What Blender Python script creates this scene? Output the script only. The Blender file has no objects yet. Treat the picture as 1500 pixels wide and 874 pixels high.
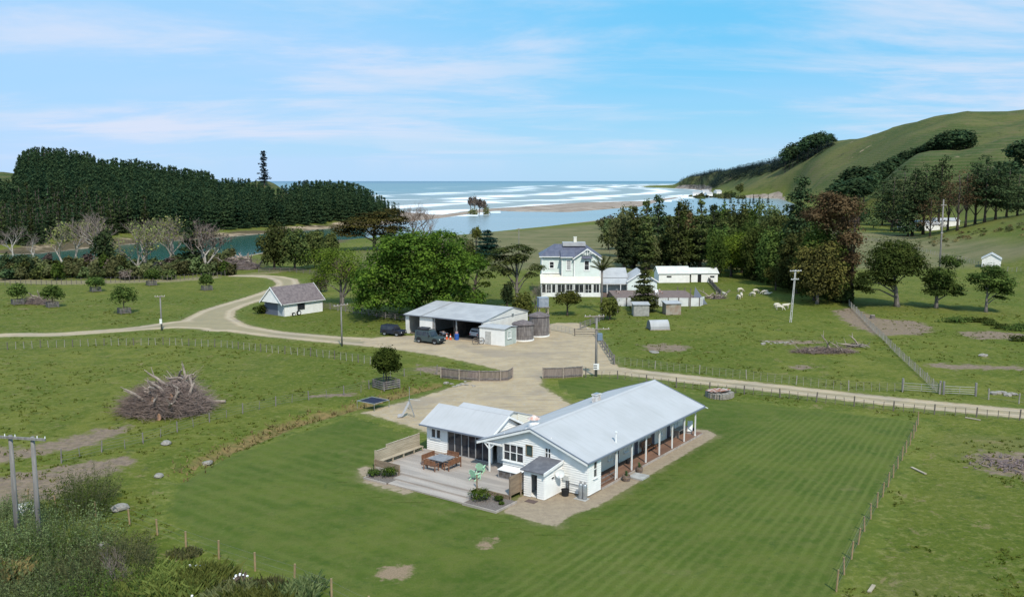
import bpy, bmesh, math, random
import numpy as np
from mathutils import Vector, Matrix
from bisect import bisect_right
R = math.radians
sc = bpy.context.scene
col = sc.collection
rnd = random.Random(7)

# ---------------------------------------------------------------- camera
F = 1330.0; H = 25.0; YH = 265.0; CX = 750.0; CY = 437.0
PIT = math.atan((CY - YH) / F); CP, SP = math.cos(PIT), math.sin(PIT)
cam = bpy.data.cameras.new('camera'); camo = bpy.data.objects.new('camera', cam); col.objects.link(camo)
camo.location = (0, 0, H); camo.rotation_euler = (R(90) - PIT, 0, 0)
cam.sensor_width = 36; cam.lens = 36 * F / 1500.0; cam.clip_start = 0.5; cam.clip_end = 200000
sc.camera = camo

def ray(x, y):
    a = (x - CX) / F; b = -(y - CY) / F
    return (a, CP + b * SP, -SP + b * CP)
def G(x, y, z=0.0):
    d = ray(x, y); t = (z - H) / d[2]
    return (d[0] * t, d[1] * t, z)
def XY(x, y, z=0.0):
    g = G(x, y, z); return (g[0], g[1])
def CXY(px, Y):            # ground x of image column px at forward distance Y
    return (px - CX) / F * Y * 1.008

# ---------------------------------------------------------------- object helpers
def tag(o, label=None, cat=None, group=None, kind=None):
    if label: o['label'] = label
    if cat: o['category'] = cat
    if group: o['group'] = group
    if kind: o['kind'] = kind
    return o
def empty(name, loc=(0, 0, 0), rz=0.0, label=None, cat=None, group=None, parent=None):
    o = bpy.data.objects.new(name, None); col.objects.link(o)
    o.location = loc; o.rotation_euler = (0, 0, rz); o.empty_display_size = 0.3
    if parent: o.parent = parent
    return tag(o, label, cat, group)
def copy_tree(o, parent=None):
    c = o.copy(); col.objects.link(c); c.parent = parent
    for ch in o.children: copy_tree(ch, c)
    return c
def place_copy(o, loc, rz=0, s=1.0, label=None, group=None):
    c = copy_tree(o); c.location = loc; c.rotation_euler = (0, 0, rz)
    c.scale = (s, s, s) if not isinstance(s, tuple) else s
    if label: c['label'] = label
    if group: c['group'] = group
    return c

class MB:
    def __init__(s): s.v = []; s.f = []; s.m = []
    def add(s, vs, fs, m=0):
        n = len(s.v); s.v.extend([tuple(p) for p in vs])
        for f in fs: s.f.append(tuple(i + n for i in f)); s.m.append(m)
        return s
    def box(s, x0, x1, y0, y1, z0, z1, m=0):
        if x0 > x1: x0, x1 = x1, x0
        if y0 > y1: y0, y1 = y1, y0
        return s.add([(x0,y0,z0),(x1,y0,z0),(x1,y1,z0),(x0,y1,z0),(x0,y0,z1),(x1,y0,z1),(x1,y1,z1),(x0,y1,z1)],
              [(0,3,2,1),(4,5,6,7),(0,1,5,4),(1,2,6,5),(2,3,7,6),(3,0,4,7)], m)
    def bar(s, p0, p1, w, h, m=0, up=(0, 0, 1)):
        p0 = Vector(p0); p1 = Vector(p1); d = (p1 - p0).normalized(); u = Vector(up)
        if abs(d.dot(u)) > .98: u = Vector((1, 0, 0))
        a = d.cross(u).normalized() * (w / 2); b = a.cross(d).normalized() * (h / 2)
        vs = [p + sa * a + sb * b for p in (p0, p1) for sa, sb in ((-1,-1),(1,-1),(1,1),(-1,1))]
        return s.add(vs, [(0,1,2,3),(7,6,5,4),(0,4,5,1),(1,5,6,2),(2,6,7,3),(3,7,4,0)], m)
    def tube(s, pts, rs, n=8, m=0, cap=True):
        pts = [Vector(p) for p in pts]
        if not hasattr(rs, '__len__'): rs = [rs] * len(pts)
        base = len(s.v); pa = None
        for i, p in enumerate(pts):
            d = (pts[min(i + 1, len(pts) - 1)] - pts[max(i - 1, 0)]).normalized()
            if pa is None:
                a = d.cross(Vector((0, 0, 1)))
                if a.length < .05: a = d.cross(Vector((1, 0, 0)))
            else: a = pa - d * pa.dot(d)
            a.normalize(); pa = a; b = d.cross(a)
            for k in range(n):
                t = 2 * math.pi * k / n
                s.v.append(tuple(p + (a * math.cos(t) + b * math.sin(t)) * rs[i]))
        for i in range(len(pts) - 1):
            for k in range(n):
                k2 = (k + 1) % n
                s.f.append((base + i*n + k, base + i*n + k2, base + (i+1)*n + k2, base + (i+1)*n + k)); s.m.append(m)
        if cap:
            s.f.append(tuple(base + k for k in range(n))[::-1]); s.m.append(m)
            s.f.append(tuple(base + (len(pts)-1)*n + k for k in range(n))); s.m.append(m)
        return s
    def lathe(s, c, prof, n=16, m=0):   # prof: [(r, z)...]
        return s.tube([(c[0], c[1], c[2] + z) for r, z in prof], [max(r, .001) for r, z in prof], n, m) if all(prof[i][1] < prof[i+1][1] for i in range(len(prof)-1)) else s._lathe(c, prof, n, m)
    def _lathe(s, c, prof, n, m):
        base = len(s.v)
        for r, z in prof:
            for k in range(n):
                t = 2 * math.pi * k / n; s.v.append((c[0] + r*math.cos(t), c[1] + r*math.sin(t), c[2] + z))
        for i in range(len(prof) - 1):
            for k in range(n):
                k2 = (k + 1) % n
                s.f.append((base+i*n+k, base+i*n+k2, base+(i+1)*n+k2, base+(i+1)*n+k)); s.m.append(m)
        return s
    def prism(s, poly, z0, z1, m=0, axis='z'):   # extrude a 2d polygon; axis x: poly=(y,z); axis y: poly=(x,z)
        n = len(poly)
        def P(p, t):
            return (p[0], p[1], t) if axis == 'z' else ((t, p[0], p[1]) if axis == 'x' else (p[0], t, p[1]))
        vs = [P(p, z0) for p in poly] + [P(p, z1) for p in poly]
        fs = [tuple(range(n))[::-1], tuple(range(n, 2*n))] + [(i, (i+1) % n, n + (i+1) % n, n + i) for i in range(n)]
        return s.add(vs, fs, m)
    def build(s, name, mats, parent=None, smooth=False, loc=None, rz=None):
        me = bpy.data.meshes.new(name); me.from_pydata(s.v, [], s.f)
        if not isinstance(mats, (list, tuple)): mats = [mats]
        for m in mats: me.materials.append(m)
        if any(s.m): me.polygons.foreach_set('material_index', s.m)
        if smooth: me.polygons.foreach_set('use_smooth', [True] * len(s.f))
        bm = bmesh.new(); bm.from_mesh(me); bmesh.ops.recalc_face_normals(bm, faces=bm.faces); bm.to_mesh(me); bm.free()
        o = bpy.data.objects.new(name, me); col.objects.link(o)
        if parent: o.parent = parent
        if loc: o.location = loc
        if rz is not None: o.rotation_euler = (0, 0, rz)
        return o

# ---------------------------------------------------------------- materials
class NT:
    def __init__(s, name):
        s.m = bpy.data.materials.new(name); s.m.use_nodes = True; s.t = s.m.node_tree; s.t.nodes.clear()
        s.out = s.t.nodes.new('ShaderNodeOutputMaterial')
    def n(s, typ, **kw):
        nd = s.t.nodes.new(typ)
        for k, v in kw.items():
            if k.startswith('_'): setattr(nd, k[1:], v)
        return nd
    def l(s, a, b): s.t.links.new(a, b)
def _set(T, nd, key, val):
    i = nd.inputs[key]
    if isinstance(val, bpy.types.NodeSocket): T.l(val, i)
    elif isinstance(val, (tuple, list)) and i.type == 'RGBA': i.default_value = (*val[:3], 1)
    else: i.default_value = val
def noise(T, vec, scale, detail=4, rough=.55, dist=0.0):
    nd = T.n('ShaderNodeTexNoise'); T.l(vec, nd.inputs['Vector'])
    nd.inputs['Scale'].default_value = scale; nd.inputs['Detail'].default_value = detail
    nd.inputs['Roughness'].default_value = rough; nd.inputs['Distortion'].default_value = dist
    return nd.outputs['Fac']
def ramp(T, fac, lo, hi, o0=0.0, o1=1.0):
    nd = T.n('ShaderNodeMapRange', _interpolation_type='SMOOTHSTEP'); T.l(fac, nd.inputs[0])
    for k, v in zip((1, 2, 3, 4), (lo, hi, o0, o1)): nd.inputs[k].default_value = v
    return nd.outputs[0]
def mix(T, fac, a, b, mode='MIX'):
    nd = T.n('ShaderNodeMix', _data_type='RGBA', _blend_type=mode)
    for i, v in ((0, fac), (6, a), (7, b)):
        if isinstance(v, bpy.types.NodeSocket): T.l(v, nd.inputs[i])
        elif i == 0: nd.inputs[0].default_value = v
        else: nd.inputs[i].default_value = (*v[:3], 1)
    return nd.outputs[2]
def mth(T, op, a, b=0.0, c=0.0):
    nd = T.n('ShaderNodeMath', _operation=op)
    for i, v in enumerate((a, b, c)):
        if isinstance(v, bpy.types.NodeSocket): T.l(v, nd.inputs[i])
        else: nd.inputs[i].default_value = v
    return nd.outputs[0]
def attr(T, name, typ='GEOMETRY'):
    nd = T.n('ShaderNodeAttribute', _attribute_name=name, _attribute_type=typ); return nd.outputs['Fac']
def coords(T, scale=(1, 1, 1), kind='Object', rot=(0, 0, 0)):
    tc = T.n('ShaderNodeTexCoord'); mp = T.n('ShaderNodeMapping'); T.l(tc.outputs[kind], mp.inputs[0])
    mp.inputs['Scale'].default_value = scale; mp.inputs['Rotation'].default_value = rot
    return mp.outputs[0]
def finish(T, color, rough=.9, bump=None, bstr=.3, bdist=.05, metal=0.0, spec=.3, extra=None):
    b = T.n('ShaderNodeBsdfPrincipled'); _set(T, b, 'Base Color', color); _set(T, b, 'Roughness', rough)
    b.inputs['Metallic'].default_value = metal; b.inputs['Specular IOR Level'].default_value = spec
    if bump is not None:
        bp = T.n('ShaderNodeBump'); T.l(bump, bp.inputs['Height']); bp.inputs['Strength'].default_value = bstr
        bp.inputs['Distance'].default_value = bdist; T.l(bp.outputs[0], b.inputs['Normal'])
    if extra: extra(b)
    T.l(b.outputs[0], T.out.inputs[0]); return T.m
def mk(name, c1, c2=None, scale=3.0, rough=.7, bstr=.0, metal=0.0, spec=.3, stretch=(1, 1, 1), lo=.35, hi=.65, wave=None):
    T = NT(name); v = coords(T, stretch); c = c1; b = None; z0 = coords(T)
    nz = noise(T, v, scale, 5)
    if c2: c = mix(T, ramp(T, nz, lo, hi), c1, c2)
    if bstr: b = nz
    if wave:      # (axis, wavelength) corrugation
        ax, wl = wave
        w = T.n('ShaderNodeTexWave', _wave_type='BANDS', _bands_direction=ax, _wave_profile='SIN')
        vv = coords(T); T.l(vv, w.inputs['Vector']); w.inputs['Scale'].default_value = 0.314159 / wl
        b = w.outputs['Fac']
        if 'roof' in name:
            w2 = T.n('ShaderNodeTexWave', _wave_type='BANDS', _bands_direction=ax, _wave_profile='SAW'); T.l(z0, w2.inputs['Vector']); w2.inputs['Scale'].default_value = 0.314159/.78
            c = mix(T, ramp(T, w2.outputs['Fac'], .0, .10, .16, 0), c, (.2,.2,.22)); st = noise(T, coords(T, (.5, 4, .5) if ax == 'Y' else (4, .5, .5)), .8, 4)
            c = mix(T, ramp(T, st, .5, .75, 0, .22), c, (.30,.29,.28))
    return finish(T, c, rough, b, bstr or .3, .02 if wave else .05, metal, spec)

M = {}
M['white'] = mk('white_paint', (.84,.83,.80), (.77,.76,.73), 1.2, .55)
M['trim'] = mk('white_trim', (.83,.83,.82), (.75,.75,.74), 2, .45)
M['cream'] = mk('cream_wall', (.74,.71,.62), (.68,.65,.56), .9, .7)
M['glass'] = mk('window_glass', (.018,.02,.026), (.04,.042,.05), 1.5, .08, spec=.6)
M['curtain'] = mk('net_curtain', (.42,.42,.42), (.30,.30,.31), 4, .6)
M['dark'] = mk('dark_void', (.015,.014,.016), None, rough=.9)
M['roof'] = mk('pale_grey_roof', (.455,.455,.465), (.42,.42,.425), .35, .65, .35, spec=.2, wave=('X', .09))
M['roof_y'] = mk('pale_grey_roof_across', (.455,.455,.465), (.42,.42,.425), .35, .65, .35, spec=.2, wave=('Y', .09))
M['gutter'] = mk('grey_gutter', (.17,.19,.235), None, rough=.4)
M['shedroof'] = mk('galvanised_roof', (.43,.43,.435), (.36,.36,.37), .5, .6, .4, spec=.25, wave=('X', .12))
M['slate'] = mk('dark_slate_roof', (.115,.12,.165), (.085,.09,.13), 1.1, .5, .35, wave=('X', .15))
M['felt'] = mk('grey_flat_roof', (.15,.15,.165), (.11,.11,.125), 2, .8)
M['shingle'] = mk('brown_shingle_roof', (.20,.165,.165), (.135,.11,.115), 2.2, .9, .4)
M['deck'] = mk('weathered_decking', (.42,.365,.32), (.31,.27,.24), 1.4, .8, stretch=(1, .12, 1))
M['deckdark'] = mk('verandah_boards', (.22,.125,.085), (.15,.085,.06), 1.5, .7, stretch=(.15, 1, 1))
M['timber'] = mk('pale_fence_timber', (.44,.375,.28), (.33,.275,.20), 2.5, .85, stretch=(.3, .3, 2))
M['timber2'] = mk('brown_screen_timber', (.30,.225,.155), (.21,.155,.11), 2.5, .85, stretch=(.3, .3, 2))
M['teak'] = mk('teak_furniture', (.24,.115,.062), (.165,.078,.045), 3, .6)
M['greytop'] = mk('slate_table_top', (.20,.20,.215), (.29,.29,.30), 3, .4)
M['mint'] = mk('mint_plastic', (.40,.68,.46), None, rough=.5)
M['oldwood'] = mk('grey_old_wood', (.235,.21,.20), (.135,.12,.12), 3, .95, .3, stretch=(1, 1, .25))
M['palewood'] = mk('pale_dead_wood', (.36,.30,.25), (.23,.19,.165), 3, .95)
M['pole'] = mk('grey_pole_timber', (.25,.235,.225), (.16,.15,.145), 2, .9, stretch=(3, 3, .3))
M['concrete'] = mk('concrete', (.42,.41,.39), (.32,.31,.295), 1.5, .85)
M['conc_pole'] = mk('pale_concrete_pole', (.47,.47,.46), (.37,.37,.365), 1.5, .8)
M['tan_post'] = mk('new_treated_post', (.33,.235,.13), (.25,.18,.10), 3, .85)
M['metal'] = mk('galvanised_steel', (.42,.44,.46), (.32,.34,.36), 2, .35, metal=.5)
M['greymetal'] = mk('grey_frame_metal', (.33,.32,.32), None, rough=.4)
M['black'] = mk('black_rubber', (.018,.018,.02), None, rough=.7)
M['wire'] = mk('fence_wire', (.13,.13,.13), None, rough=.5)
M['batten'] = mk('silver_fence_batten', (.34,.315,.27), (.24,.22,.19), 4, .9)
M['mpost'] = mk('dark_fence_post', (.17,.145,.125), (.11,.095,.085), 4, .95)
M['rock'] = mk('pale_rock', (.31,.285,.25), (.20,.18,.155), 3.5, .9, .5)
M['palered'] = mk('corroded_iron', (.46,.40,.37), (.30,.11,.055), 1.6, .8, lo=.42, hi=.56)
# ---------------------------------------------------------------- terrain
WZ = -1.5
def vnoise(x, y, seed=0):
    xi = np.floor(x).astype(np.int64); yi = np.floor(y).astype(np.int64); fx = x - xi; fy = y - yi
    fx = fx*fx*(3-2*fx); fy = fy*fy*(3-2*fy)
    def h(a, b):
        n = (a * 374761393 + b * 668265263 + seed * 974711) & 0xffffffff
        n = ((n ^ (n >> 13)) * 1274126177) & 0xffffffff
        return ((n ^ (n >> 16)) & 0xffff) / 65535.0
    return (h(xi,yi)*(1-fx) + h(xi+1,yi)*fx)*(1-fy) + (h(xi,yi+1)*(1-fx) + h(xi+1,yi+1)*fx)*fy
def fbm(x, y, oct=4, seed=0):
    s = 0; a = .5
    for o in range(oct): s = s + a * (vnoise(x * 2**o, y * 2**o, seed + o) - .5); a *= .5
    return s
def sdf_poly(X, Y, poly):   # >0 inside
    X = np.asarray(X, float); Y = np.asarray(Y, float)
    d = np.full(X.shape, 1e18); ins = np.zeros(X.shape, bool); n = len(poly)
    for i in range(n):
        ax, ay = poly[i]; bx, by = poly[(i+1) % n]; ex, ey = bx-ax, by-ay
        wx, wy = X-ax, Y-ay; t = np.clip((wx*ex + wy*ey) / (ex*ex+ey*ey+1e-12), 0, 1)
        d = np.minimum(d, (wx-ex*t)**2 + (wy-ey*t)**2)
        c = (ay > Y) != (by > Y)
        with np.errstate(divide='ignore', invalid='ignore'):
            ins ^= c & (X < (bx-ax)*(Y-ay)/(by-ay+1e-12) + ax)
    return np.sqrt(d) * np.where(ins, 1, -1)
def dist_line(X, Y, pts, W=None):   # distance to polyline minus (interpolated) half width, negated: >0 inside
    best = np.full(np.shape(X), -1e9)
    for i in range(len(pts)-1):
        (ax, ay), (bx, by) = pts[i][:2], pts[i+1][:2]; ex, ey = bx-ax, by-ay
        t = np.clip(((X-ax)*ex + (Y-ay)*ey) / (ex*ex+ey*ey+1e-12), 0, 1)
        d = np.hypot(X-ax-ex*t, Y-ay-ey*t); w = (W[i]*(1-t) + W[i+1]*t) if W else 0
        best = np.maximum(best, w - d)
    return best
def P(pts, z=0.0): return [XY(x, y, z) for x, y in pts]

far_bank = [(940,303),(835,311),(748,310),(727,309),(637,321),(600,325),(560,330),(510,333),(420,340),(340,347),(260,353),(160,361),(60,372),(-60,376),(-300,380)]
near_bank = [(-300,392),(-60,386),(60,383),(200,381),(330,379),(400,366),(480,352),(560,347),(640,346),(700,341),(800,331),(900,319),(1000,317),(1100,317),(1150,316),(1162,300),(1140,291),(1060,289),(1035,287.5),(1008,287),(990,291),(965,296)]
RIVER = P(near_bank + far_bank, WZ)
SEA = P([(620,312),(640,315),(700,306.5),(748,303.5),(835,297.5),(938,295),(980,289.5),(1003,287),(1030,283.5),(1034,280),(1010,277),(975,275.6),(945,274.4),(935,273),(950,271.9),(985,271.4),(1010,270.4)], WZ)
SEA = [(-250, 860)] + SEA + [(2600, 9000), (30000, 12000), (30000, 90000), (-60000, 90000), (-60000, 1400), (-1200, 1000)]

LY = [0, 350,400,450,500,550,600,650,720,850,1000]
LT = {-600:(0,1,3,8,16,28,36,40,38,20,0), 0:(0,1,2,5,10,17,25,31,30,8,0), 90:(0,.5,5,12,20,26,27,24,15,4,0), 200:(0,0,2,6,12,17,19,18,12,3,0),
      300:(0,0,0,1,4,9,12,12,8,2,0), 393:(0,0,0,0,1,5,13,22,20,5,0), 450:(0,0,0,0,1,4,8,9,7,2,0), 530:(0,0,0,0,0,3,7,8,5,1,0), 575:(0,0,0,0,0,1,3,3,1,0,0), 620:(0,)*11}
RY = [0,200,250,300,350,400,450,520,600,700,780,880,1000,1150,1300,1500,1800,2200,2700,3200,3900]
RT = {900:(0,)*21, 965:(0,)*19+(4,0), 985:(0,)*19+(16,2), 1003:(0,)*18+(14,36,4), 1022:(0,)*17+(4,36,40,6), 1042:(0,)*16+(4,26,50,34,6), 1065:(0,)*16+(14,44,50,30,0), 1100:(0,)*14+(0,18,45,48,40,20,0), 1150:(0,)*13+(2,20,50,66,50,30,10,0),
 1205:(0,)*12+(5,25,60,88,88,60,25,5,0), 1272:(0,0,0,0,0,0,0,0,1,12,18,15,28,60,86,90,85,60,25,0),
 1330:(0,0,0,0,0,0,0,1,5,35,46,38,55,88,103,100,90,60,25,0), 1390:(0,0,0,0,2,4,2,3,8,40,52,45,70,107,108,104,90,60,25,0),
 1450:(0,0,0,3,6.5,9,6,8,28,50,61,58,80,106,108,104,90,60,25,0), 1500:(0,0,2,6,10.5,12.5,9,12,30,50,62,66,88,112,114,108,90,60,25,0),
 1700:(0,2,8,16,22,26,26,30,45,60,75,85,110,122,124,116,100,60,25,0), 2300:(0,4,12,22,30,36,40,50,65,80,95,105,130,142,144,136,110,60,25,0)}
RT = {c: (t if len(t) == 21 else tuple(t[:-1])+(t[-2]*.3, 0)) for c, t in RT.items()}
def cr(t, p0, p1, p2, p3):
    return .5*((2*p1) + (-p0+p2)*t + (2*p0-5*p1+4*p2-p3)*t*t + (-p0+3*p1-3*p2+p3)*t**3)
def table(px, Y, YS, TB):
    cols = sorted(TB); A = np.array([TB[c] for c in cols], float); YS = np.array(YS, float); cols = np.array(cols, float)
    px = np.clip(px, cols[0], cols[-1]-1e-3); Yc = np.clip(Y, YS[0], YS[-1]-1e-3)
    i = np.searchsorted(YS, Yc, 'right')-1; t = (Yc-YS[i])/(YS[i+1]-YS[i])
    j = np.searchsorted(cols, px, 'right')-1; u = (px-cols[j])/(cols[j+1]-cols[j])
    nY, nC = len(YS), len(cols)
    def colv(jj):
        jj = np.clip(jj, 0, nC-1)
        g = lambda k: A[jj, np.clip(k, 0, nY-1)]
        return cr(t, g(i-1), g(i), g(i+1), g(i+2))
    return np.maximum(0, cr(u, colv(j-1), colv(j), colv(j+1), colv(j+2)))
DITCH = P([(262,700),(285,683),(330,660),(420,622),(500,600),(580,578),(640,563)])
HILLMASK = None
def height(X, Y):
    X = np.asarray(X, float); Y = np.asarray(Y, float)
    px = CX + X / np.maximum(Y, 5) / 1.008 * F
    riv = sdf_poly(X, Y, RIVER); sea = sdf_poly(X, Y, SEA); w = np.maximum(riv, sea)
    z = np.maximum(table(px, Y, LY, LT), table(px, Y, RY, RT))
    amp = np.clip(z/30, 0, 1)
    z = z + amp * (fbm(X/110, Y/110, 4, 3) * 20 + fbm(X/25+9, Y/25, 3, 5) * 4 - np.abs(fbm(X/70+4, Y/70, 3, 15)) * -8)
    land = np.clip(-w/22, 0, 1); land = land*land*(3-2*land)
    spit = np.clip((Y-560)/200, 0, 1) * (px < 1010)
    z = z * np.clip(-w/40, 0, 1)
    lift = fbm(X/14, Y/14, 3, 8) * .35 * np.clip((Y-40)/60, 0, 1)
    lift = lift * np.clip((np.abs(dist_line(X, Y, [G(500,500)[:2], G(900,540)[:2]]))-14)/25, 0, 1)
    z = z + lift
    z = z*land + WZ*(1-land) - np.clip(w/12+.12, 0, 1)*3.0 - (1-land)*.0
    z = z - spit * .3 * land
    d = dist_line(X, Y, DITCH)
    z = z - .55 * np.exp(-(d/0.9)**2)
    hx, hy = G(800, 660)[:2]
    flat = np.clip((np.hypot(X-hx, Y-hy)-34)/20, 0, 1)
    for c in ((300,600,490,16), (425,445,0,16), (870,430,0,30), (1000,400,0,20)):
        pass
    zz = z - WZ*0
    z = np.where((Y < 300) & (w < -25), z*flat + (1-flat)*np.minimum(z, 0)*(d > -2.5), z)
    return z
def geo_axis(lo, hi, step, far_lo, far_hi, g):
    c = list(np.arange(lo, hi, step)); s = step
    while c[-1] < far_hi: s *= g; c.append(c[-1]+s)
    s = step; L = []; x = lo
    while x > far_lo: s *= g; x -= s; L.append(x)
    return np.array(L[::-1] + c)
XA = geo_axis(-120, 105, .85, -4200, 4800, 1.038)
ys = [-60.]
s = 6.
while ys[-1] < 24: ys.append(ys[-1]+s)
y = 26.
while y < 7000:
    ys.append(y); y += max(.6, (y-60)*.0105) if y < 1500 else y*.02
YA = np.array(ys)
GX, GY = np.meshgrid(XA, YA); GZ = height(GX, GY)
NX, NY = len(XA), len(YA)
XL, YL = list(XA), list(YA)
def hz(x, y):
    i = min(max(bisect_right(XL, x)-1, 0), NX-2); j = min(max(bisect_right(YL, y)-1, 0), NY-2)
    u = (x-XL[i])/(XL[i+1]-XL[i]); v = (y-YL[j])/(YL[j+1]-YL[j])
    return float((GZ[j,i]*(1-u)+GZ[j,i+1]*u)*(1-v) + (GZ[j+1,i]*(1-u)+GZ[j+1,i+1]*u)*v)
def GT(px, py, y0=30.0, ymax=4000.0):   # where the sight line of a photo pixel meets the terrain
    d = ray(px, py); y = y0; k = 1.012; prev = y
    while y < ymax:
        t = y/d[1]; z = H + d[2]*t
        if z <= hz(d[0]*t, y):
            a, b = prev, y
            for _ in range(16):
                m = (a+b)/2; t = m/d[1]
                if H + d[2]*t <= hz(d[0]*t, m): b = m
                else: a = m
            t = b/d[1]; return (d[0]*t, b, hz(d[0]*t, b))
        prev = y; y *= k
    t = ymax/d[1]; return (d[0]*t, ymax, hz(d[0]*t, ymax))
def on(px, Y):
    x = CXY(px, Y); return (x, Y, hz(x, Y))

# --- zones (signed distances, >0 inside)
def U(poly): return sdf_poly(GX, GY, poly)
a_ = math.atan(957/(F/CP)); HU = (math.sin(a_), math.cos(a_)); HV = (-HU[1], HU[0]); HB = G(861, 728)[:2]
def HL(u, v): return (HB[0]+u*HU[0]+v*HV[0], HB[1]+u*HU[1]+v*HV[1])
def houseUV(X, Y): return ((X-HB[0])*HU[0]+(Y-HB[1])*HU[1], (X-HB[0])*HV[0]+(Y-HB[1])*HV[1])
ROAD_R = P([(880,541),(905,543),(1000,554),(1150,570),(1300,587),(1500,606),(1800,630)])
ROAD_L = P([(590,500),(560,502),(480,496.5),(400,489),(345,481),(300,470)])
ROAD_L2 = P([(330,480),(305,468),(318,456),(345,446),(380,435),(410,424),(422,416),(418,410),(404,406),(380,404),(345,404)])
ROAD_L3 = P([(345,480),(270,475),(200,481),(100,488.5),(0,494.5),(-200,507)])
e_road = np.maximum.reduce([dist_line(GX, GY, ROAD_R, [2.6]+[2.2]*6), dist_line(GX, GY, ROAD_L, [4,3.6,2.7,2.5,3.0,3.5]),
    dist_line(GX, GY, ROAD_L2, [4,4.5,3.4,2.9,2.7,2.6,2.7,3,2.6,2.4,2]), dist_line(GX, GY, ROAD_L3, [3,4.2,2.1,1.9,1.9,1.9])])
YARD = P([(550,494),(590,492),(630,490),(700,492),(745,488),(790,480),(812,473),(845,472),(872,482),(885,505),(898,530),(910,540),(900,549),(858,548),(795,552),(792,563),(806,574),(835,590),(845,600),(800,640),(700,660),(640,640),(606,626),(532,604),(596,587),(648,572),(690,557),(751,553),(746,545),(705,535),(640,521),(575,511),(545,508)])
e_yard = U(YARD)
APRON = [HL(*p) for p in [(-7.0,-1.3),(-4,-1.0),(-1.5,-1.7),(22.6,-1.35),(24.0,0),(22.8,3),(1,3),(0,5),(-4.4,4.2),(-6.6,3.6)]]
e_apron = np.maximum(U(APRON), U([HL(*p) for p in [(-8.0,12),(-7.9,17),(-5.5,20.2),(-4.5,20),(-5,18),(-6.8,17.3),(-7,12)]]))
e_track = np.maximum(dist_line(GX, GY, P([(1376,486),(1500,490)]), [.5,2.]), -99)
LAWN = P([(540,603),(420,641),(330,670),(264,700),(246,750),(296,800),(410,845),(470,874),(600,985),(1170,985),(1225,866),(1345,618),(1200,601),(1060,586),(960,566),(903,552),(850,553),(790,558),(740,600),(610,628)])
e_lawn = U(LAWN)
hu, hv = houseUV(GX, GY)
ddx = np.maximum(np.maximum(-7.5-hu, hu-23), 0); ddy = np.maximum(np.maximum(-1.2-hv, hv-20), 0)
d_house = np.hypot(ddx, ddy)
OUT = P([(520,605),(420,641),(330,670),(264,700),(246,750),(296,800),(410,845),(470,874)]) + [(-12,24),(14,20)] + P([(1225,866),(1345,618)]) + P([(1200,601),(960,566)]) + [HL(60,12)] + [HL(40,30)]
d_out = np.maximum(U(OUT), 0)
t_ = d_house/(d_house+d_out+1e-3)
df_ = U(P([(1345,618),(1225,866)])+[(14,20),(-300,20),(-300,160)]); fl_a, fl_b = P([(1345,618),(1225,866)]); fx, fy = fl_b[0]-fl_a[0], fl_b[1]-fl_a[1]; dfen = np.abs((GX-fl_a[0])*fy-(GY-fl_a[1])*fx)/math.hypot(fx, fy)
sa_ = np.maximum(-hv-1, 0); st1 = sa_/(sa_+dfen+.01)*24; st2 = hu/1.7
stripe = np.where(hv < -1.0, st1, st2)
DIRT = [P(p) for p in [
 [(0,700),(60,690),(120,676),(190,668),(200,676),(180,690),(130,700),(120,716),(60,735),(-60,760),(-60,710)],
 [(-40,660),(60,655),(110,636),(180,622),(195,628),(150,645),(120,655),(40,670),(-40,690)],
 [(1220,455),(1245,450),(1290,466),(1345,470),(1372,482),(1350,490),(1290,492),(1262,482),(1235,470)],
 [(1400,487),(1450,484),(1500,489),(1560,492),(1500,497),(1430,497)],
 [(1350,534),(1380,531),(1420,534),(1560,537),(1500,540),(1400,541)],
 [(1418,672),(1440,663),(1560,660),(1560,700),(1500,704),(1450,690)],
 [(552,838),(560,830),(600,827),(606,838),(590,850),(556,848)], [(700,797),(716,788),(732,786),(716,804),(704,804)],
 [(1150,538),(1175,534),(1200,537),(1170,541)], [(440,583),(480,578),(520,575),(500,580)], [(640,548),(600,540),(612,535),(660,540),(690,548)],
 [(940,505),(980,503),(1015,508),(1000,514),(955,515)], [(1120,500),(1160,498),(1210,500),(1170,506)]]]
e_dirt = np.maximum.reduce([U(p) for p in DIRT])
e_pile = dist_line(GX, GY, P([(-30,414),(120,414),(250,411),(340,404),(410,398)]), [5,5,3.5,3,2])
e_ditch = dist_line(GX, GY, DITCH, [.7,1.5,1.6,1.5,1.4,1.5,1.2])
riv = U(RIVER); sea = U(SEA); shore = -np.maximum(riv, sea)
pxg = CX + GX/np.maximum(GY, 5)/1.008*F
spitm = (GY > 560) & (pxg > 560) & (pxg < 1015) & (GY < 1600) & (shore < 130) & ((sea > -170))
e_sand = np.where(spitm, 20.0, np.where((pxg > 985) & (pxg < 1140) & (GY > 900), 16-shore, 2.5-shore))
e_sand = np.where((pxg > 600) & (pxg < 760) & (GY > 560) & (shore > 0), np.minimum(e_sand, (np.abs(shore)-40)*-.3), e_sand)
hillz = np.clip((GZ-4)/12, 0, 1)
e_bluff = np.where((GY > 330) & (pxg < 600) & (riv > -45) & (shore > 0), 16-shore, -60.0)
# right paddock drier / lawn outside etc
dry = np.clip(.42+fbm(GX/18, GY/18, 5, 21)*.9, 0, .95)
dry = np.where((pxg < 400) & (GY < 115) & (pxg > 0), dry*.8+.1, dry)
d_rp = U(P([(1345,622),(1560,640),(1560,1000),(1190,1000),(1225,866)]))
dry = np.clip(dry + np.clip(d_rp/3, 0, 1)*.35, 0, 1)
d_mp = U(P([(900,500),(1240,445),(1375,575),(905,532)])); dry = dry - np.clip(d_mp/4, 0, 1)*.15
d_marsh = U([(-60,250),(80,250),(170,260),(190,420),(120,640),(0,470),(-60,420)])
marsh = np.clip(d_marsh/15, 0, 1)

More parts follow.
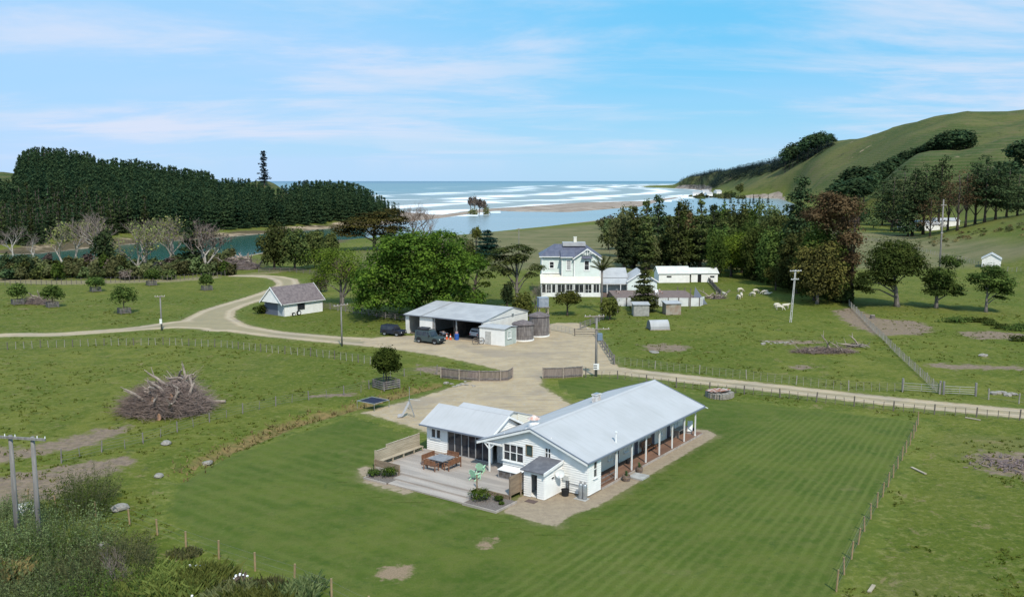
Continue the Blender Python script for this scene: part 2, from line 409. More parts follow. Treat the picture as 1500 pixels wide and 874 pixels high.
def sheet(name, mask, mat, dz=0.0, attrs=None, zarr=None):
    cm = mask[:-1,:-1] | mask[1:,:-1] | mask[:-1,1:] | mask[1:,1:]
    jj, ii = np.nonzero(cm); a = jj*NX+ii
    quads = np.stack([a, a+1, a+NX+1, a+NX], 1)
    used, inv = np.unique(quads, return_inverse=True); quads = inv.reshape(-1, 4)
    Z = (GZ if zarr is None else zarr).ravel()
    co = np.stack([GX.ravel()[used], GY.ravel()[used], Z[used]+dz], 1).astype(np.float32)
    me = bpy.data.meshes.new(name); me.vertices.add(len(co)); me.vertices.foreach_set('co', co.ravel())
    n = len(quads); me.loops.add(n*4); me.loops.foreach_set('vertex_index', quads.ravel().astype(np.int32))
    me.polygons.add(n); me.polygons.foreach_set('loop_start', np.arange(0, n*4, 4, dtype=np.int32))
    me.polygons.foreach_set('use_smooth', np.ones(n, bool)); me.update(calc_edges=True)
    for k, arr in (attrs or {}).items():
        at = me.attributes.new(k, 'FLOAT', 'POINT'); at.data.foreach_set('value', arr.ravel()[used].astype(np.float32))
    me.materials.append(mat); o = bpy.data.objects.new(name, me); col.objects.link(o); o['kind'] = 'structure'
    return o

# --- ground colours as node groups in world (object) coordinates
def grass_nodes(T, v):
    big = noise(T, v, .028, 5, .6); med = noise(T, v, .22, 5, .62); fine = noise(T, v, 1.7, 6, .7); vf = noise(T, v, 9.0, 3, .6)
    d = attr(T, 'dry')
    c = mix(T, ramp(T, big, .36, .64), (.100,.126,.015), (.160,.168,.030))
    c = mix(T, ramp(T, med, .38, .66, 0, .75), c, (.080,.114,.013))
    c = mix(T, ramp(T, mth(T, 'ADD', d, mth(T, 'MULTIPLY', mth(T, 'SUBTRACT', fine, .5), .9)), .55, 1.2), c, (.150,.142,.052))
    c = mix(T, ramp(T, fine, .50, .70, 0, .6), c, (.20,.195,.065))
    c = mix(T, ramp(T, fine, .48, .28, 0, .6), c, (.035,.062,.014))
    c = mix(T, ramp(T, vf, .35, .7, 0, .35), c, (.04,.055,.012)); tf = noise(T, v, .55, 6, .78); c = mix(T, ramp(T, tf, .54, .66, 0, .75), c, (.048,.075,.014)); c = mix(T, ramp(T, noise(T, v, .85, 5, .8), .50, .64, 0, .5), c, (.185,.180,.055)); c = mix(T, ramp(T, noise(T, v, .30, 6, .80, .5), .585, .66, 0, .6), c, (.23,.175,.09))
    return c, fine, vf
def ground_mat():
    T = NT('ground'); v = coords(T); c, fine, vf = grass_nodes(T, v)
    hl = attr(T, 'hill'); n2 = noise(T, v, .012, 6, .62); n3 = noise(T, v, .06, 5, .7)
    hc = mix(T, ramp(T, n2, .42, .58), (.050,.078,.018), (.104,.110,.032)); hc = mix(T, ramp(T, n3, .50, .64, 0, .7), hc, (.125,.098,.05)); hc = mix(T, ramp(T, noise(T, v, .005, 4, .6), .42, .6, 0, .6), hc, (.042,.070,.018))
    zs = T.n('ShaderNodeSeparateXYZ'); T.l(v, zs.inputs[0]); tk = mth(T, 'SINE', mth(T, 'ADD', mth(T, 'MULTIPLY', zs.outputs[2], 2.6), mth(T, 'MULTIPLY', n3, 9.0))); hc = mix(T, ramp(T, tk, .1, 1.0, 0, .35), hc, (.16,.13,.07)); hc = mix(T, ramp(T, noise(T, v, .09, 5, .7), .56, .66, 0, .7), hc, (.04,.052,.018))
    slip = ramp(T, noise(T, v, .016, 5, .62, .3), .675, .70); hc = mix(T, slip, hc, (.30,.22,.14))
    c = mix(T, hl, c, hc)
    mc = mix(T, ramp(T, n3, .3, .7), (.105,.115,.045), (.19,.165,.085)); c = mix(T, attr(T, 'marsh'), c, mc)
    def zone(name, c, zc, lo=-.6, hi=.6, sc=.6, amp=2.2):
        e = mth(T, 'ADD', attr(T, name), mth(T, 'MULTIPLY', mth(T, 'SUBTRACT', noise(T, v, sc, 5, .65), .5), amp))
        return mix(T, ramp(T, e, lo, hi), c, zc)
    dc = mix(T, ramp(T, fine, .35, .65), (.265,.195,.14), (.165,.125,.095))
    c = zone('dirt', c, dc, -.6, .9, .55, 8.0); c = mix(T, ramp(T, mth(T, 'MULTIPLY', mth(T, 'ADD', attr(T, 'dirt'), 4.0), mth(T, 'SUBTRACT', noise(T, v, 1.3, 5, .75), .42)), .45, .9, 0, .5), c, (.21,.165,.09))
    tc_ = mix(T, ramp(T, fine, .35, .65), (.27,.22,.13), (.16,.15,.07)); c = zone('pile', c, tc_, -.5, 1.5, .4, 5)
    di = mix(T, ramp(T, fine, .35, .65), (.24,.165,.07), (.13,.115,.04)); c = zone('ditch', c, di, -.2, 1.0, .5, 3.4)
    bl = mix(T, ramp(T, noise(T, v, .035, 6, .75), .50, .60), (.10,.078,.045), (.36,.27,.185)); c = zone('bluff', c, bl, -2, 4, .03, 40)
    sd = mix(T, ramp(T, noise(T, v, .05, 6, .7), .35, .65), (.38,.31,.255), (.22,.17,.135)); c = zone('sand', c, sd, -1.5, 1.5, .08, 6)
    return finish(T, c, .95, fine, .9, .25, spec=.1)
def zone_sheet_mat(name, build, sc=.9, amp=1.6, lo=-.25, hi=.25, bstr=.5, lawn=False):
    T = NT(name); v = coords(T); c, fine, vf = grass_nodes(T, v)
    if lawn: c = lawnc(T, v, fine, vf)[0]
    z, b = build(T, v, fine, vf)
    e = mth(T, 'ADD', attr(T, 'edge'), mth(T, 'MULTIPLY', mth(T, 'SUBTRACT', noise(T, v, sc, 6, .7), .5), amp))
    if 'gravel' in name:
        em = mth(T, 'ADD', attr(T, 'edge'), mth(T, 'MULTIPLY', mth(T, 'SUBTRACT', noise(T, v, .5, 6, .75), .5), 4.0)); c = mix(T, ramp(T, em, -.9, .5, 0, .75), c, (.175,.155,.075))
    return finish(T, mix(T, ramp(T, e, lo, hi), c, z), .95, b, bstr, .12, spec=.15)
def gravel(T, v, fine, vf):
    a = noise(T, v, .35, 5, .6); c = mix(T, ramp(T, a, .35, .65), (.43,.33,.205), (.35,.27,.17))
    c = mix(T, ramp(T, fine, .42, .7, 0, .6), c, (.40,.35,.29)); c = mix(T, ramp(T, vf, .55, .75, 0, .5), c, (.19,.165,.145))
    g = noise(T, v, .12, 3, .5); c = mix(T, ramp(T, g, .52, .66, 0, .5), c, (.24,.20,.165)); rt = noise(T, coords(T, (.22, 1.3, 1), rot=(0, 0, .35)), .9, 4, .6); c = mix(T, ramp(T, rt, .52, .66, 0, .45), c, (.23,.185,.14)); return c, fine
def apron(T, v, fine, vf):
    c = mix(T, ramp(T, fine, .35, .65), (.335,.265,.185), (.27,.21,.15)); return mix(T, ramp(T, vf, .5, .75, 0, .5), c, (.20,.16,.125)), fine
def roadc(T, v, fine, vf):
    c, b = gravel(T, v, fine, vf)
    mid = ramp(T, mth(T, 'ADD', attr(T, 'edge'), mth(T, 'MULTIPLY', mth(T, 'SUBTRACT', fine, .5), 1.2)), 1.45, 2.1, 0, .5)
    c = mix(T, mid, c, (.20,.185,.10)); rut = ramp(T, mth(T, 'ABSOLUTE', mth(T, 'SUBTRACT', attr(T, 'edge'), 1.05)), .15, .5, .5, 0)
    return mix(T, rut, c, (.47,.39,.28)), b
def lawnc(T, v, fine, vf):
    s = mth(T, 'SINE', mth(T, 'MULTIPLY', mth(T, 'ADD', attr(T, 'stripe'), mth(T, 'MULTIPLY', mth(T, 'SUBTRACT', noise(T, v, .3, 3), .5), .5)), 6.2832))
    med = noise(T, v, .16, 5, .6)
    c = mix(T, ramp(T, med, .35, .65), (.056,.090,.009), (.094,.120,.017))
    sa = mth(T, 'MULTIPLY', ramp(T, mth(T, 'ADD', s, mth(T, 'MULTIPLY', mth(T, 'SUBTRACT', fine, .5), 3.0)), -.6, 1.2), mth(T, 'MULTIPLY', attr(T, 'mow'), ramp(T, noise(T, v, .05, 3), .3, .7, .25, .85)))
    c = mix(T, sa, c, (.124,.152,.032))
    c = mix(T, ramp(T, fine, .55, .75, 0, .5), c, (.16,.17,.06)); c = mix(T, ramp(T, fine, .45, .3, 0, .6), c, (.035,.07,.014))
    dd = ramp(T, noise(T, v, .10, 6, .72), .60, .70, 0, .6); c = mix(T, dd, c, (.17,.15,.065))
    c = mix(T, ramp(T, noise(T, v, .7, 6, .8), .42, .60, 0, .45), c, (.125,.130,.034)); c = mix(T, ramp(T, noise(T, v, .31, 6, .8, .4), .56, .70, 0, .55), c, (.040,.072,.014))
    ed = mth(T, 'ADD', attr(T, 'dirt'), mth(T, 'MULTIPLY', mth(T, 'SUBTRACT', noise(T, v, 1.6, 5, .65), .5), 2.0)); c = mix(T, ramp(T, ed, -.3, .3), c, (.27,.19,.125))
    return mix(T, ramp(T, vf, .35, .7, 0, .3), c, (.03,.055,.012)), fine
MOW = np.where(hv < -1, np.clip((-hv-1)/4, 0, 1.0)*np.clip(1.3-np.abs(dfen-12)/60, .4, 1), np.clip((hv+1)/8, 0, .6))
ATT = dict(dry=dry, dirt=e_dirt, pile=e_pile, ditch=e_ditch, sand=e_sand, hill=hillz, marsh=marsh, bluff=e_bluff)
sheet('ground', np.ones_like(GX, bool), ground_mat(), 0, ATT)
sheet('lawn', e_lawn > -1.2, zone_sheet_mat('mown_lawn', lawnc, .9, 2.2, -.4, .4), .006, dict(dry=dry, edge=e_lawn, stripe=stripe, mow=MOW, dirt=e_dirt))
sheet('road', (e_road > -1.6) & (e_yard < 3), zone_sheet_mat('gravel_road', roadc), .012, dict(dry=dry, edge=e_road))
sheet('gravel_yard', e_yard > -1.4, zone_sheet_mat('gravel_yard', gravel, .7, 2.6, -.2, .3), .018, dict(dry=dry, edge=np.maximum(e_yard, e_road)))
sheet('gravel_path', e_apron > -1.2, zone_sheet_mat('gravel_apron', apron, 1.5, .9, -.1, .15, lawn=True), .024, dict(dry=dry, edge=e_apron, stripe=stripe, mow=MOW, dirt=e_dirt))

# --- water
def water_mat(name, c1, c2, rough, bscale, foam=False, bstr=.12):
    T = NT(name); v = coords(T); vs = coords(T, (.35, 1, 1)); nz = noise(T, vs, bscale, 5, .6)
    c = mix(T, ramp(T, noise(T, vs, .006, 4), .3, .7), c1, c2); ro = rough
    if foam:
        sh = attr(T, 'shore'); wz = noise(T, coords(T, (.16, 1, 1)), .007, 4, .55); wn = noise(T, coords(T, (.07, 1, 1)), .045, 6, .68)
        ph = mth(T, 'ADD', mth(T, 'MULTIPLY', mth(T, 'LOGARITHM', mth(T, 'ADD', mth(T, 'MAXIMUM', sh, 0), 300), 2.71828), 2.9), mth(T, 'MULTIPLY', wz, 1.5))
        band = mth(T, 'SINE', mth(T, 'MULTIPLY', ph, 6.2832))
        near = ramp(T, sh, 60, 2400, .30, -1.45)
        e = mth(T, 'ADD', mth(T, 'ADD', mth(T, 'MULTIPLY', band, .7), near), mth(T, 'MULTIPLY', mth(T, 'SUBTRACT', wn, .5), 1.5))
        f = ramp(T, e, .40, .95)
        far = ramp(T, sh, 300, 9000); c = mix(T, ramp(T, sh, 0, 900), (.28,.30,.27), (.115,.22,.25)); c = mix(T, far, c, (.06,.15,.22))
        c = mix(T, f, c, (.82,.84,.86)); ro = mth(T, 'ADD', mth(T, 'MULTIPLY', f, .5), .35)
    return finish(T, c, ro, nz, bstr, .3, spec=.5)
flatz = np.full_like(GZ, WZ)
sheet('river_water', (riv > -9) & (pxg < 545) & (GZ < WZ+.4), water_mat('river', (.022,.10,.085), (.03,.125,.105), .12, .9), 0, zarr=flatz)
sheet('lagoon_water', (riv > -12) & (pxg >= 540) & (GZ < WZ+.4), water_mat('lagoon', (.22,.265,.27), (.25,.30,.305), .25, .5), .004, zarr=flatz)
# sea: own grid, out to the horizon
sy = [640.]
while sy[-1] < 90000: sy.append(sy[-1]*1.012+1)
sy = np.array(sy); sx = np.linspace(-1.0, 1.0, 161)
SX = np.outer(sy, sx); SY = np.repeat(sy[:,None], 161, 1)
sh = sdf_poly(SX, SY, SEA)
_GX, _GY, _NX = GX, GY, NX
GX, GY, NX = SX, SY, 161
swell = WZ + .02 + np.clip(sh/150, 0, 1)*np.clip(1.3-sh/2200, 0, 1)*.9*np.maximum(0, np.sin((sh/62.+fbm(SX/260, SY/120, 3, 31)*3.2)*6.2832))**3
sheet('sea', (sh > -30), water_mat('sea', (.1,.2,.25), (.1,.2,.25), .3, .12, True), 0, dict(shore=sh), zarr=swell)
GX, GY, NX = _GX, _GY, _NX
# ---------------------------------------------------------------- foliage
def leafmat(name, dark, light, trans=.32, rough=.8):
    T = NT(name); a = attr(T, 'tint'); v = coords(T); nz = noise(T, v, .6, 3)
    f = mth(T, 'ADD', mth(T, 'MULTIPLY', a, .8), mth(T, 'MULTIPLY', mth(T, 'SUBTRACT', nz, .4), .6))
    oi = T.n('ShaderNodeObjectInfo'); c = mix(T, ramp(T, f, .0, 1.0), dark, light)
    hsv = T.n('ShaderNodeHueSaturation'); T.l(c, hsv.inputs['Color']); T.l(mth(T, 'ADD', .60, mth(T, 'MULTIPLY', oi.outputs['Random'], .85)), hsv.inputs['Value'])
    T.l(mth(T, 'ADD', .485, mth(T, 'MULTIPLY', oi.outputs['Random'], .03)), hsv.inputs['Hue']); c = hsv.outputs[0]
    b = T.n('ShaderNodeBsdfDiffuse'); T.l(c, b.inputs[0]); tr = T.n('ShaderNodeBsdfTranslucent'); T.l(c, tr.inputs[0])
    ms = T.n('ShaderNodeMixShader'); ms.inputs[0].default_value = trans; T.l(b.outputs[0], ms.inputs[1]); T.l(tr.outputs[0], ms.inputs[2]); T.l(ms.outputs[0], T.out.inputs[0])
    return T.m
L = {}
L['bright'] = leafmat('leaf_bright_green', (0.027,0.057,0.011), (0.137,0.201,0.027))
L['lime'] = leafmat('leaf_lime', (.085,.13,.02), (.20,.27,.035))
L['mid'] = leafmat('leaf_mid_green', (0.032,0.059,0.014), (0.107,0.149,0.030))
L['oak'] = leafmat('leaf_oak', (0.035,0.059,0.016), (0.122,0.161,0.039))
L['dark'] = leafmat('leaf_dark_pine', (0.019,0.036,0.018), (0.076,0.102,0.041), .14)
L['forest'] = leafmat('leaf_forest_pine', (0.015,0.035,0.020), (0.059,0.088,0.037), .12)
L['cyp'] = leafmat('leaf_cypress', (0.030,0.046,0.016), (0.122,0.134,0.041), .18)
L['cypbrown'] = leafmat('leaf_cypress_brown', (0.041,0.041,0.016), (0.152,0.140,0.037), .12)
L['blue'] = leafmat('leaf_blue_conifer', (0.019,0.054,0.047), (0.043,0.104,0.085), .1)
L['rust'] = leafmat('leaf_rust', (.080,.052,.028), (.170,.118,.060), .2)
M['stem'] = mk('green_stem', (.10,.115,.05), (.07,.075,.04), 2, .9)
L['forest2'] = leafmat('leaf_forest_olive', (.024,.038,.015), (.082,.098,.036), .15)
L['olive'] = leafmat('leaf_olive', (.065,.075,.02), (.15,.15,.035))
L['scrub'] = leafmat('leaf_scrub', (0.081,0.092,0.038), (0.183,0.183,0.079))
L['greyg'] = leafmat('leaf_grey_green', (.07,.10,.035), (.20,.235,.10))
L['purple'] = leafmat('leaf_brown_twig', (.09,.07,.06), (.17,.135,.115), .1)
L['hay'] = leafmat('leaf_dry_reed', (.14,.10,.045), (.30,.24,.11), .2)
L['reed'] = leafmat('leaf_reed', (.085,.11,.025), (.20,.225,.06), .3)
L['pale'] = leafmat('leaf_pale_willow', (.14,.155,.05), (.29,.30,.11), .3)
M['bark'] = mk('bark_brown', (.11,.085,.07), (.06,.048,.042), 5, .95, .4, stretch=(1, 1, .3))
M['barkgrey'] = mk('bark_grey', (.22,.195,.175), (.12,.105,.095), 4, .95, .4, stretch=(1, 1, .3))
M['barkpale'] = mk('bark_pale', (.42,.38,.33), (.26,.235,.21), 3, .95)
M['twig'] = mk('bare_twigs', (.25,.20,.175), (.165,.13,.115), 2, .95)
M['twigbrown'] = mk('bare_brown_twigs', (.22,.15,.115), (.15,.105,.085), 2, .95)

def quads_mesh(name, C, N, S, tint, mat, aspect=1.0, rng=None):
    n = len(C); N = N/np.maximum(np.linalg.norm(N, axis=1, keepdims=True), 1e-6)
    r = rng.normal(size=(n, 3)); A = np.cross(N, r); A /= np.maximum(np.linalg.norm(A, axis=1, keepdims=True), 1e-6); B = np.cross(N, A)
    S = S[:, None]*.5
    V = np.stack([C - A*S, C - B*S*aspect*.8, C + A*S, C + B*S*aspect], 1).reshape(-1, 3).astype(np.float32)
    me = bpy.data.meshes.new(name); me.vertices.add(4*n); me.vertices.foreach_set('co', V.ravel())
    me.loops.add(4*n); me.loops.foreach_set('vertex_index', np.arange(4*n, dtype=np.int32))
    me.polygons.add(n); me.polygons.foreach_set('loop_start', np.arange(0, 4*n, 4, dtype=np.int32)); me.update(calc_edges=True)
    at = me.attributes.new('tint', 'FLOAT', 'FACE'); at.data.foreach_set('value', np.clip(tint, 0, 1).astype(np.float32))
    me.materials.append(mat); return me
def crown_mesh(name, blobs, n, leaf, seed, mat, clump=.24, nclump=26, flat=0.0, inner=.25, aspect=.8):
    rng = np.random.default_rng(seed); bl = np.array(blobs, float); w = (bl[:,3]*bl[:,4] + bl[:,4]*bl[:,5] + bl[:,3]*bl[:,5]); w /= w.sum()
    Cs, Ns, Ts = [], [], []
    for b, f in zip(bl, w):
        m = int(n*f)+1; k = max(4, int(nclump))
        d = rng.normal(size=(k, 3)); d /= np.linalg.norm(d, axis=1, keepdims=True); d[:,2] = np.where(d[:,2] < -.5, -d[:,2], d[:,2])
        rr = .72+.28*rng.random((k,1)); cc = d*rr; ct = rng.random(k)
        i = rng.integers(0, k, m); jit = rng.normal(size=(m,3))*clump*(.6+.8*rng.random((k,1)))[i]; jit[:,2] *= (1-flat*.6)
        p = cc[i]+jit
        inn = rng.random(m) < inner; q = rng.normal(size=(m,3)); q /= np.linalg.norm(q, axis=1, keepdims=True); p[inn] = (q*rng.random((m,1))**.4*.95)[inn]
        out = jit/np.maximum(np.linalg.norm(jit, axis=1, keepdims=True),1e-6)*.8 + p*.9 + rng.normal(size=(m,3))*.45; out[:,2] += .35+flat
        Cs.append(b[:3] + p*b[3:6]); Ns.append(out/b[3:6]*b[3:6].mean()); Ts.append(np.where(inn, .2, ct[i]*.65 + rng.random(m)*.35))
    C = np.concatenate(Cs); N = np.concatenate(Ns); tt = np.concatenate(Ts)
    return quads_mesh(name, C, N, leaf*(.55+.9*rng.random(len(C))), tt, mat, aspect, rng)
def obj(name, me, parent=None, loc=None):
    o = bpy.data.objects.new(name, me); col.objects.link(o)
    if parent: o.parent = parent
    if loc is not None: o.location = loc
    return o
def leafy(name, loc, blobs, n, leaf, seed, mat, label, cat, group=None, **kw):
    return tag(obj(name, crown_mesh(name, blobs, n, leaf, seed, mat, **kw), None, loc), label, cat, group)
def trunk_mb(h, r, seed, targets=(), lean=(0, 0), wob=.02, n=9, r_top=.35):
    g = random.Random(seed); m = MB(); pts = []; rs = []
    K = 7
    for i in range(K+1):
        f = i/K; pts.append((lean[0]*f+g.uniform(-1,1)*h*wob*f, lean[1]*f+g.uniform(-1,1)*h*wob*f, h*f-.25*(i==0))); rs.append(r*(1.35 if i == 0 else 1)*(1-(1-r_top)*f))
    m.tube(pts, rs, n)
    for t in targets:
        f = max(.25, min(.93, (t[2]*.62)/h if h > 0 else .5)); k = int(f*K); a = Vector(pts[k]); b = Vector(t)
        mid = (a+b)/2 + Vector((g.uniform(-.2,.2), g.uniform(-.2,.2), .12*(b-a).length)); rr = rs[k]*.5
        m.tube([a, a*.6+mid*.4, mid, b], [rr, rr*.8, rr*.55, rr*.2], 6)
    return m
def tree(name, loc, h_tr, r_tr, blobs, n, leaf, seed, lm, bm, label, cat='tree', group=None, lean=(0, 0), limb=6, **kw):
    e = empty(name, loc, 0, label, cat, group)
    tg = [b[:3] for b in sorted(blobs, key=lambda b: -b[3])][:limb]
    trunk_mb(h_tr, r_tr, seed, tg, lean).build('trunk', M[bm], e, smooth=True)
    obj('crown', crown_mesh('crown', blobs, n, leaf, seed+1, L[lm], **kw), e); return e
def dome_blobs(rx, ry, z0, z1, k, seed, size=.46):
    g = random.Random(seed); out = [(0,0,(z0+z1)/2+(.08 if z0 > .2*z1 else -.04)*(z1-z0), rx*.70, ry*.70, (z1-z0)*.42)]
    for i in range(k):
        a = 2.399*i + g.uniform(-.3,.3); f = (i+.5)/k; el = 1-f*(1.25 if z0 > .2*z1 else 1.9); c = math.sqrt(max(0, 1-el*el)); s = size*g.uniform(.75,1.2)
        out.append((math.cos(a)*rx*c*.70, math.sin(a)*ry*c*.70, (z0+z1)/2+el*(z1-z0)*(.34 if el > 0 else .40), rx*s, ry*s, (z1-z0)*s*.62))
    return out
def pine_blobs(h, r, z0, seed, layers=9, per=5, top=.12, flatness=.28, pw=.8):
    g = random.Random(seed); out = []
    for i in range(layers):
        f = i/(layers-1); z = z0+(h-z0)*f*.97; rr = r*((1-f)**pw*(1-top)+top)*g.uniform(.8,1.1); k = max(1, round(per*(1-f*.65)))
        a0 = g.random()*6.28
        for j in range(k):
            a = a0+j*6.283/k+g.uniform(-.35,.35); q = rr*g.uniform(.42,.68); s = rr*g.uniform(.50,.70)
            out.append((math.cos(a)*q, math.sin(a)*q, z+g.uniform(-.4,.4)*h/layers*.5, s, s, max(s*flatness, h/layers*.42)))
    out.append((0,0,h*.97,r*.16+.2,r*.16+.2,h*.06)); return out
def ztop(px, py, Y): d = ray(px, py); return H + d[2]/d[1]*Y
def stand(px, pyb, pyt=None, Y=None):
    """base point of a tree seen at photo column px with its foot at row pyb (or at distance Y) and its height"""
    b = GT(px, pyb) if Y is None else on(px, Y)
    return b, (ztop(px, pyt, b[1])-b[2] if pyt is not None else 0)
def mpx(Y): return Y/F/CP*1.0     # metres per photo pixel at distance Y

def broad(name, px, pyb, pyt, wpx, lm, label, n=5000, leaf=.45, seed=1, Y=None, trunkf=.25, bm='bark', k=9, tr=None, group=None, dx=0, limb=7, depth=1.0, cat='tree', **kw):
    b, h = stand(px, pyb, pyt, Y); r = wpx*mpx(b[1])/2
    bl = [(x+dx*r, y, z, a, c, d) for x, y, z, a, c, d in dome_blobs(r, r*depth, h*trunkf, h*1.0, k, seed)]
    return tree(name, b, h*(trunkf+.35), tr or h*.028+.08, bl, int(n*1.5), leaf*1.1, seed, lm, bm, label, cat, group, limb=limb, **kw)
def pine(name, px, pyb, pyt, wpx, lm, label, n=3000, leaf=.5, seed=1, Y=None, base=.2, bm='bark', group=None, layers=9, per=5, top=.15, flatness=.28, pw=.8, cat='pine tree', **kw):
    b, h = stand(px, pyb, pyt, Y); r = wpx*mpx(b[1])/2
    return tree(name, b, h*.93, h*.018+.1, pine_blobs(h, r, h*base, seed, layers, per, top, flatness, pw), int(n*1.6), leaf*1.1, seed, lm, bm, label, cat, group, limb=10, flat=.3, nclump=12, clump=.3, **kw)
def bare_mb(h, spread, seed, r0, levels=5, m=None, lean=0.0, nb=3):
    g = random.Random(seed); tr = MB(); tw = MB()
    def grow(p, d, l, r, lv):
        q = p + d*l*.5 + Vector((g.uniform(-1,1), g.uniform(-1,1), g.uniform(-.2,.6)))*l*.08; e = q + (d + Vector((g.uniform(-1,1), g.uniform(-1,1), g.uniform(-.3,.5)))*.25).normalized()*l*.5
        (tr if lv < 3 else tw).tube([p, q, e], [r, r*.82, r*.62], 6 if lv < 2 else 3, cap=False)
        if lv >= levels: return
        for k in range(nb if lv else nb+1):
            a = g.random()*6.283; t = g.uniform(.35,.85)*spread; side = Vector((math.cos(a), math.sin(a), 0))
            nd = (d*(1-t*.35) + side*t + Vector((0,0,.22))).normalized(); grow(e if k < 2 else q, nd, l*g.uniform(.62,.82), r*.58, lv+1)
    grow(Vector((0,0,-.2)), Vector((lean,g.uniform(-.2,.2),1)).normalized(), h*.32, r0, 0); return tr, tw
def bare(name, px, pyb, pyt, label, seed, bm='barkpale', tm='twig', spread=1.0, Y=None, levels=5, r=.03, lean=0.0, group=None, leaves=None, nl=300, cat='bare tree'):
    b, h = stand(px, pyb, pyt, Y); e = empty(name, b, 0, label, cat, group)
    a, c = bare_mb(h, spread, seed, h*r, levels, lean=lean); zs = [v[2] for v in a.v+c.v]; k = h/max(zs)
    a.v = [(x*k, y*k, z*k if z > 0 else z) for x, y, z in a.v]; c.v = [(x*k, y*k, z*k) for x, y, z in c.v]
    a.build('trunk', M[bm], e, smooth=True); c.build('twigs', M[tm], e)
    if leaves:
        rng = np.random.default_rng(seed); P_ = np.array(c.v)[rng.integers(0, len(c.v), nl)] + rng.normal(size=(nl,3))*.35
        obj('crown', quads_mesh('crown', P_, rng.normal(size=(nl,3))+[0,0,.6], .55*(.5+rng.random(nl)), rng.random(nl), L[leaves], .8, rng), e)
    return e
# ---------------------------------------------------------------- building helpers
def lapwall(mb, o, d, n, s0, s1, z0, top, openings=(), pitch=.19, thick=.12, lap=.05, breaks=()):
    """weatherboard wall. o: (x,y) of s=0, d: direction of s, n: outward normal, top: z or function(s)->z (piecewise linear; breaks = kinks)"""
    tf = top if callable(top) else (lambda s: top)
    ss = sorted(set([s0, s1] + [b for b in breaks if s0 < b < s1] + [e for op in openings for e in op[:2] if s0 < e < s1]))
    zmax = max(tf(s) for s in ss)
    zs = [z0]
    k = 1
    while z0 + k*pitch < zmax: zs.append(z0 + k*pitch); k += 1
    zs.append(zmax)
    cuts = sorted(set(zs + [e for op in openings for e in op[2:4] if z0 < e < zmax]))
    def inv(a, b, z):     # s range inside [a,b] where top(s) >= z
        ta, tb = tf(a), tf(b)
        if ta >= z and tb >= z: return a, b
        if ta < z and tb < z: return None
        s = a + (z-ta)/(tb-ta)*(b-a)
        return (s, b) if tb > ta else (a, s)
    def pt(s, z, off): return (o[0]+d[0]*s+n[0]*off, o[1]+d[1]*s+n[1]*off, z)
    for zi in range(len(cuts)-1):
        za, zb = cuts[zi], cuts[zi+1]
        if zb-za < 1e-4: continue
        fa = ((za-z0) % pitch)/pitch if abs(((za-z0)/pitch) - round((za-z0)/pitch)) > 1e-3 else 0.0
        fb = min(1.0, fa + (zb-za)/pitch)
        oa, ob = lap*(1-fa), lap*(1-fb)
        for i in range(len(ss)-1):
            a, b = ss[i], ss[i+1]; m = (a+b)/2
            if any(op[0] < m < op[1] and op[2] < (za+zb)/2 < op[3] for op in openings): continue
            ra = inv(a, b, za + 1e-5)
            if not ra: continue
            rb = inv(a, b, zb - 1e-5) or ((ra[0]+ra[1])/2,)*2
            mb.add([pt(ra[0],za,oa),pt(ra[1],za,oa),pt(rb[1],zb,ob),pt(rb[0],zb,ob),pt(ra[0],za,-thick),pt(ra[1],za,-thick),pt(rb[1],zb,-thick),pt(rb[0],zb,-thick)],
                   [(0,1,2,3),(7,6,5,4),(0,4,5,1),(3,2,6,7),(0,3,7,4),(1,5,6,2)])
def fb(o, d, n):      # local frame -> box adder: (s0,s1,off0,off1,z0,z1)
    def f(mb, s0, s1, a, b, z0, z1, m=0):
        pt = lambda s, q, z: (o[0]+d[0]*s+n[0]*q, o[1]+d[1]*s+n[1]*q, z)
        mb.add([pt(s0,a,z0),pt(s1,a,z0),pt(s1,b,z0),pt(s0,b,z0),pt(s0,a,z1),pt(s1,a,z1),pt(s1,b,z1),pt(s0,b,z1)],
               [(0,3,2,1),(4,5,6,7),(0,1,5,4),(1,2,6,5),(2,3,7,6),(3,0,4,7)], m)
    return f
def window(par, o, d, n, s0, s1, z0, z1, nx=1, nz=1, fw=.07, frame=None, glass=None, sill=True, name='window', depth=.06, bar=.035):
    B = fb(o, d, n); mb = MB()
    B(mb, s0-fw, s0, -.03, depth, z0-fw, z1+fw); B(mb, s1, s1+fw, -.03, depth, z0-fw, z1+fw)
    B(mb, s0, s1, -.03, depth, z1, z1+fw); B(mb, s0, s1, -.03, depth, z0-fw, z0)
    for i in range(1, nx):
        s = s0 + (s1-s0)*i/nx; B(mb, s-bar, s+bar, -.025, depth-.02, z0, z1)
    for i in range(1, nz):
        z = z0 + (z1-z0)*i/nz; B(mb, s0, s1, -.022, depth-.025, z-bar*.6, z+bar*.6)
    fo = mb.build(name, frame or M['trim'], par)
    g = MB(); B(g, s0, s1, -.06, -.027, z0, z1); g.build('pane', glass or M['glass'], fo)
    if sill:
        g = MB(); B(g, s0-fw-.05, s1+fw+.05, depth*.5, .15, z0-fw-.05, z0-fw-.003); g.build('sill', frame or M['trim'], fo)
    return fo
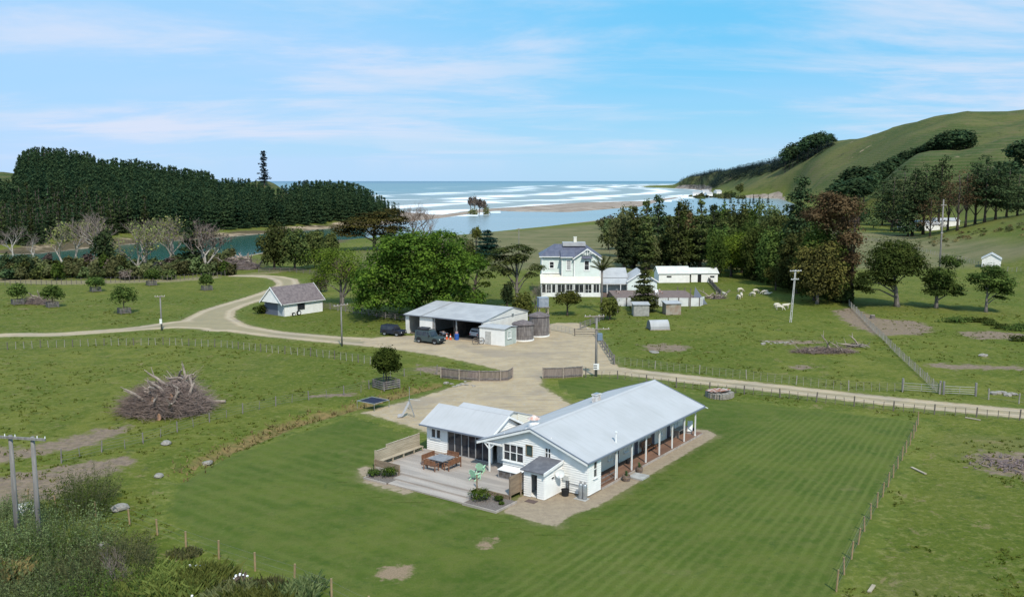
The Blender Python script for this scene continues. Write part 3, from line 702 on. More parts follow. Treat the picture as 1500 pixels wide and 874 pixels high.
def gable_roof(mb, x0, x1, y0, y1, ze, zr, th=.09, ridge='x', yr=None, m=0):
    if ridge == 'x':
        yr = (y0+y1)/2 if yr is None else yr
        for ya, za, yb, zb in ((y0, ze, yr, zr), (yr, zr, y1, ze)):
            mb.add([(x0,ya,za),(x1,ya,za),(x1,yb,zb),(x0,yb,zb),(x0,ya,za-th),(x1,ya,za-th),(x1,yb,zb-th),(x0,yb,zb-th)],
                   [(0,1,2,3),(7,6,5,4),(0,4,5,1),(3,2,6,7),(0,3,7,4),(1,5,6,2)], m)
    else:
        xr = (x0+x1)/2 if yr is None else yr
        for xa, za, xb, zb in ((x0, ze, xr, zr), (xr, zr, x1, ze)):
            mb.add([(xa,y0,za),(xa,y1,za),(xb,y1,zb),(xb,y0,zb),(xa,y0,za-th),(xa,y1,za-th),(xb,y1,zb-th),(xb,y0,zb-th)],
                   [(0,1,2,3),(7,6,5,4),(0,4,5,1),(3,2,6,7),(0,3,7,4),(1,5,6,2)], m)
    return mb

# ---------------------------------------------------------------- the white shearers' house in the foreground
HA = math.atan2(HU[1], HU[0])
house = empty('weatherboard_house', (HB[0], HB[1], 0), HA, 'long white weatherboard house with a pale grey gable roof and a posted verandah', 'house')
ZE, ZR, YRg = 2.92, 4.86, 5.35
top = lambda s: min(ZE + (s+.15)*(ZR-ZE)/5.5, ZE + (10.85-s)*(ZR-ZE)/5.5) - .10
w = MB()
lapwall(w, (0,0), (0,1), (-1,0), 0, 8.35, .12, top, [(6.27,8.33-.06,1.7,3.04),(5.35,5.95,2.42,3.28),(3.55,4.03,2.6,3.36)], breaks=(YRg,))
lapwall(w, (0,0), (0,1), (-1,0), 8.35, 10.70, 2.72, top)
lapwall(w, (0,0), (1,0), (0,-1), 0, 2.0, .12, 2.84, [(.86,1.3,1.42,2.68)])
lapwall(w, (22,0), (0,-1), (1,0), -10.6, -1.95, .12, lambda s: top(-s), breaks=(-YRg,))
lapwall(w, (0,10.6), (-1,0), (0,1), -22, -2.2, .12, 2.84)
lapwall(w, (0,8.35), (-1,0), (0,1), -2.2, 0, .35, 3.5)
lapwall(w, (2.2,10.6), (0,-1), (-1,0), 0, 2.25, .35, 2.85)
w.box(2.0, 2.06, 0, 1.93, .12, 2.8)
w.box(.13, 21.88, 2.2, 10.4, .0, .30)
w.build('wall', M['white'], house)
pl = MB(); cells = [7.0, 9.9, 13.2, 16.7, 20.15]; doors = [8.15, 11.75, 15.1, 18.45, 4.2]
pl.box(2.06, 22, 1.95, 2.15, .2, 3.55); pl.build('verandah_wall', M['cream'], house)
for s in cells:
    window(house, (0,1.95), (1,0), (0,-1), s-.33, s+.33, 1.0, 1.75, 1, 2, .06, M['trim'])
for s in doors:
    B = fb((0,1.95), (1,0), (0,-1)); d = MB(); B(d, s-.38, s+.38, -.02, .035, .26, 2.25)
    fr = d.build('door', mk('slate_blue_door', (.07,.075,.10), None, rough=.5) if s == doors[0] else bpy.data.materials['slate_blue_door'], house)
    f2 = MB(); B(f2, s-.46, s-.385, -.01, .06, .26, 2.32); B(f2, s+.385, s+.46, -.01, .06, .26, 2.32); B(f2, s-.385, s+.385, -.01, .06, 2.255, 2.32); f2.build('door_frame', M['trim'], fr)
    h = MB(); B(h, s+.27, s+.33, .04, .08, 1.15, 1.19); h.build('handle', M['metal'], fr)
window(house, (0,0), (0,1), (-1,0), 6.27, 8.27, 1.7, 3.04, 3, 2, .09)
window(house, (0,0), (0,1), (-1,0), 5.35, 5.95, 2.42, 3.28, 1, 1, .05, M['tan_post'], mk('green_curtain_glass', (.05,.085,.085), None, rough=.12), sill=False)
window(house, (0,0), (0,1), (-1,0), 3.55, 4.03, 2.6, 3.36, 2, 2, .06, sill=False)
window(house, (0,0), (1,0), (0,-1), .86, 1.3, 1.42, 2.68, 1, 2, .09)
window(house, (2.2,10.6), (0,-1), (-1,0), .3, 1.5, .75, 2.3, 2, 1, .06)
f = MB(); gable_roof(f, -.35, 22.15, -.15, 10.85, ZE, ZR); f.build('roof', M['roof'], house)
rc = MB(); rc.add([(-.36,YRg-.28,ZR-.075),(22.16,YRg-.28,ZR-.075),(22.16,YRg,ZR+.03),(-.36,YRg,ZR+.03),(22.16,YRg+.28,ZR-.075),(-.36,YRg+.28,ZR-.075)],[(0,1,2,3),(3,2,4,5)]); rc.build('ridge_cap', M['roof_y'], house)
for x in (-.42, 22.16):
    b = MB()
    for y0, y1, z0, z1 in ((-.17, YRg, ZE, ZR), (YRg, 10.87, ZR, ZE)):
        b.add([(x,y0,z0-.26),(x+.05,y0,z0-.26),(x+.05,y1,z1-.26),(x,y1,z1-.26),(x,y0,z0-.05),(x+.05,y0,z0-.05),(x+.05,y1,z1-.05),(x,y1,z1-.05)],
              [(0,3,2,1),(4,5,6,7),(0,1,5,4),(1,2,6,5),(2,3,7,6),(3,0,4,7)])
    b.build('barge_board', M['trim'], house)
for x in (-.44, 22.17):
    b = MB()
    for y0, y1, z0, z1 in ((-.2, YRg, ZE, ZR), (YRg, 10.9, ZR, ZE)):
        b.add([(x,y0,z0-.045),(x+.09,y0,z0-.045),(x+.09,y1,z1-.045),(x,y1,z1-.045),(x,y0,z0+.03),(x+.09,y0,z0+.03),(x+.09,y1,z1+.03),(x,y1,z1+.03)],
              [(0,3,2,1),(4,5,6,7),(0,1,5,4),(1,2,6,5),(2,3,7,6),(3,0,4,7)])
    b.build('verge_flashing', M['gutter'], house)
g = MB(); g.box(-.38, 22.15, -.27, -.155, ZE-.14, ZE-.02); g.box(-.38, 22.15, 10.855, 10.97, ZE-.14, ZE-.02); g.build('gutter', M['gutter'], house)
fl = MB(); fl.box(2.06, 22.1, -.05, 1.94, .12, .24); fl.box(2.06, 22.1, -.09, -.052, .02, .22, 1); fl.build('verandah_floor', [M['deckdark'], M['deck']], house)
for i, u in enumerate([4.85, 7.5, 10.15, 12.8, 15.45, 18.1, 20.6, 21.95]):
    p = MB(); y = .08 if i < 7 else 1.9
    p.box(u-.055, u+.055, y-.055, y+.055, .24, ZE-.02)
    for sx in (-1, 1): p.bar((u, y, 2.45), (u+sx*.38, y, ZE-.06), .04, .05)
    if i == 6: p.box(u-.08, u+.08, y-.08, y+.08, .24, .34)
    p.build('post', M['trim'], house)
p = MB(); p.tube([(4.45,-.2,2.8),(4.45,-.05,2.6),(4.45,.0,.1)], .045, 8); p.build('downpipe', M['trim'], house)
r = MB(); r.bar((2.1,.0,.95), (4.4,.0,.95), .06, .08); r.bar((2.1,.0,.55), (4.4,.0,.55), .03, .06); r.build('handrail', M['oldwood'], house)
v = MB(); v.box(-.35, -.25, 9.5, 9.64, .4, 2.9); v.bar((-.3,9.57,2.35),(-.3,8.95,2.95),.07,.08); v.bar((-.3,9.57,2.35),(-.3,10.2,2.95),.07,.08); v.box(-.36,-.24,8.4,10.7,2.86,2.98); v.build('porch_post', M['trim'], house)
# chimneys, flue
c = MB(); c.lathe((2.04,6.6,4.2),[(.48,0),(.48,.42),(.36,.46),(.34,.75),(.40,.77)],14); ch = c.build('roof_vent', M['trim'], house)
c = MB(); c.lathe((2.04,6.6,4.97),[(.56,0),(.02,.34)],14); c.build('vent_cap', mk('orange_pink_cap', (.55,.30,.22), (.70,.62,.58), 3, .6), ch)
c = MB(); c.box(11.75,12.55,6.1,6.6,4.2,5.12); c.box(11.7,12.6,6.05,6.65,5.12,5.22); ch = c.build('chimney', mk('white_brick', (.66,.65,.63), (.45,.40,.37), 5, .85), house)
c = MB(); c.box(11.8,12.5,6.15,6.55,5.221,5.26); c.build('chimney_cap', M['metal'], ch)
c = MB(); c.tube([(5.4,.5,3.0),(5.4,.5,3.95)], .07, 10); c.tube([(5.4,.5,3.97),(5.4,.5,4.07)], .12, 10); c.build('flue', M['trim'], house)
c = MB(); c.tube([(22.2,-.2,2.83),(22.75,-.25,2.6)], .05, 8); c.build('overflow_spout', M['trim'], house)
# --- wing with the bifold doors
e = MB()
lapwall(e, (1.6,18.2), (0,-1), (-1,0), 0, 7.5, .42, 2.72, [(.55,1.63,1.63,2.46),(2.48,7.3,.45,2.52)])
lapwall(e, (1.6,18.2), (1,0), (0,1), 0, 4.4, .1, lambda s: 2.72+min(s,4.4-s)*.62, breaks=(2.2,))
lapwall(e, (1.6,10.75), (1,0), (0,-1), 0, 4.4, 2.6, lambda s: 2.72+min(s,4.4-s)*.62, breaks=(2.2,))
e.box(1.75, 5.9, 10.8, 18.05, .1, .42)
e.build('wing_wall', M['white'], house)
e = MB(); gable_roof(e, 1.0, 6.6, 10.45, 18.6, 2.86, 4.25, ridge='y', yr=3.8); e.build('wing_roof', M['roof_y'], house)
for y in (18.58, 10.40):
    e = MB()
    for x0, x1, z0, z1 in ((1.0,3.8,2.86,4.25),(3.8,6.6,4.25,2.86)):
        e.add([(x0,y,z0-.22),(x1,y,z1-.22),(x1,y+.05,z1-.22),(x0,y+.05,z0-.22),(x0,y,z0-.02),(x1,y,z1-.02),(x1,y+.05,z1-.02),(x0,y+.05,z0-.02)],[(0,3,2,1),(4,5,6,7),(0,1,5,4),(1,2,6,5),(2,3,7,6),(3,0,4,7)])
    e.build('barge_board', M['trim'], house)
e = MB(); e.box(.88,.995,10.9,18.6,2.74,2.86); e.build('gutter', M['gutter'], house)
window(house, (1.6,18.2), (0,-1), (-1,0), .58, 1.6, 1.66, 2.43, 2, 1, .07, bar=.09)
B = fb((1.6,18.2), (0,-1), (-1,0)); bf = MB(); B(bf, 2.48, 7.3, -.02, .05, 2.47, 2.56); B(bf, 2.48, 7.3, -.02, .05, .43, .49)
for k in range(7):
    s = 2.5 + k*4.76/6; B(bf, s-.045, s+.045, -.02, .045, .49, 2.47)
bf = bf.build('bifold_doors', M['greymetal'], house)
for k in range(6):
    s = 2.5 + k*4.76/6; g = MB(); B(g, s+.05, s+4.76/6-.05, -.03, .0, .5, 2.46); g.build('pane', M['glass'], bf)
# rear wing, higher and lighter roof
e = MB()
lapwall(e, (5.6,10.8), (1,0), (0,-1), 0, 3.8, .1, lambda s: 4.1-s*.31)
lapwall(e, (5.6,16.4), (1,0), (0,1), 0, 3.8, .1, lambda s: 4.1-s*.31)
lapwall(e, (9.4,10.8), (0,1), (1,0), 0, 5.6, .1, 2.95); e.build('rear_wall', M['cream'], house)
e = MB()
for xa, za, xb, zb in ((4.1,4.18,4.9,4.42),(4.9,4.42,9.7,2.85)): e.add([(xa,10.7,za),(xa,16.5,za),(xb,16.5,zb),(xb,10.7,zb),(xa,10.7,za-.09),(xa,16.5,za-.09),(xb,16.5,zb-.09),(xb,10.7,zb-.09)],[(0,1,2,3),(7,6,5,4),(0,4,5,1),(3,2,6,7),(0,3,7,4),(1,5,6,2)])
e.build('rear_roof', M['roof_y'], house)
e = MB(); e.prism([(3.75,2.7),(9.4,2.7),(9.4,2.86),(4.9,4.32),(4.15,4.09),(3.75,4.12)], 10.86, 10.95, 0, 'y'); e.build('rear_gable', M['cream'], house)
# --- porch hut (toilet shed) stuck on the gable wall
hut = MB()
lapwall(hut, (-2.65,2.42), (0,1), (-1,0), 0, 1.93, .06, 2.12, [(.62,1.28,.06,2.0)])
lapwall(hut, (-2.65,2.42), (1,0), (0,-1), 0, 2.6, .06, lambda s: 2.12+s*.13, [(1.0,1.4,1.45,1.62)])
lapwall(hut, (-2.65,4.35), (1,0), (0,1), 0, 2.6, .06, lambda s: 2.12+s*.13); hut.box(-2.5,-.05,2.56,4.2,.0,.1)
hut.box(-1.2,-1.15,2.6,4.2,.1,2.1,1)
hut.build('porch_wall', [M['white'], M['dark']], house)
hut = MB(); hut.add([(-2.9,2.3,2.16),(.0,2.3,2.54),(.0,4.58,2.54),(-2.9,4.58,2.16),(-2.9,2.3,2.24),(.0,2.3,2.62),(.0,4.58,2.62),(-2.9,4.58,2.24)],[(0,3,2,1),(4,5,6,7),(0,1,5,4),(1,2,6,5),(2,3,7,6),(3,0,4,7)])
hut.build('porch_roof', M['felt'], house)
hut = MB(); hut.add([(-2.95,2.22,2.05),(.0,2.22,2.44),(.0,2.29,2.44),(-2.95,2.29,2.05),(-2.95,2.22,2.30),(.0,2.22,2.69),(.0,2.29,2.69),(-2.95,2.29,2.30)],[(0,3,2,1),(4,5,6,7),(0,1,5,4),(1,2,6,5),(2,3,7,6),(3,0,4,7)])
hut.build('porch_barge', M['trim'], house)
window(house, (-2.65,2.42), (1,0), (0,-1), 1.0, 1.4, 1.45, 1.62, 1, 1, .03, sill=False)
B = fb((-2.65,2.42), (0,1), (-1,0)); d = MB(); B(d,.62,.66,-.65,.03,.06,2.0); B(d,1.24,1.28,-.02,.04,.06,2.0); B(d,.66,1.24,-.02,.04,1.95,2.0); d.build('porch_door_frame', M['trim'], house)
d = MB(); d.box(-2.0,-1.9,2.75,3.3,.3,1.5); d.build('coats', mk('maroon_cloth', (.09,.03,.035), (.03,.025,.03), 6, .9), house)
# dish, meter box, pipes
d = MB(); q = []
c0 = Vector((-1.05,1.98,1.85)); ax = Vector((-.75,-.45,.42)).normalized(); s1 = ax.cross(Vector((0,0,1))).normalized(); s2 = s1.cross(ax)
pr = [(.02,-.09),(.15,-.075),(.28,-.04),(.38,.02)]; n = 20
for r_, o_ in pr:
    for k in range(n): t = 2*math.pi*k/n; q.append(tuple(c0 + (s1*math.cos(t)+s2*math.sin(t)*.92)*r_ + ax*o_))
d.add(q, [(i*n+k, i*n+(k+1)%n, (i+1)*n+(k+1)%n, (i+1)*n+k) for i in range(3) for k in range(n)])
d.tube([tuple(c0-ax*.09), (-1.0,2.4,1.75)], .025, 6); d.tube([tuple(c0-s2*.36), tuple(c0+ax*.42)], .015, 6); d.tube([tuple(c0+ax*.38), tuple(c0+ax*.48)], .04, 8)
d.build('satellite_dish', mk('pale_dish', (.62,.63,.62), None, rough=.5), house)
d = MB(); d.box(-.16,-.03,1.75,2.28,1.06,1.44); d.build('meter_box', mk('pale_box', (.55,.56,.55), None, rough=.6), house)
d = MB(); d.tube([(-.1,1.93,.05),(-.1,1.93,1.05)], .05, 8); d.tube([(-.1,1.74,.05),(-.1,1.74,1.05)], .05, 8); d.tube([(-.08,1.7,.85),(-.08,.1,.78)], .018, 6); d.build('drain_pipe', mk('dark_pipe', (.09,.09,.095), None, rough=.6), house)
# --- deck, steps, screens, planters
def dk(name, boxes, mat, par=house):
    m_ = MB()
    for bx in boxes: m_.box(*bx)
    return m_.build(name, mat, par)
deck = MB(); bw = .14
x = -5.0
while x < 1.45: deck.box(x, x+bw-.012, (7.9 if x < -4.2 else 4.7), 18.55, .37, .41); x += bw
x = -.0
deck.box(-5.02,-4.98,7.9,18.55,.02,.37); deck.box(-5,1.4,18.56,18.6,.02,.39); deck.box(0.0,2.1,8.4,10.55,.3,.405); deck.box(-4.9,1.4,8,18.5,.30,.36)
deck.build('deck', M['deck'], house)
st = MB()
for (xa, xb, ya, yb, z) in ((-6.0,-5.03,7.2,15.35,.27),(-7.0,-6.02,7.15,15.05,.14)):
    x = xa
    while x < xb-.05: st.box(x, min(x+bw-.01, xb), ya, yb, z-.04, z); x += bw
    st.box(xa-.02,xa-.002,ya,yb,.01,z-.001); st.box(xa,xb,ya-.03,ya-.001,.01,z-.002); st.box(xa,xb,yb+.001,yb+.03,.01,z-.002)
st.build('deck_steps', M['deck'], house)
def boards(m_, p0, p1, z0, z1, nb, gap=.018, th=.03):
    h = (z1-z0)/nb
    for i in range(nb): m_.bar((p0[0],p0[1],z0+h*(i+.5)), (p1[0],p1[1],z0+h*(i+.5)), th, h-gap)
sc1 = MB(); ys_ = [18.55]; xs_ = [-4.75,-3.3,-1.85,-.4,1.0]
for i in range(4): boards(sc1, (xs_[i],18.62), (xs_[i+1],18.62), .42, (1.65 if i == 0 else 1.92), 9)
for i, x in enumerate(xs_): sc1.box(x-.05,x+.05,18.64,18.74,.05,(1.75 if i < 1 else 1.98))
for i in range(4): sc1.box(xs_[i]+.03,xs_[i+1]-.03,18.57,18.7,(1.67 if i == 0 else 1.94),(1.70 if i == 0 else 1.97))
sc1.build('deck_screen', M['timber'], house)
sc1 = MB(); boards(sc1, (-4.95,15.6), (-4.95,18.55), .42, 1.05, 4); sc1.box(-5.06,-4.98,15.6,15.7,.02,1.05); sc1.box(-5.06,-4.98,18.45,18.55,.02,1.05); sc1.build('low_screen', M['timber2'], house)
bn = MB()
for k in range(3): bn.box(-4.7,.95,18.08+k*.15,18.21+k*.15,.82,.86)
for x in (-4.5,-3.1,-1.7,-.3,.85): bn.box(x-.05,x+.05,18.1,18.2,.41,.82)
bn.build('deck_bench', M['timber'], house)
s = MB(); boards(s, (-4.22,4.7), (-4.22,7.95), .0, .42, 3); s.box(-4.26,-4.16,7.86,7.96,.0,1.5); boards(s, (-4.22,4.62), (-2.75,4.62), .35, 1.95, 11); boards(s, (-4.30,4.64), (-4.30,6.2), .0, .30, 2)
s.box(-4.27,-4.17,4.52,4.6,.0,2.0); s.box(-2.85,-2.75,4.52,4.6,.0,2.0); boards(s, (-4.22,4.62),(-4.22,4.7),.3,1.9,10)
for k in range(11): s.bar((-2.7,4.62,.3+k*.15),(-2.3,4.62,.3+k*.15),.02,.05)
s.build('entry_screen', M['timber2'], house)
pl_ = MB()
for bs in (((-7.25,-7.17,15.1,17.7,.0,.2),(-7.169,-5.2,17.62,17.7,.0,.2)),((-7.17,-7.09,3.8,7.1,.0,.2),(-7.089,-4.4,3.8,3.88,.0,.2))):
    pl_ = MB(); [pl_.box(*bx) for bx in bs]; pl_.build('planter_edging', M['deck'], house)
M['mulch'] = mk('bark_mulch', (.20,.17,.15), (.11,.09,.08), 9, 1, .5)
for bx in ((-7.16,-5.04,15.15,17.61,.01,.12),(-7.08,-4.3,3.89,7.1,.01,.12)): so_ = MB(); so_.box(*bx); so_.build('planter_soil', M['mulch'], house)
dk('house_foundation', [(.1,22,.1,2.1,-.3,.12),(.1,21.9,2.1,10.5,-.3,.1),(1.7,6,10.9,18.1,-.3,.1)], M['concrete'])
# --- loose things about the house
def W(u, v, z=0.0): p = HL(u, v); return (p[0], p[1], z)
def adopt(name, u, v, z, ang, label, cat, group=None): return empty(name, W(u, v, z), HA+ang, label, cat, group)
def bench_seat(name, u, v, ang, L, label):
    e = adopt(name, u, v, .41, ang, label, 'bench', 'teak benches round the deck table')
    m_ = MB()
    for k in range(3): m_.box(-L/2, L/2, -.22+k*.15, -.09+k*.15, .42, .45)
    m_.build('seat', M['teak'], e)
    m_ = MB(); m_.box(-L/2, L/2, .22, .26, .84, .92); m_.box(-L/2, L/2, .22, .26, .50, .56); k = -L/2+.05
    while k < L/2-.05: m_.box(k, k+.07, .225, .25, .56, .84); k += .10
    m_.build('backrest', M['teak'], e)
    for sx in (-1, 1):
        m_ = MB(); x = sx*(L/2-.03); m_.box(x-.035, x+.035, -.27, -.2, 0, .64); m_.build('leg', M['teak'], e)
        m_ = MB(); m_.box(x-.035, x+.035, .2, .27, 0, .90); m_.build('leg', M['teak'], e)
        m_ = MB(); m_.box(x-.04, x+.04, -.3, .24, .64, .68); m_.build('armrest', M['teak'], e)
    return e
tb = adopt('outdoor_table', -1.55, 13.85, .41, 0, 'grey topped square dining table on the timber deck', 'table')
m_ = MB(); m_.box(-.85,.85,-.85,.85,.70,.75); m_.build('tabletop', M['greytop'], tb)
m_ = MB(); m_.box(-.7,.7,-.7,.7,.6,.699); m_.build('apron', M['teak'], tb)
for sx in (-1,1):
    for sy in (-1,1): m_ = MB(); m_.box(sx*.65-.05,sx*.65+.05,sy*.65-.05,sy*.65+.05,0,.6); m_.build('leg', M['teak'], tb)
bench_seat('outdoor_bench', -1.55, 15.15, 0, 1.7, 'teak bench left of the deck table, its back to the timber screen')
bench_seat('outdoor_bench', -1.55, 12.6, math.pi, 1.7, 'teak bench right of the deck table, its back to the green chairs')
bench_seat('outdoor_bench', -2.95, 13.85, math.pi/2, 1.3, 'teak bench between the deck table and the deck steps')
bench_seat('outdoor_bench', -.2, 13.85, -math.pi/2, 1.3, 'teak bench between the deck table and the bifold doors')
def adirondack(u, v, ang, label):
    e = adopt('garden_chair', u, v, .41, ang, label, 'garden chair', 'mint green garden chairs on the deck')
    m_ = MB(); 
    for k in range(5): y = -.28+k*.11; m_.bar((-.27,y,.36-k*.03),(.27,y,.36-k*.03),.10,.025)
    m_.build('seat', M['mint'], e)
    m_ = MB()
    for k in range(5):
        x = -.22+k*.11; h = (.86,.95,.99,.95,.86)[k]; m_.bar((x,.22,.24),(x*1.15,.22+(h-.24)*.42,h),.10,.022,up=(0,1,0))
    m_.build('backrest', M['mint'], e)
    for sx in (-1,1):
        m_ = MB(); m_.bar((sx*.32,-.34,.56),(sx*.32,.4,.56),.13,.025); m_.build('armrest', M['mint'], e)
        m_ = MB(); m_.box(sx*.3-.03,sx*.3+.03,-.32,-.24,0,.55); m_.build('leg', M['mint'], e)
        m_ = MB(); m_.bar((sx*.28,-.3,.33),(sx*.28,.5,.03),.04,.09); m_.build('leg', M['mint'], e)
adirondack(-1.0, 10.0, 2.0, 'mint green slatted garden chair on the deck, the one nearer the dining table')
adirondack(-2.7, 9.25, 1.6, 'mint green slatted garden chair on the deck, the one nearer the entry screen')
cb = adopt('outdoor_cabinet', -.75, 6.9, .37, 0, 'low outdoor serving bench with a white top below the big gable window', 'bench')
m_ = MB(); m_.add([(-.5,-1.15,.72),(.55,-1.15,.82),(.55,1.15,.82),(-.5,1.15,.72),(-.5,-1.15,.77),(.55,-1.15,.87),(.55,1.15,.87),(-.5,1.15,.77)],[(0,3,2,1),(4,5,6,7),(0,1,5,4),(1,2,6,5),(2,3,7,6),(3,0,4,7)]); m_.build('bench_top', M['trim'], cb)
m_ = MB(); m_.box(-.42,.5,-1.08,1.08,.04,.70); m_.build('body', mk('cabinet_dark', (.09,.075,.065), (.16,.15,.15), 4, .3), cb)
m_ = MB(); m_.box(-.46,-.425,-1.1,-1.04,0,.7); m_.box(-.46,-.425,1.04,1.1,0,.7); m_.box(-.46,-.425,-.2,-.12,0,.7); m_.box(-.455,-.425,-1.04,1.04,.02,.1); m_.build('frame', M['greymetal'], cb)
for (u, v, lb) in ((-1.35,-.05,'tall silver gas bottle on the slab by the gable corner, the left one'),(-1.33,-.42,'tall silver gas bottle on the slab by the gable corner, the right one')):
    e = adopt('gas_bottle', u+.75, v+.35, .04, 0, lb, 'gas bottle', 'silver gas bottles by the gable wall')
    m_ = MB(); m_.lathe((0,0,0),[(.15,0),(.185,.06),(.185,1.1),(.14,1.2),(.05,1.25)],16); m_.build('bottle', M['metal'], e, smooth=True)
    m_ = MB(); m_.lathe((0,0,1.22),[(.1,0),(.1,.16)],12); m_.tube([(0,0,1.25),(0,0,1.44)],.03,6); m_.build('valve', M['greymetal'], e)
m_ = MB(); m_.box(-1.0,-.2,-.35,.75,.0,.04); m_ = m_.build('concrete_slab', M['concrete'], None, loc=W(0,0), rz=HA); tag(m_, 'small pale concrete slab under the two gas bottles', 'slab')
e = adopt('rubbish_bin', -.75, 1.95-.3, .02, 0, 'low black plastic tub standing by the gable wall below the satellite dish', 'tub')
m_ = MB(); m_._lathe((0,0,0),[(.01,0),(.27,0),(.32,.48),(.35,.5),(.35,.53),(.29,.53),(.27,.4),(.01,.4)],16,0); m_.build('tub', M['black'], e)
m_ = MB(); m_.box(-.3,.3,-.45,.45,.0,.03); m_ = m_.build('doormat', mk('brown_mat', (.12,.085,.075), None, rough=1), None, loc=W(-3.45,3.1,.03), rz=HA); tag(m_, 'brown doormat on the gravel outside the porch hut door', 'doormat')
def shrub(name, loc, r, h, n, seed, mat, leaf, label, cat, group=None): return leafy(name, loc, [(0,0,h*.55,r,r,h*.5)], n, leaf, seed, mat, label, cat, group)
for (u, v, s_, lb) in ((5.3,-.6,.36,'round wooden barrel planter by the first verandah posts, the larger near one'),(7.95,-.45,.3,'round wooden barrel planter beside the verandah step, the smaller far one')):
    e = adopt('barrel_planter', u, v, .03, 0, lb, 'planter', 'barrel planters in front of the verandah')
    m_ = MB(); m_._lathe((0,0,0),[(.01,0),(s_*.82,0),(s_,.26),(s_*.88,.5),(s_*.78,.5),(s_*.7,.42),(.01,.42)],16,0); m_.build('barrel', mk('barrel_wood', (.21,.15,.11), (.13,.09,.07), 4, .9), e)
    m_ = MB(); m_.tube([(0,0,.1),(0,0,.11)],s_*.93,16); m_.tube([(0,0,.4),(0,0,.41)],s_*.96,16); m_.build('hoop', M['gutter'], e)
    m_ = MB()
    for k in range(26): a = rnd.random()*6.28; q = rnd.random()*.2; m_.bar((math.cos(a)*q*.4,math.sin(a)*q*.4,.42),(math.cos(a)*q,math.sin(a)*q,.55+rnd.random()*.35),.05,.01)
    m_.build('plant', mk('planter_leaf', (.05,.10,.03), None, rough=.7) if 'planter_leaf' not in bpy.data.materials else bpy.data.materials['planter_leaf'], e)
m_ = MB(); m_.box(-.7,.7,-.8,.55,.0,.14); m_ = m_.build('entrance_step', M['concrete'], None, loc=W(6.7,-.9,.03), rz=HA); tag(m_, 'pale concrete step in front of the verandah between the barrel planters', 'step')
vb = adopt('verandah_bench', 13.4, 1.55, .24, math.pi*0, 'dark wooden bench with tall slatted back under the middle verandah window', 'bench')
m_ = MB(); m_.box(-1.0,1.0,-.5,.05,.38,.43); m_.build('seat', M['teak'], vb); m_ = MB(); m_.box(-1.0,1.0,.1,.15,.45,1.05); m_.build('backrest', M['teak'], vb)
for x in (-.92,.92):
    for y in (-.42,.08): m_ = MB(); m_.box(x-.05,x+.05,y-.05,y+.05,0,.5); m_.build('leg', M['teak'], vb)
vb = adopt('verandah_table', 19.9, 1.3, .24, 0, 'grey wooden table on the verandah near its far end', 'table')
m_ = MB(); m_.box(-1.1,1.1,-.35,.35,.68,.74); m_.build('tabletop', M['deck'], vb)
for x in (-1,1): m_ = MB(); m_.box(x*.95-.04,x*.95+.04,-.3,.3,0,.68); m_.build('leg', M['deck'], vb)
vb = adopt('reclining_chair', 21.3, .95, .24, .4, 'white folding chair on the verandah beside the last post', 'chair')
m_ = MB(); m_.bar((-.5,0,.28),(.35,0,.36),.5,.05); m_.build('seat', M['trim'], vb); m_ = MB(); m_.bar((.35,0,.36),(.8,0,1.0),.5,.05); m_.build('backrest', M['trim'], vb)
for x in (-.4,.4): m_ = MB(); m_.box(x-.03,x+.03,-.22,.22,0,.3); m_.build('leg', M['greymetal'], vb)
for (u, lb) in ((8.9, 'small dark pot on the verandah floor near the second door'),(22.9,'dark tub on the gravel past the far end of the verandah')):
    e = adopt('flower_pot', u, 1.2, .24 if u < 20 else .03, 0, lb, 'pot')
    m_ = MB(); m_._lathe((0,0,0),[(.01,0),(.16,0),(.22,.3),(.18,.3),(.01,.26)],12,0); m_.build('pot', M['black'], e)
# trampoline with slide and swing pole
tr = empty('trampoline', G(*(547, 597), 0), HA, 'rectangular trampoline with a dark blue mat on the gravel beside the wing', 'trampoline')
X0, X1, Y0, Y1 = -1.0,.95,-1.1,1.1
m_ = MB(); m_.box(X0,X1,Y0,Y1,.84,.87); m_.build('mat', mk('navy_mat', (.014,.018,.042), None, rough=.8), tr)
m_ = MB()
ring = [(X0-.2,Y0-.2),(X1+.2,Y0-.2),(X1+.2,Y1+.2),(X0-.2,Y1+.2)]
for i in range(4): p, q = ring[i], ring[(i+1)%4]; m_.tube([(p[0],p[1],.86),(q[0],q[1],.86)],.03,6)
k = Y0
while k < Y1:
    m_.bar((X0-.2,k,.86),(X0,k,.86),.015,.015); m_.bar((X1,k,.86),(X1+.2,k,.86),.015,.015); k += .2
m_.build('frame', M['metal'], tr)
for p in ring: m_ = MB(); m_.tube([(p[0],p[1],.86),(p[0],p[1],0)],.028,6); m_.build('leg', M['metal'], tr)
sa, sb = Vector(G(582.5,610,0.08)), Vector(G(598.8,588,1.7)); sd_ = (sb-sa); sd_.z = 0; pr_ = sd_.cross(Vector((0,0,1))).normalized()
sld = empty('playground_slide', (sa.x, sa.y, 0), math.atan2(sd_.y, sd_.x), 'pale grey plastic slide with a ladder, standing beside the trampoline', 'slide')
L_ = sd_.length; m_ = MB(); m_.bar((0,0,.1),(.5,0,.18),.5,.05); m_.bar((.5,0,.18),(L_,0,1.55),.5,.05)
for y in (-.27,.27): m_.bar((0,y,.16),(.5,y,.24),.05,.2); m_.bar((.5,y,.24),(L_,y,1.62),.05,.2)
m_.build('chute', mk('pale_grey_plastic', (.42,.43,.46), None, rough=.4), sld)
m_ = MB()
for y in (-.25,.25): m_.tube([(L_,y,2.0),(L_+.6,y,0)],.03,6)
for k in range(5): f_ = .15+k*.17; m_.tube([(L_+.6*(1-f_),-.25,2.0*f_),(L_+.6*(1-f_),.25,2.0*f_)],.02,6)
m_.build('ladder', M['metal'], sld)
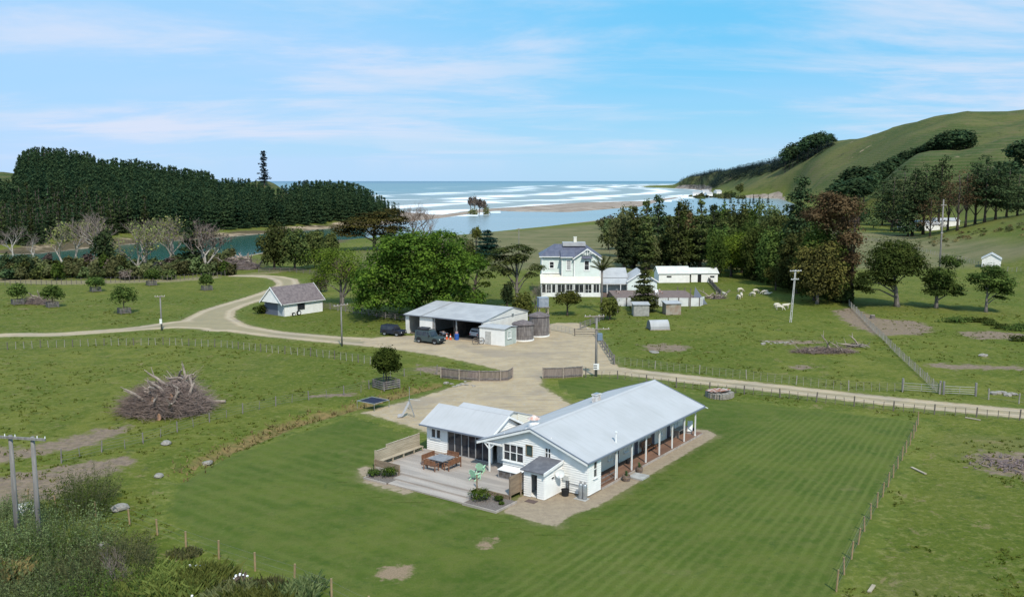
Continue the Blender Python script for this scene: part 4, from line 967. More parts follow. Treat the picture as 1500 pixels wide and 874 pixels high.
cl_ = empty('clothes_line', G(600, 600, 0), 0, 'thin grey clothes line pole with folded arms beyond the trampoline', 'clothes line')
m_ = MB(); m_.tube([(0,0,0),(0,0,2.6)],.03,6); m_.build('pole', M['metal'], cl_)
m_ = MB()
for a in range(4): m_.tube([(0,0,1.2),(1.2*math.cos(a*.5-.3),1.2*math.sin(a*.5-.3),1.0)],.012,5)
m_.build('arm', M['metal'], cl_)
# ---------------------------------------------------------------- trees around the yard
b, _ = stand(612, 462); s = mpx(b[1])
bl = []
g = random.Random(5)
for (px, py, w_, hh) in [(560,395,64,52),(600,372,90,56),(645,380,80,56),(585,430,90,50),(640,425,90,52),(540,415,44,46),(545,440,44,36),(672,395,60,40),(610,352,60,26),(650,352,50,26),(575,362,40,26),(700,388,36,24),(668,432,60,32),(612,405,120,70),(690,440,36,24)]:
    for dy in (-4.5, 2.5):
        bl.append(((px-612)*s+g.uniform(-.6,.6), dy+g.uniform(-1,1), ztop(px, py, b[1])-b[2], w_*s/2, 5.5, hh*s/2))
tree('spreading_tree', b, 7.5, .9, bl, 36000, .50, 11, 'bright', 'bark', 'huge bright green spreading tree directly behind the open farm shed', limb=12, nclump=13, clump=.21, inner=.15)
b, h = stand(692, 436, 365)
tree('side_tree', b, h*.55, .45, [(-2.2,0,h*.6,3,3,1.2),(1.6,0,h*.72,2.8,3,1.2),(3,.5,h*.45,1.8,2,.9),(-.5,1,h*.85,3,3,1.3),(2.6,-1,h*.28,1.5,2,.7)], 2600, .42, 21, 'bright', 'bark', 'thin open tree with a leaning trunk right of the huge green tree', lean=(1.2, 0), nclump=10, clump=.3)
b, h = stand(500, 446, 363); s = mpx(b[1])
tree('budding_tree', b, h*.75, .35, [(-6*s,0,h*.84,34*s,4,h*.16),(-20*s,0,h*.62,20*s,3,h*.15),(16*s,0,h*.6,22*s,3.4,h*.2),(0,0,h*.55,28*s,3.8,h*.2),(-34*s,0,h*.42,12*s,2,h*.12)], 9000, .28, 31, 'lime', 'barkgrey', 'lime green young tree with brown twigs between the garage and the huge green tree', limb=5, nclump=18, clump=.34)
bare('thorn_tree', 502, 447, 375, 'brown twiggy leafless tree growing inside the lime green tree', 33, 'barkgrey', 'twigbrown', 1.0, levels=6)
broad('brown_bush', 470, 428, 402, 26, 'purple', 'purplish brown bush at the left foot of the lime green tree', 900, .3, 35, trunkf=.05)
broad('garage_tree', 447, 452, 426, 44, 'mid', 'low flat topped green tree at the right end of the garage', 2600, .32, 37, trunkf=.35, depth=.8)
# dark cypress trees by the river on the left
for i, (px, pyb, pyt, w_) in enumerate([(402,395,333,44),(432,396,338,46),(462,393,338,44),(484,388,345,26)]):
    broad('cypress_tree', px, pyb, pyt, w_, 'cyp', ('leftmost and tallest','second from the left','third from the left','rightmost and smallest')[i]+' dark cypress beyond the bend of the farm track', 4200, .5, 40+i, trunkf=.08, k=9, flat=.4, group='dark cypress trees beyond the bend of the track')
b, _ = stand(550, 356, Y=330); s = mpx(330)
bl = [((px-550)*s, g.uniform(-3,3), ztop(px, py, 330)-b[2], w_*s/2, 5, hh*s/2) for px, py, w_, hh in [(575,312,50,12),(545,318,50,12),(520,328,46,12),(505,336,32,10),(590,322,34,12),(560,325,80,14),(545,336,90,14),(515,343,40,8),(585,336,40,12),(570,345,60,10)]]
tree('spreading_cypress', b, 11, .8, bl, 15000, .65, 51, 'cypbrown', 'bark', 'wide layered yellow brown cypress rising behind the huge green tree', limb=9, flat=.5, nclump=16)
for i, (px, pyt, w_, lb) in enumerate([(606,294,1,'large pinkish brown leafless tree in front of the surf'),(622,302,.9,'smaller pinkish brown leafless tree beside the lagoon tip')]):
    bare('leafless_tree', px, 0, pyt, lb, 60+i, 'twigbrown', 'twigbrown', 1.1, Y=380, levels=6, r=.02, group='leafless brown trees by the lagoon')
bare('leafless_shrub', 630, 0, 322, 'grey leafless shrub with upright branches at the near lagoon edge', 63, 'barkgrey', 'twig', .8, Y=300, levels=5, r=.02)
pine('blue_conifer', 714, 0, 338, 42, 'blue', 'rounded blue green conifer between the lagoon and the tall bare trunked tree', 5200, .5, 71, Y=300, base=.02, layers=8, per=7, top=.3, pw=.55, cat='conifer')
broad('cabbage_tree', 698, 0, 334, 18, 'olive', 'small dark mop headed tree left of the blue green conifer', 700, .4, 73, Y=312, trunkf=.45)
for i, (px, pyt, w_, lm) in enumerate([(664,352,16,'scrub'),(678,348,20,'mid'),(690,352,14,'scrub'),(652,356,14,'purple'),(640,350,12,'scrub')]):
    broad('lagoon_bush', px, 0, pyt, w_, lm, 'low bush in the scrub between the huge green tree and the lagoon', 500, .45, 75+i, Y=300-i*4, trunkf=.1, group='low bushes between the huge tree and the lagoon', cat='bush')
b, h = stand(757, 450, 358); s = mpx(b[1])
bl = [((px-757)*s, g.uniform(-1.5,1.5), ztop(px, py, b[1])-b[2], w_*s/2, 3.2, hh*s/2) for px, py, w_, hh in [(760,362,30,9),(735,368,32,10),(775,368,22,8),(745,382,48,16),(762,378,30,14),(728,392,26,12),(786,392,24,10),(742,400,30,12),(778,402,20,8),(720,378,14,8)]]
tree('tall_cypress', b, h*.8, .42, bl, 9000, .38, 81, 'cyp', 'barkgrey', 'tall dark tree with a long bare grey trunk left of the two storey house', limb=10, flat=.3, nclump=14)
broad('dark_bush', 743, 452, 416, 20, 'dark', 'small dark bush at the foot of the tall bare trunked tree', 900, .3, 83, trunkf=.2)
bare('brown_shrub', 784, 452, 410, 'purplish brown leafless shrub in front of the left corner of the two storey house', 85, 'barkgrey', 'twig', 1.2, levels=6, r=.02, cat='shrub')
broad('olive_bush', 766, 472, 430, 32, 'olive', 'olive green bush beside the tank stand at the end of the farm shed', 2200, .3, 87, trunkf=.1)
broad('garden_tree', 831, 462, 428, 40, 'olive', 'small round yellow green tree alone on the lawn in front of the two storey house', 1700, .3, 89, trunkf=.35, limb=7)
broad('garden_bush', 893, 468, 436, 30, 'olive', 'olive bush at the left end of the white terrace wall', 1500, .28, 91, trunkf=.12)
# palm
b, h = stand(881, 458, 380)
e = empty('nikau_palm', b, 0, 'slim palm with an upright shuttlecock of fronds in front of the two storey house', 'palm tree')
m_ = MB(); m_.tube([(0,0,-.2),(0,0,h*.35),(0,0,h*.82)], [.26,.2,.19], 10); m_.build('trunk', M['barkgrey'], e, smooth=True)
m_ = MB()
for k in range(15):
    a = k*2.399; up = .5+.5*(k % 3)/2; Ld = 2.9; pts = [Vector((math.cos(a)*Ld*f*(1-up*.42), math.sin(a)*Ld*f*(1-up*.42), h*.80+Ld*f*up-.9*f*f*(1.2-up))) for f in (0,.25,.5,.75,1)]
    m_.tube(pts, .03, 4)
    for i in range(4):
        for q in range(5):
            p = pts[i].lerp(pts[i+1], q/5); d = (pts[i+1]-pts[i]).normalized(); sd = d.cross(Vector((0,0,1))).normalized()
            for sg in (-1,1): tpt = p+sd*sg*.55+d*.35-Vector((0,0,.25)); m_.add([p-d*.06, p+d*.06, tpt],[(0,1,2)])
m_.build('crown', leafmat('leaf_palm', (.06,.07,.02), (.13,.12,.035)), e)
pine('garden_fir', 943, 456, 388, 38, 'cyp', 'ragged dark fir growing in front of the white terrace between the two grey huts', 5200, .34, 93, base=.10, layers=9, per=6, top=.28, pw=.7, cat='fir tree')
# trees behind the white sheds and the big hedge to the right
rowt = [(913,398,322,22,'dark'),(928,396,305,24,'cyp'),(945,396,298,26,'cyp'),(962,392,290,30,'dark'),(978,396,318,22,'cyp'),(992,394,300,26,'cyp'),(1008,396,315,26,'rust'),(1024,392,296,32,'cyp'),(1042,392,303,32,'dark'),(1062,390,310,30,'cyp')]
for i, (px, pyb, pyt, w_, lm) in enumerate(rowt):
    lb = 'reddish brown tree among the dark pines behind the white outbuilding' if lm == 'rust' else ('leftmost','second','third','fourth and tallest','fifth','sixth','','eighth','ninth','tenth and last')[i] + ' from the left in the row of dark pines behind the white outbuilding'
    pine('row_pine', px, 0, pyt, w_*1.15, lm, lb, 3000, .5, 100+i, Y=250+(i*37) % 23, base=.22, layers=8, per=5, top=.35, pw=.6, group='dark pines in the row behind the white outbuilding')
for i, (px, Y, pyt, w_) in enumerate([(1080,285,303,34),(1100,300,302,34),(1120,290,306,36),(1050,320,300,36),(1000,330,300,30),(1140,300,318,30),(1066,300,318,34),(1125,262,322,40),(1098,262,330,36),(905,300,318,30),(918,330,306,26)]):
    broad('grove_tree', px, 0, pyt, w_, ('cyp','mid','greyg','mid','cyp','oak','oak','cyp','oak','scrub','scrub')[i], 'leafy tree deep in the grove between the white outbuilding and the lagoon', 1900, .6, 120+i, Y=Y, trunkf=.1, group='grove trees between the outbuilding and the lagoon')
for i, (px, Y, pyt, w_, lm) in enumerate([(925,262,352,34,'cyp'),(950,258,348,34,'scrub'),(975,262,350,34,'cyp'),(1000,258,342,40,'oak'),(1025,262,338,40,'cyp'),(1052,250,336,42,'oak'),(1085,248,332,44,'oak'),(1110,246,336,44,'cyp'),(1130,236,344,40,'oak'),(965,300,322,40,'cyp'),(1010,310,318,44,'oak'),(1085,310,316,44,'cyp'),(1040,296,320,44,'cyp'),(1150,250,322,40,'cyp'),(935,320,328,36,'scrub')]):
    broad('grove_tree', px, 0, pyt, w_, lm, 'dense leafy tree in the dark mass of the grove', 2600, .55, 900+i, Y=Y, trunkf=.04, k=10, group='dense trees of the grove behind the outbuilding')
broad('round_tree', 1071, 405, 348, 62, 'lime', 'bright lime green round tree at the right end of the white outbuilding', 6000, .4, 131, trunkf=.18, nclump=16)
broad('green_tree', 1048, 392, 345, 30, 'mid', 'mid green tree squeezed behind the bright round tree', 1800, .42, 133, Y=228, trunkf=.1)
HT = [(1112,410,338,52,'oak'),(1140,419,334,58,'oak'),(1167,429,346,52,'cyp'),(1194,440,344,62,'mid'),(1150,411,318,54,'cyp'),(1185,420,324,58,'oak'),(1222,432,345,50,'oak')]
for i, (px, pyb, pyt, w_, lm) in enumerate(HT):
    lb = ['dark green hedge tree nearest the bright round tree','second dark hedge tree from the bright round tree','brownish hedge tree behind the leaning pale pole','broad mid green hedge tree at the front of the big hedge','tall hedge tree rising behind the leaning pale pole','tall hedge tree just left of the rust coloured tree','dark hedge tree under the rust coloured tree'][i]
    broad('hedge_tree', px, pyb, pyt, w_, lm, lb, 5600, .45, 140+i, trunkf=.04, depth=.7, k=11, group='big hedge trees right of the sheep', flat=.2)
for i in range(14):
    px = 1100+i*10.5+(i*7) % 5; broad('hedge_bush', px, 407+(px-1100)*.265, 391+(px-1100)*.22+(i*5) % 7, 26, ('mid','cyp','oak')[i % 3], 'low leafy bush filling the foot of the big hedge', 1500, .4, 1200+i, trunkf=.02, k=6, group='bushes filling the foot of the big hedge', cat='bush')
broad('hedge_cypress', 1197, 445, 362, 76, 'cypbrown', 'drooping yellow brown cypress with a forked grey trunk at the end of the big hedge', 6500, .4, 151, trunkf=.1, bm='barkgrey', flat=.4, tr=.35)
broad('yellow_bush', 1136, 425, 393, 38, 'olive', 'small yellow olive tree in front of the dark hedge above the sheep', 1700, .32, 153, trunkf=.3)
pine('tall_pine', 1168, 0, 266, 56, 'dark', 'tall dark layered pine towering over the hedge left of the rust coloured tree', 5200, .55, 155, Y=215, base=.35, layers=9, per=5, top=.4, pw=.55)
b, _ = stand(1247, 443); s = mpx(b[1])
bl = [((px-1247)*s, g.uniform(-2,2), ztop(px, py, b[1])-b[2], w_*s/2, 3.5, hh*s/2) for px, py, w_, hh in [(1215,298,50,24),(1200,315,44,26),(1228,308,48,30),(1222,330,56,28),(1237,352,36,26),(1243,378,28,24),(1208,290,26,14),(1241,400,20,16),(1180,318,20,14)]]
tree('rusty_tree', b, 17, .42, bl, 12000, .45, 157, 'rust', 'bark', 'tall rust brown tree at the right end of the big hedge', limb=10, nclump=20, clump=.3)
# three paddock trees
b, h = stand(1314, 449, 349); s = mpx(b[1])
bl = [((px-1314)*s, g.uniform(-2,2), ztop(px, py, b[1])-b[2], w_*s/2, 4.6, hh*s/2) for px, py, w_, hh in [(1308,368,56,34),(1325,380,50,36),(1290,384,44,32),(1300,395,70,26),(1338,392,26,26),(1270,404,30,14),(1258,412,24,12),(1265,424,24,9),(1300,414,30,12)]]
tree('paddock_oak', b, h*.45, .55, bl, 16000, .42, 161, 'oak', 'barkgrey', 'largest of the three paddock trees, with a broad dark green dome', limb=9, nclump=22, lean=(-.8, 0))
b, h = stand(1371, 451, 376); s = mpx(b[1])
bl = [((px-1371)*s, g.uniform(-1,1), ztop(px, py, b[1])-b[2], w_*s/2, 2.8, hh*s/2) for px, py, w_, hh in [(1386,385,26,20),(1372,400,34,16),(1378,416,38,24),(1362,410,22,14),(1394,422,24,14),(1362,428,18,10),(1398,430,18,9),(1376,428,26,14)]]
tree('paddock_oak', b, h*.5, .42, bl, 8000, .40, 163, 'oak', 'barkgrey', 'middle of the three paddock trees, irregular and narrow, in front of a wooden pole', limb=8)
b, h = stand(1444, 457, 386); s = mpx(b[1])
bl = [((px-1444)*s, g.uniform(-1,1), ztop(px, py, b[1])-b[2], w_*s/2, 2.8, hh*s/2) for px, py, w_, hh in [(1452,398,36,18),(1440,410,44,18),(1466,415,30,20),(1456,424,36,16),(1425,404,18,8),(1470,428,18,9),(1466,436,14,4)]]
tree('paddock_oak', b, h*.5, .33, bl, 7000, .38, 165, 'oak', 'barkgrey', 'rightmost of the three paddock trees, below the small white hut', limb=7)
# pines at the right with visible trunks
for i, (px, pyb, pyt, w_, lm, bs) in enumerate([(1292,330,262,34,'dark',.12),(1306,338,256,38,'dark',.25),(1322,330,246,44,'dark',.1),(1336,345,250,34,'dark',.35),(1352,343,244,36,'dark',.35),(1374,336,234,36,'dark',.45),(1388,338,262,28,'rust',.5),(1402,338,250,34,'rust',.45),(1414,333,248,34,'rust',.5),(1428,328,240,38,'dark',.4),(1442,326,232,42,'dark',.35),(1458,322,240,40,'dark',.3),(1474,318,240,44,'dark',.2),(1490,316,250,40,'dark',.15),(1362,346,290,30,'rust',.3),(1330,346,296,26,'dark',.2)]):
    lb = ('rust brown dying pine' if lm == 'rust' else 'dark pine') + (' at the far left end',' second from the left',' third from the left',' fourth from the left, over the white farm buildings',' fifth from the left, over the white farm buildings',', the tallest near the middle,',', the leftmost rust one,',', the middle rust one,',', the rightmost rust one,',' just right of the rust brown ones',' with the highest top',' third from the right end',' second from the right end',' at the far right end',', low and ragged,',', short and dark, in front')[i] + ' of the pine belt'
    b, h = stand(px, pyb, pyt); r = w_*mpx(b[1])/2*1.6
    tree('belt_pine', b, h*.93, h*.016+.1, pine_blobs(h, r, h*bs, 170+i, 8, 4, .4, .3, .5), 4200 if lm == 'dark' else 1300, .85 if lm == 'dark' else .6, 170+i, lm, 'bark', lb, 'pine tree', 'pine belt on the right slope', limb=8, flat=.3, nclump=10, clump=.3)
# ---------------------------------------------------------------- far trees
def proto_pine(h, r, seed, n, leaf, lm, base=.1, layers=7, per=4):
    return (trunk_mb(h*.95, h*.014+.08, seed, (), n=5).build('trunk', M['bark']).data, crown_mesh('crown', pine_blobs(h, r, h*base, seed, 10, per, .03, .22, 1.0), n, leaf, seed, L[lm], clump=.3, nclump=8, inner=.2, flat=.2))
def clear(me):
    for o in [o for o in bpy.data.objects if o.data == me and not o.parent]: bpy.data.objects.remove(o)
PR = [proto_pine(18, 3.1, 200+k, 1700, .62, ('forest','forest2','forest','dark')[k], .04) for k in range(4)]
for a, c in PR: clear(a)
def pt_pine(name, loc, s, k, label, group, cat='pine tree', w=1.0):
    e = empty(name, loc, rnd.random()*6.28, label, cat, group); e.scale = (s*w, s*w, s)
    a, c = PR[k % len(PR)]; obj('trunk', a, e); obj('crown', c, e); return e
def proto_dome(h, r, seed, n, leaf, lm): return (trunk_mb(h*.8, .3, seed, (), n=5).build('trunk', M['bark']).data, crown_mesh('crown', dome_blobs(r, r, h*.25, h, 8, seed), n, leaf, seed, L[lm], clump=.3, nclump=10, inner=.2))
PD = [proto_dome(18, 4.6, 230+k, 900, 1.2, 'forest') for k in range(3)]
for a, c in PD: clear(a)
def pt_dome(name, loc, s, k, label, group, cat='pine tree', w=1.0):
    e = empty(name, loc, rnd.random()*6.28, label, cat, group); e.scale = (s*w, s*w, s); a, c = PD[k % 3]; obj('trunk', a, e); obj('crown', c, e); return e
def inside(pt, poly): return bool(sdf_poly(np.array([pt[0]]), np.array([pt[1]]), poly)[0] > 0)
# forest on the left hill: candidates on a jittered grid, nearest/topmost 290 as trees, the rest one wood
cand = []
y = 352.0
while y < 690:
    for px in np.arange(-90, 585, 6.0*450/y*1.02):
        pxj = px+rnd.uniform(-4,4); Y = y+rnd.uniform(-5,5); x = CXY(pxj, Y)
        z = hz(x, Y)
        if z < .3 : continue
        if 395 < pxj < 428 and Y > 560 : continue   # bare knoll under the norfolk pine
        cand.append((pxj, x, Y, z))
    y += 11.5
def skyline(pxj): return np.interp(pxj, [-90,0,30,42,60,95,140,160,185,215,245,280,312,325,345,375,395,425,450,490,520,540,560,578], [268,262,262,226,219,218,226,236,233,232,236,240,247,264,262,264,272,272,266,267,268,277,288,298])
rows = {}
final = []
for (pxj, x, Y, z) in cand:
    zt = H + (YH-skyline(pxj)+rnd.uniform(-9,2.5))*Y/F*1.0
    h = min(rnd.uniform(15,20)*(.8 if Y < 400 else 1), zt-z)
    if h < 6: continue
    final.append((pxj, x, Y, z, h))
final.sort(key=lambda t: t[2]); 
near_rows = final[:180]; rest = final[180:]
best = {}
for t_ in rest:        # skyline trees
    k = round(t_[0]/5.5); top_ = (t_[3]+t_[4]-H)/t_[2]
    if k not in best or top_ > best[k][0]: best[k] = (top_, t_)
sky_t = [v[1] for v in best.values()]
ind = near_rows + sky_t[:110]; ids = set(id(t) for t in ind); stuff = [t for t in final if id(t) not in ids]
for i, (pxj, x, Y, z, h) in enumerate(ind):
    pt_pine('plantation_pine', (x, Y, z-.2), h/18, i, 'dark green pine packed in the dense plantation on the hill across the river', 'pines of the plantation across the river', w=rnd.uniform(1.0,1.3))
Vs, Ts_ = [], []
base = [np.array([v.co[:] for v in c.vertices]) for a, c in PR]; tin = [np.array([d.value for d in c.attributes['tint'].data]) for a, c in PR]
def wood(name, items, mat, label, cat, w=1.1, sub=1):
    VV, TT = [], []
    for i, (x, Y, z, h) in enumerate(items):
        k = i % 4; a = rnd.random()*6.28; s_ = h/18; V = base[k].reshape(-1,4,3)
        if sub > 1: V = V[::sub]; 
        V = V.reshape(-1,3); V = np.stack([(V[:,0]*math.cos(a)-V[:,1]*math.sin(a))*s_*w+x, (V[:,0]*math.sin(a)+V[:,1]*math.cos(a))*s_*w+Y, V[:,2]*s_+z], 1); VV.append(V); TT.append(np.clip(tin[k][::sub]+rnd.uniform(-.25,.25),0,1))
    V = np.concatenate(VV).astype(np.float32); n = len(V)//4; me = bpy.data.meshes.new(name); me.vertices.add(4*n); me.vertices.foreach_set('co', V.ravel())
    me.loops.add(4*n); me.loops.foreach_set('vertex_index', np.arange(4*n, dtype=np.int32)); me.polygons.add(n); me.polygons.foreach_set('loop_start', np.arange(0,4*n,4,dtype=np.int32)); me.update(calc_edges=True)
    at = me.attributes.new('tint', 'FLOAT', 'FACE'); at.data.foreach_set('value', np.concatenate(TT).astype(np.float32)); me.materials.append(mat)
    return tag(obj(name, me), label, cat, None, 'stuff')
wood('pine_plantation', [t[1:] for t in stuff], L['forest'], 'dense dark pine plantation filling the hill across the river', 'forest', w=1.2, sub=1)
print('forest', len(ind), len(stuff))
# norfolk pine on the knoll
Yn = 640; b = on(393, Yn); h = ztop(393, 222, Yn)-b[2]
e = empty('norfolk_pine', b, 0, 'solitary tiered norfolk pine on the bare knoll above the plantation', 'pine tree')
m_ = MB(); m_.tube([(0,0,-1),(0,0,h)], [.5,.1], 8); m_.build('trunk', M['bark'], e)
bl = []
for k in range(15):
    f = k/14; z = h*(.14+.84*f); rr = (4.3-2.0*f)*(1 if k % 3 else .6)
    for j in range(6): a = j*1.047+k*.4; q_ = rnd.uniform(.55,1.15); bl.append((math.cos(a)*rr*.6*q_, math.sin(a)*rr*.6*q_, z+rnd.uniform(-.7,.5), rr*.5*q_, rr*.5*q_, .6))
obj('crown', crown_mesh('crown', bl, 2600, .8, 301, leafmat('leaf_norfolk', (.012,.022,.03), (.03,.045,.05), .1), nclump=8), e)
# headland wood on the right
hw = []
for px in np.arange(992, 1212, 1.7):
    top_y = np.interp(px, [985,1000,1025,1045,1060,1075,1100,1130,1160,1180,1195,1207,1212], [266,258,250,247,248,243,238,229,219,213,207,206,212])
    for Y in np.arange(1380, 3500, 60):
        p = on(px+rnd.uniform(-1,1), Y+rnd.uniform(-20,20))
        ypix = YH-(p[2]-H)*F/p[1]*1.0
        bot = np.interp(px, [985,1040,1062,1100,1150,1205], [274,275,268,261,246,222])
        if ypix < bot+(4 if px < 1045 else 0) and ypix < 277 and p[2] > .5:
            zt = H+(YH-top_y+rnd.uniform(-1.5,1))*p[1]/F; h = min(rnd.uniform(13,18), max(zt-p[2], 7)); hw.append((p[0], p[1], p[2], h))
print('headland', len(hw))
if len(hw) > 1300: hw = rnd.sample(hw, 1300)
wood('headland_wood', hw, leafmat('leaf_far_wood', (.014,.026,.026), (.03,.045,.04), .1), 'long dark wood running down the ridge to the headland', 'forest', w=3.4, sub=7)
for i, px in enumerate((1143,1149,1154,1160,1168,1173,1180)):
    Y = 1480; b = on(px, Y); h = ztop(px, (218,214,211,213,208,210,207)[i], Y)-b[2]
    pt_dome('ridge_pine', (b[0], Y, b[2]-1), max(h,10)/18, i, 'tall thin pine standing clear of the wood on the headland ridge', 'pines standing clear on the headland ridge', w=1.0)
for i, (dx_, dy_) in enumerate([(-16,0),(-6,10),(4,0),(14,6),(22,0),(-2,-14),(10,-12)]):
    Y = 1440+dy_; b = on(1190, Y); b = (b[0]+dx_, Y, hz(b[0]+dx_, Y)); h = ztop(1190, (200,197,195,196,201,200,199)[i], Y)-b[2]
    pt_dome('summit_pine', (b[0], Y, b[2]-1), max(h,12)/18, i+2, 'dark pine in the rounded clump at the top of the headland wood', 'rounded clump of pines at the top of the headland wood', w=1.9)
# pines up the valley on the right
vp = []
for (px, py, Y, h) in [(1216,286,760,17),(1224,280,745,20),(1232,276,755,22),(1240,270,740,22),(1248,266,750,24),(1256,264,760,22),(1228,288,700,18),(1244,284,690,20),(1258,280,700,20),(1236,292,680,18),(1252,290,680,18),(1264,272,760,18)]: vp.append((px, Y, h))
for i in range(46): f = i/45; vp.append((1262+140*f+rnd.uniform(-2,2), 800+40*math.sin(f*5)+f*40, 15+3*math.sin(f*9)))
for i in range(26): f = i/25; vp.append((1268+134*f+rnd.uniform(-2,2), 830+60*f, 15))
for i, (px, Y, h) in enumerate(vp):
    b = on(px, Y); (pt_dome if i % 3 else pt_pine)('valley_pine', (b[0], Y, b[2]-.5), h/18, i, 'dark pine in the band climbing the gully of the right hand hill', 'pines climbing the gully of the right hand hill', w=2.2)
for i, px in enumerate((1057,1066,1077,1083,1088,1094,1099,1107,1112,1120)):
    Y = 1040; b = (CXY(px, 1040), 1040, max(hz(CXY(px,1040), 1040), -.3)); pt_pine('shore_tree', b, (10,13,12,8,9,10,13,10,8,13)[i]/18*.8, i, 'small dark conical tree in the row along the far lagoon shore', 'row of small trees along the far lagoon shore', 'tree', w=1.3)
for i, (px, py, Y, h, w_) in enumerate([(1463,0,560,17,1.6),(1480,0,600,17,2.0),(1490,0,590,18,2.2),(1500,0,600,17,2.2),(1512,0,600,18,2.2),(1476,0,590,9,2)]):
    b = on(px, Y); pt_dome('hillside_pine', (b[0], Y, b[2]-.5), h/18, i, 'dark tree in the clump at the right edge high on the hill' if i else 'single dark tree standing left of the clump high on the right hill', 'clump of trees high on the right hill' if i else None, w=w_)
# small stand on the spit
for i, (px, pyt, w_) in enumerate([(690,290,8),(696,289,9),(703,292,9),(709,294,9),(713,302,10),(694,306,16)]):
    broad('spit_tree', px, 0, pyt, w_, 'purple' if i < 4 else 'scrub', 'dark leaning tree in the small stand on the sand spit' if i < 4 else ('low bush at the right foot of the small stand on the sand spit' if i == 4 else 'low dark thicket under the small stand on the sand spit'), 260, .9, 330+i, Y=720, trunkf=.4 if i < 4 else .02, group='small stand of trees on the sand spit' if i < 4 else None, tr=.35)
# river bank: bare pale trees and scrub
for i, (px, pyb, pyt, ln, lv) in enumerate([(20,378,330,-.3,None),(52,380,338,-.6,None),(110,384,320,.3,'pale'),(138,385,316,.2,'pale'),(172,392,308,-.6,None),(200,402,318,.2,'pale'),(215,400,318,-.1,'pale'),(245,386,314,.5,'pale'),(262,390,312,-.3,'pale'),(285,400,318,.2,None),(300,402,322,.1,'purple'),(92,386,322,-.4,'pale')]):
    bare('willow_tree', px, pyb, pyt, ('bare grey willow at the far left of the river bank','bare willow leaning left near the left end of the river bank','pale budding willow with a broad top left of the turquoise reach','pale budding willow with a dense round top','tall bare willow with a long trunk leaning left','thin white trunked willow standing before the turquoise water','second thin white trunked willow before the turquoise water','pale yellow willow with a curved branching trunk','broad pale yellow willow over the river','bare willow just left of the dark pine on the bank','bare brownish willow in front of the dark pine on the bank','pale willow fork beside the leaning pair')[i], 350+i, 'barkpale', 'twig', 1.05, levels=5, r=.025, lean=ln, leaves=lv, nl=420, group='pale willows along the river bank')
pine('bank_pine', 283, 400, 328, 48, 'dark', 'dark ragged pine on the river bank among the bare willows', 2600, .6, 371, base=.15, layers=8, per=5, top=.3, pw=.6)
broad('bank_tree', 155, 396, 340, 30, 'dark', 'dark evergreen behind the tall bare willow on the river bank', 1500, .6, 373, trunkf=.1)
rr_ = random.Random(9)
k = 0
for px in range(-60, 345, 8):
    for row in range(2):
        pyb = 408-row*12 + (0 if px < 250 else -6) + rr_.uniform(-2,2); hpx = rr_.uniform(11,26)
        lm = rr_.choice(['scrub','cyp','greyg','purple','mid','greyg','scrub','scrub']) if px > 60 else rr_.choice(['dark','cyp','scrub'])
        broad('bank_bush', px+rr_.uniform(-3,3), pyb, pyb-hpx, rr_.uniform(16,26), lm, 'scrubby bush in the thicket between the paddock and the river', 420, .55, 400+k, trunkf=.02, k=4, group='bushes of the thicket between the paddock and the river', cat='bush', limb=2); k += 1
# scrub between the two storey house, the lagoon and the grove
for i in range(34):
    px = rr_.choice([rr_.uniform(880,935), rr_.uniform(880,1010), rr_.uniform(1000,1180)]); Y = rr_.uniform(330,560) if px < 1000 else rr_.uniform(340,600)
    broad('marsh_bush', px, 0, YH+(H-hz(CXY(px,Y),Y)-rr_.uniform(3,6.5))*F/Y, rr_.uniform(14,30)*400/Y, rr_.choice(['scrub','greyg','mid','cyp','purple']), 'rounded bush in the scrub beyond the two storey house', 360, .7, 500+i, Y=Y, trunkf=.02, k=4, group='bushes in the scrub beyond the two storey house', cat='bush', limb=2)
for i in range(26):
    px = rr_.uniform(1230,1310); Y = rr_.uniform(480,680)
    broad('valley_bush', px, 0, YH+(H-hz(CXY(px,Y),Y)-rr_.uniform(3,8))*F/Y, rr_.uniform(14,26)*500/Y, rr_.choice(['scrub','mid','oak','greyg','purple']), 'bush in the valley floor left of the pine belt', 320, .9, 560+i, Y=Y, trunkf=.02, k=4, group='bushes in the valley floor left of the pine belt', cat='bush', limb=2)
# headland foot bushes
for i in range(22):
    px = rr_.uniform(1000,1085); Y = rr_.uniform(1350,1600); b = on(px, Y)
    broad('shore_bush', px, 0, YH+(H-b[2]-rr_.uniform(6,12))*F/Y, rr_.uniform(8,13), rr_.choice(['scrub','dark','greyg','cyp']), 'tree in the strip at the foot of the headland', 160, 2.2, 600+i, Y=Y, trunkf=.02, k=3, group='trees at the foot of the headland', limb=1)
# ---------------------------------------------------------------- open farm shed
SA = R(-32.3); SO = (-17.6, 148.5)
def SW(x, y, z=0): return (SO[0]+x*math.cos(SA)-y*math.sin(SA), SO[1]+x*math.sin(SA)+y*math.cos(SA), z)
shed = empty('farm_shed', SW(0,0), SA, 'long white farm shed with open bays on the gravel yard', 'shed')
E0, E1, EY, EB = 3.25, 4.5, 8.7, 13.4
ztp = lambda y: E0+(E1-E0)*y/EY if y < EY else E1-(E1-3.3)*(y-EY)/(EB-EY)
m_ = MB()
for x0, x1 in ((0,.12),(15.38,15.5)): m_.prism([(0,0),(EB,0),(EB,ztp(EB)-.1),(EY,E1-.1),(0,E0-.1)], x0, x1, 0, 'x')
m_.box(0.12,15.38,EB-.12,EB,0,3.2); m_.box(.12,.75,0,.1,0,3.15); m_.box(2.95,3.05,.1,9,0,3.2); m_.box(3.05,6,8.9,9.0,0,3.2)
m_.build('wall', mk('shed_white_iron', (.76,.745,.70), (.68,.66,.62), .8, .6, .3, wave=('X', .2)), shed)
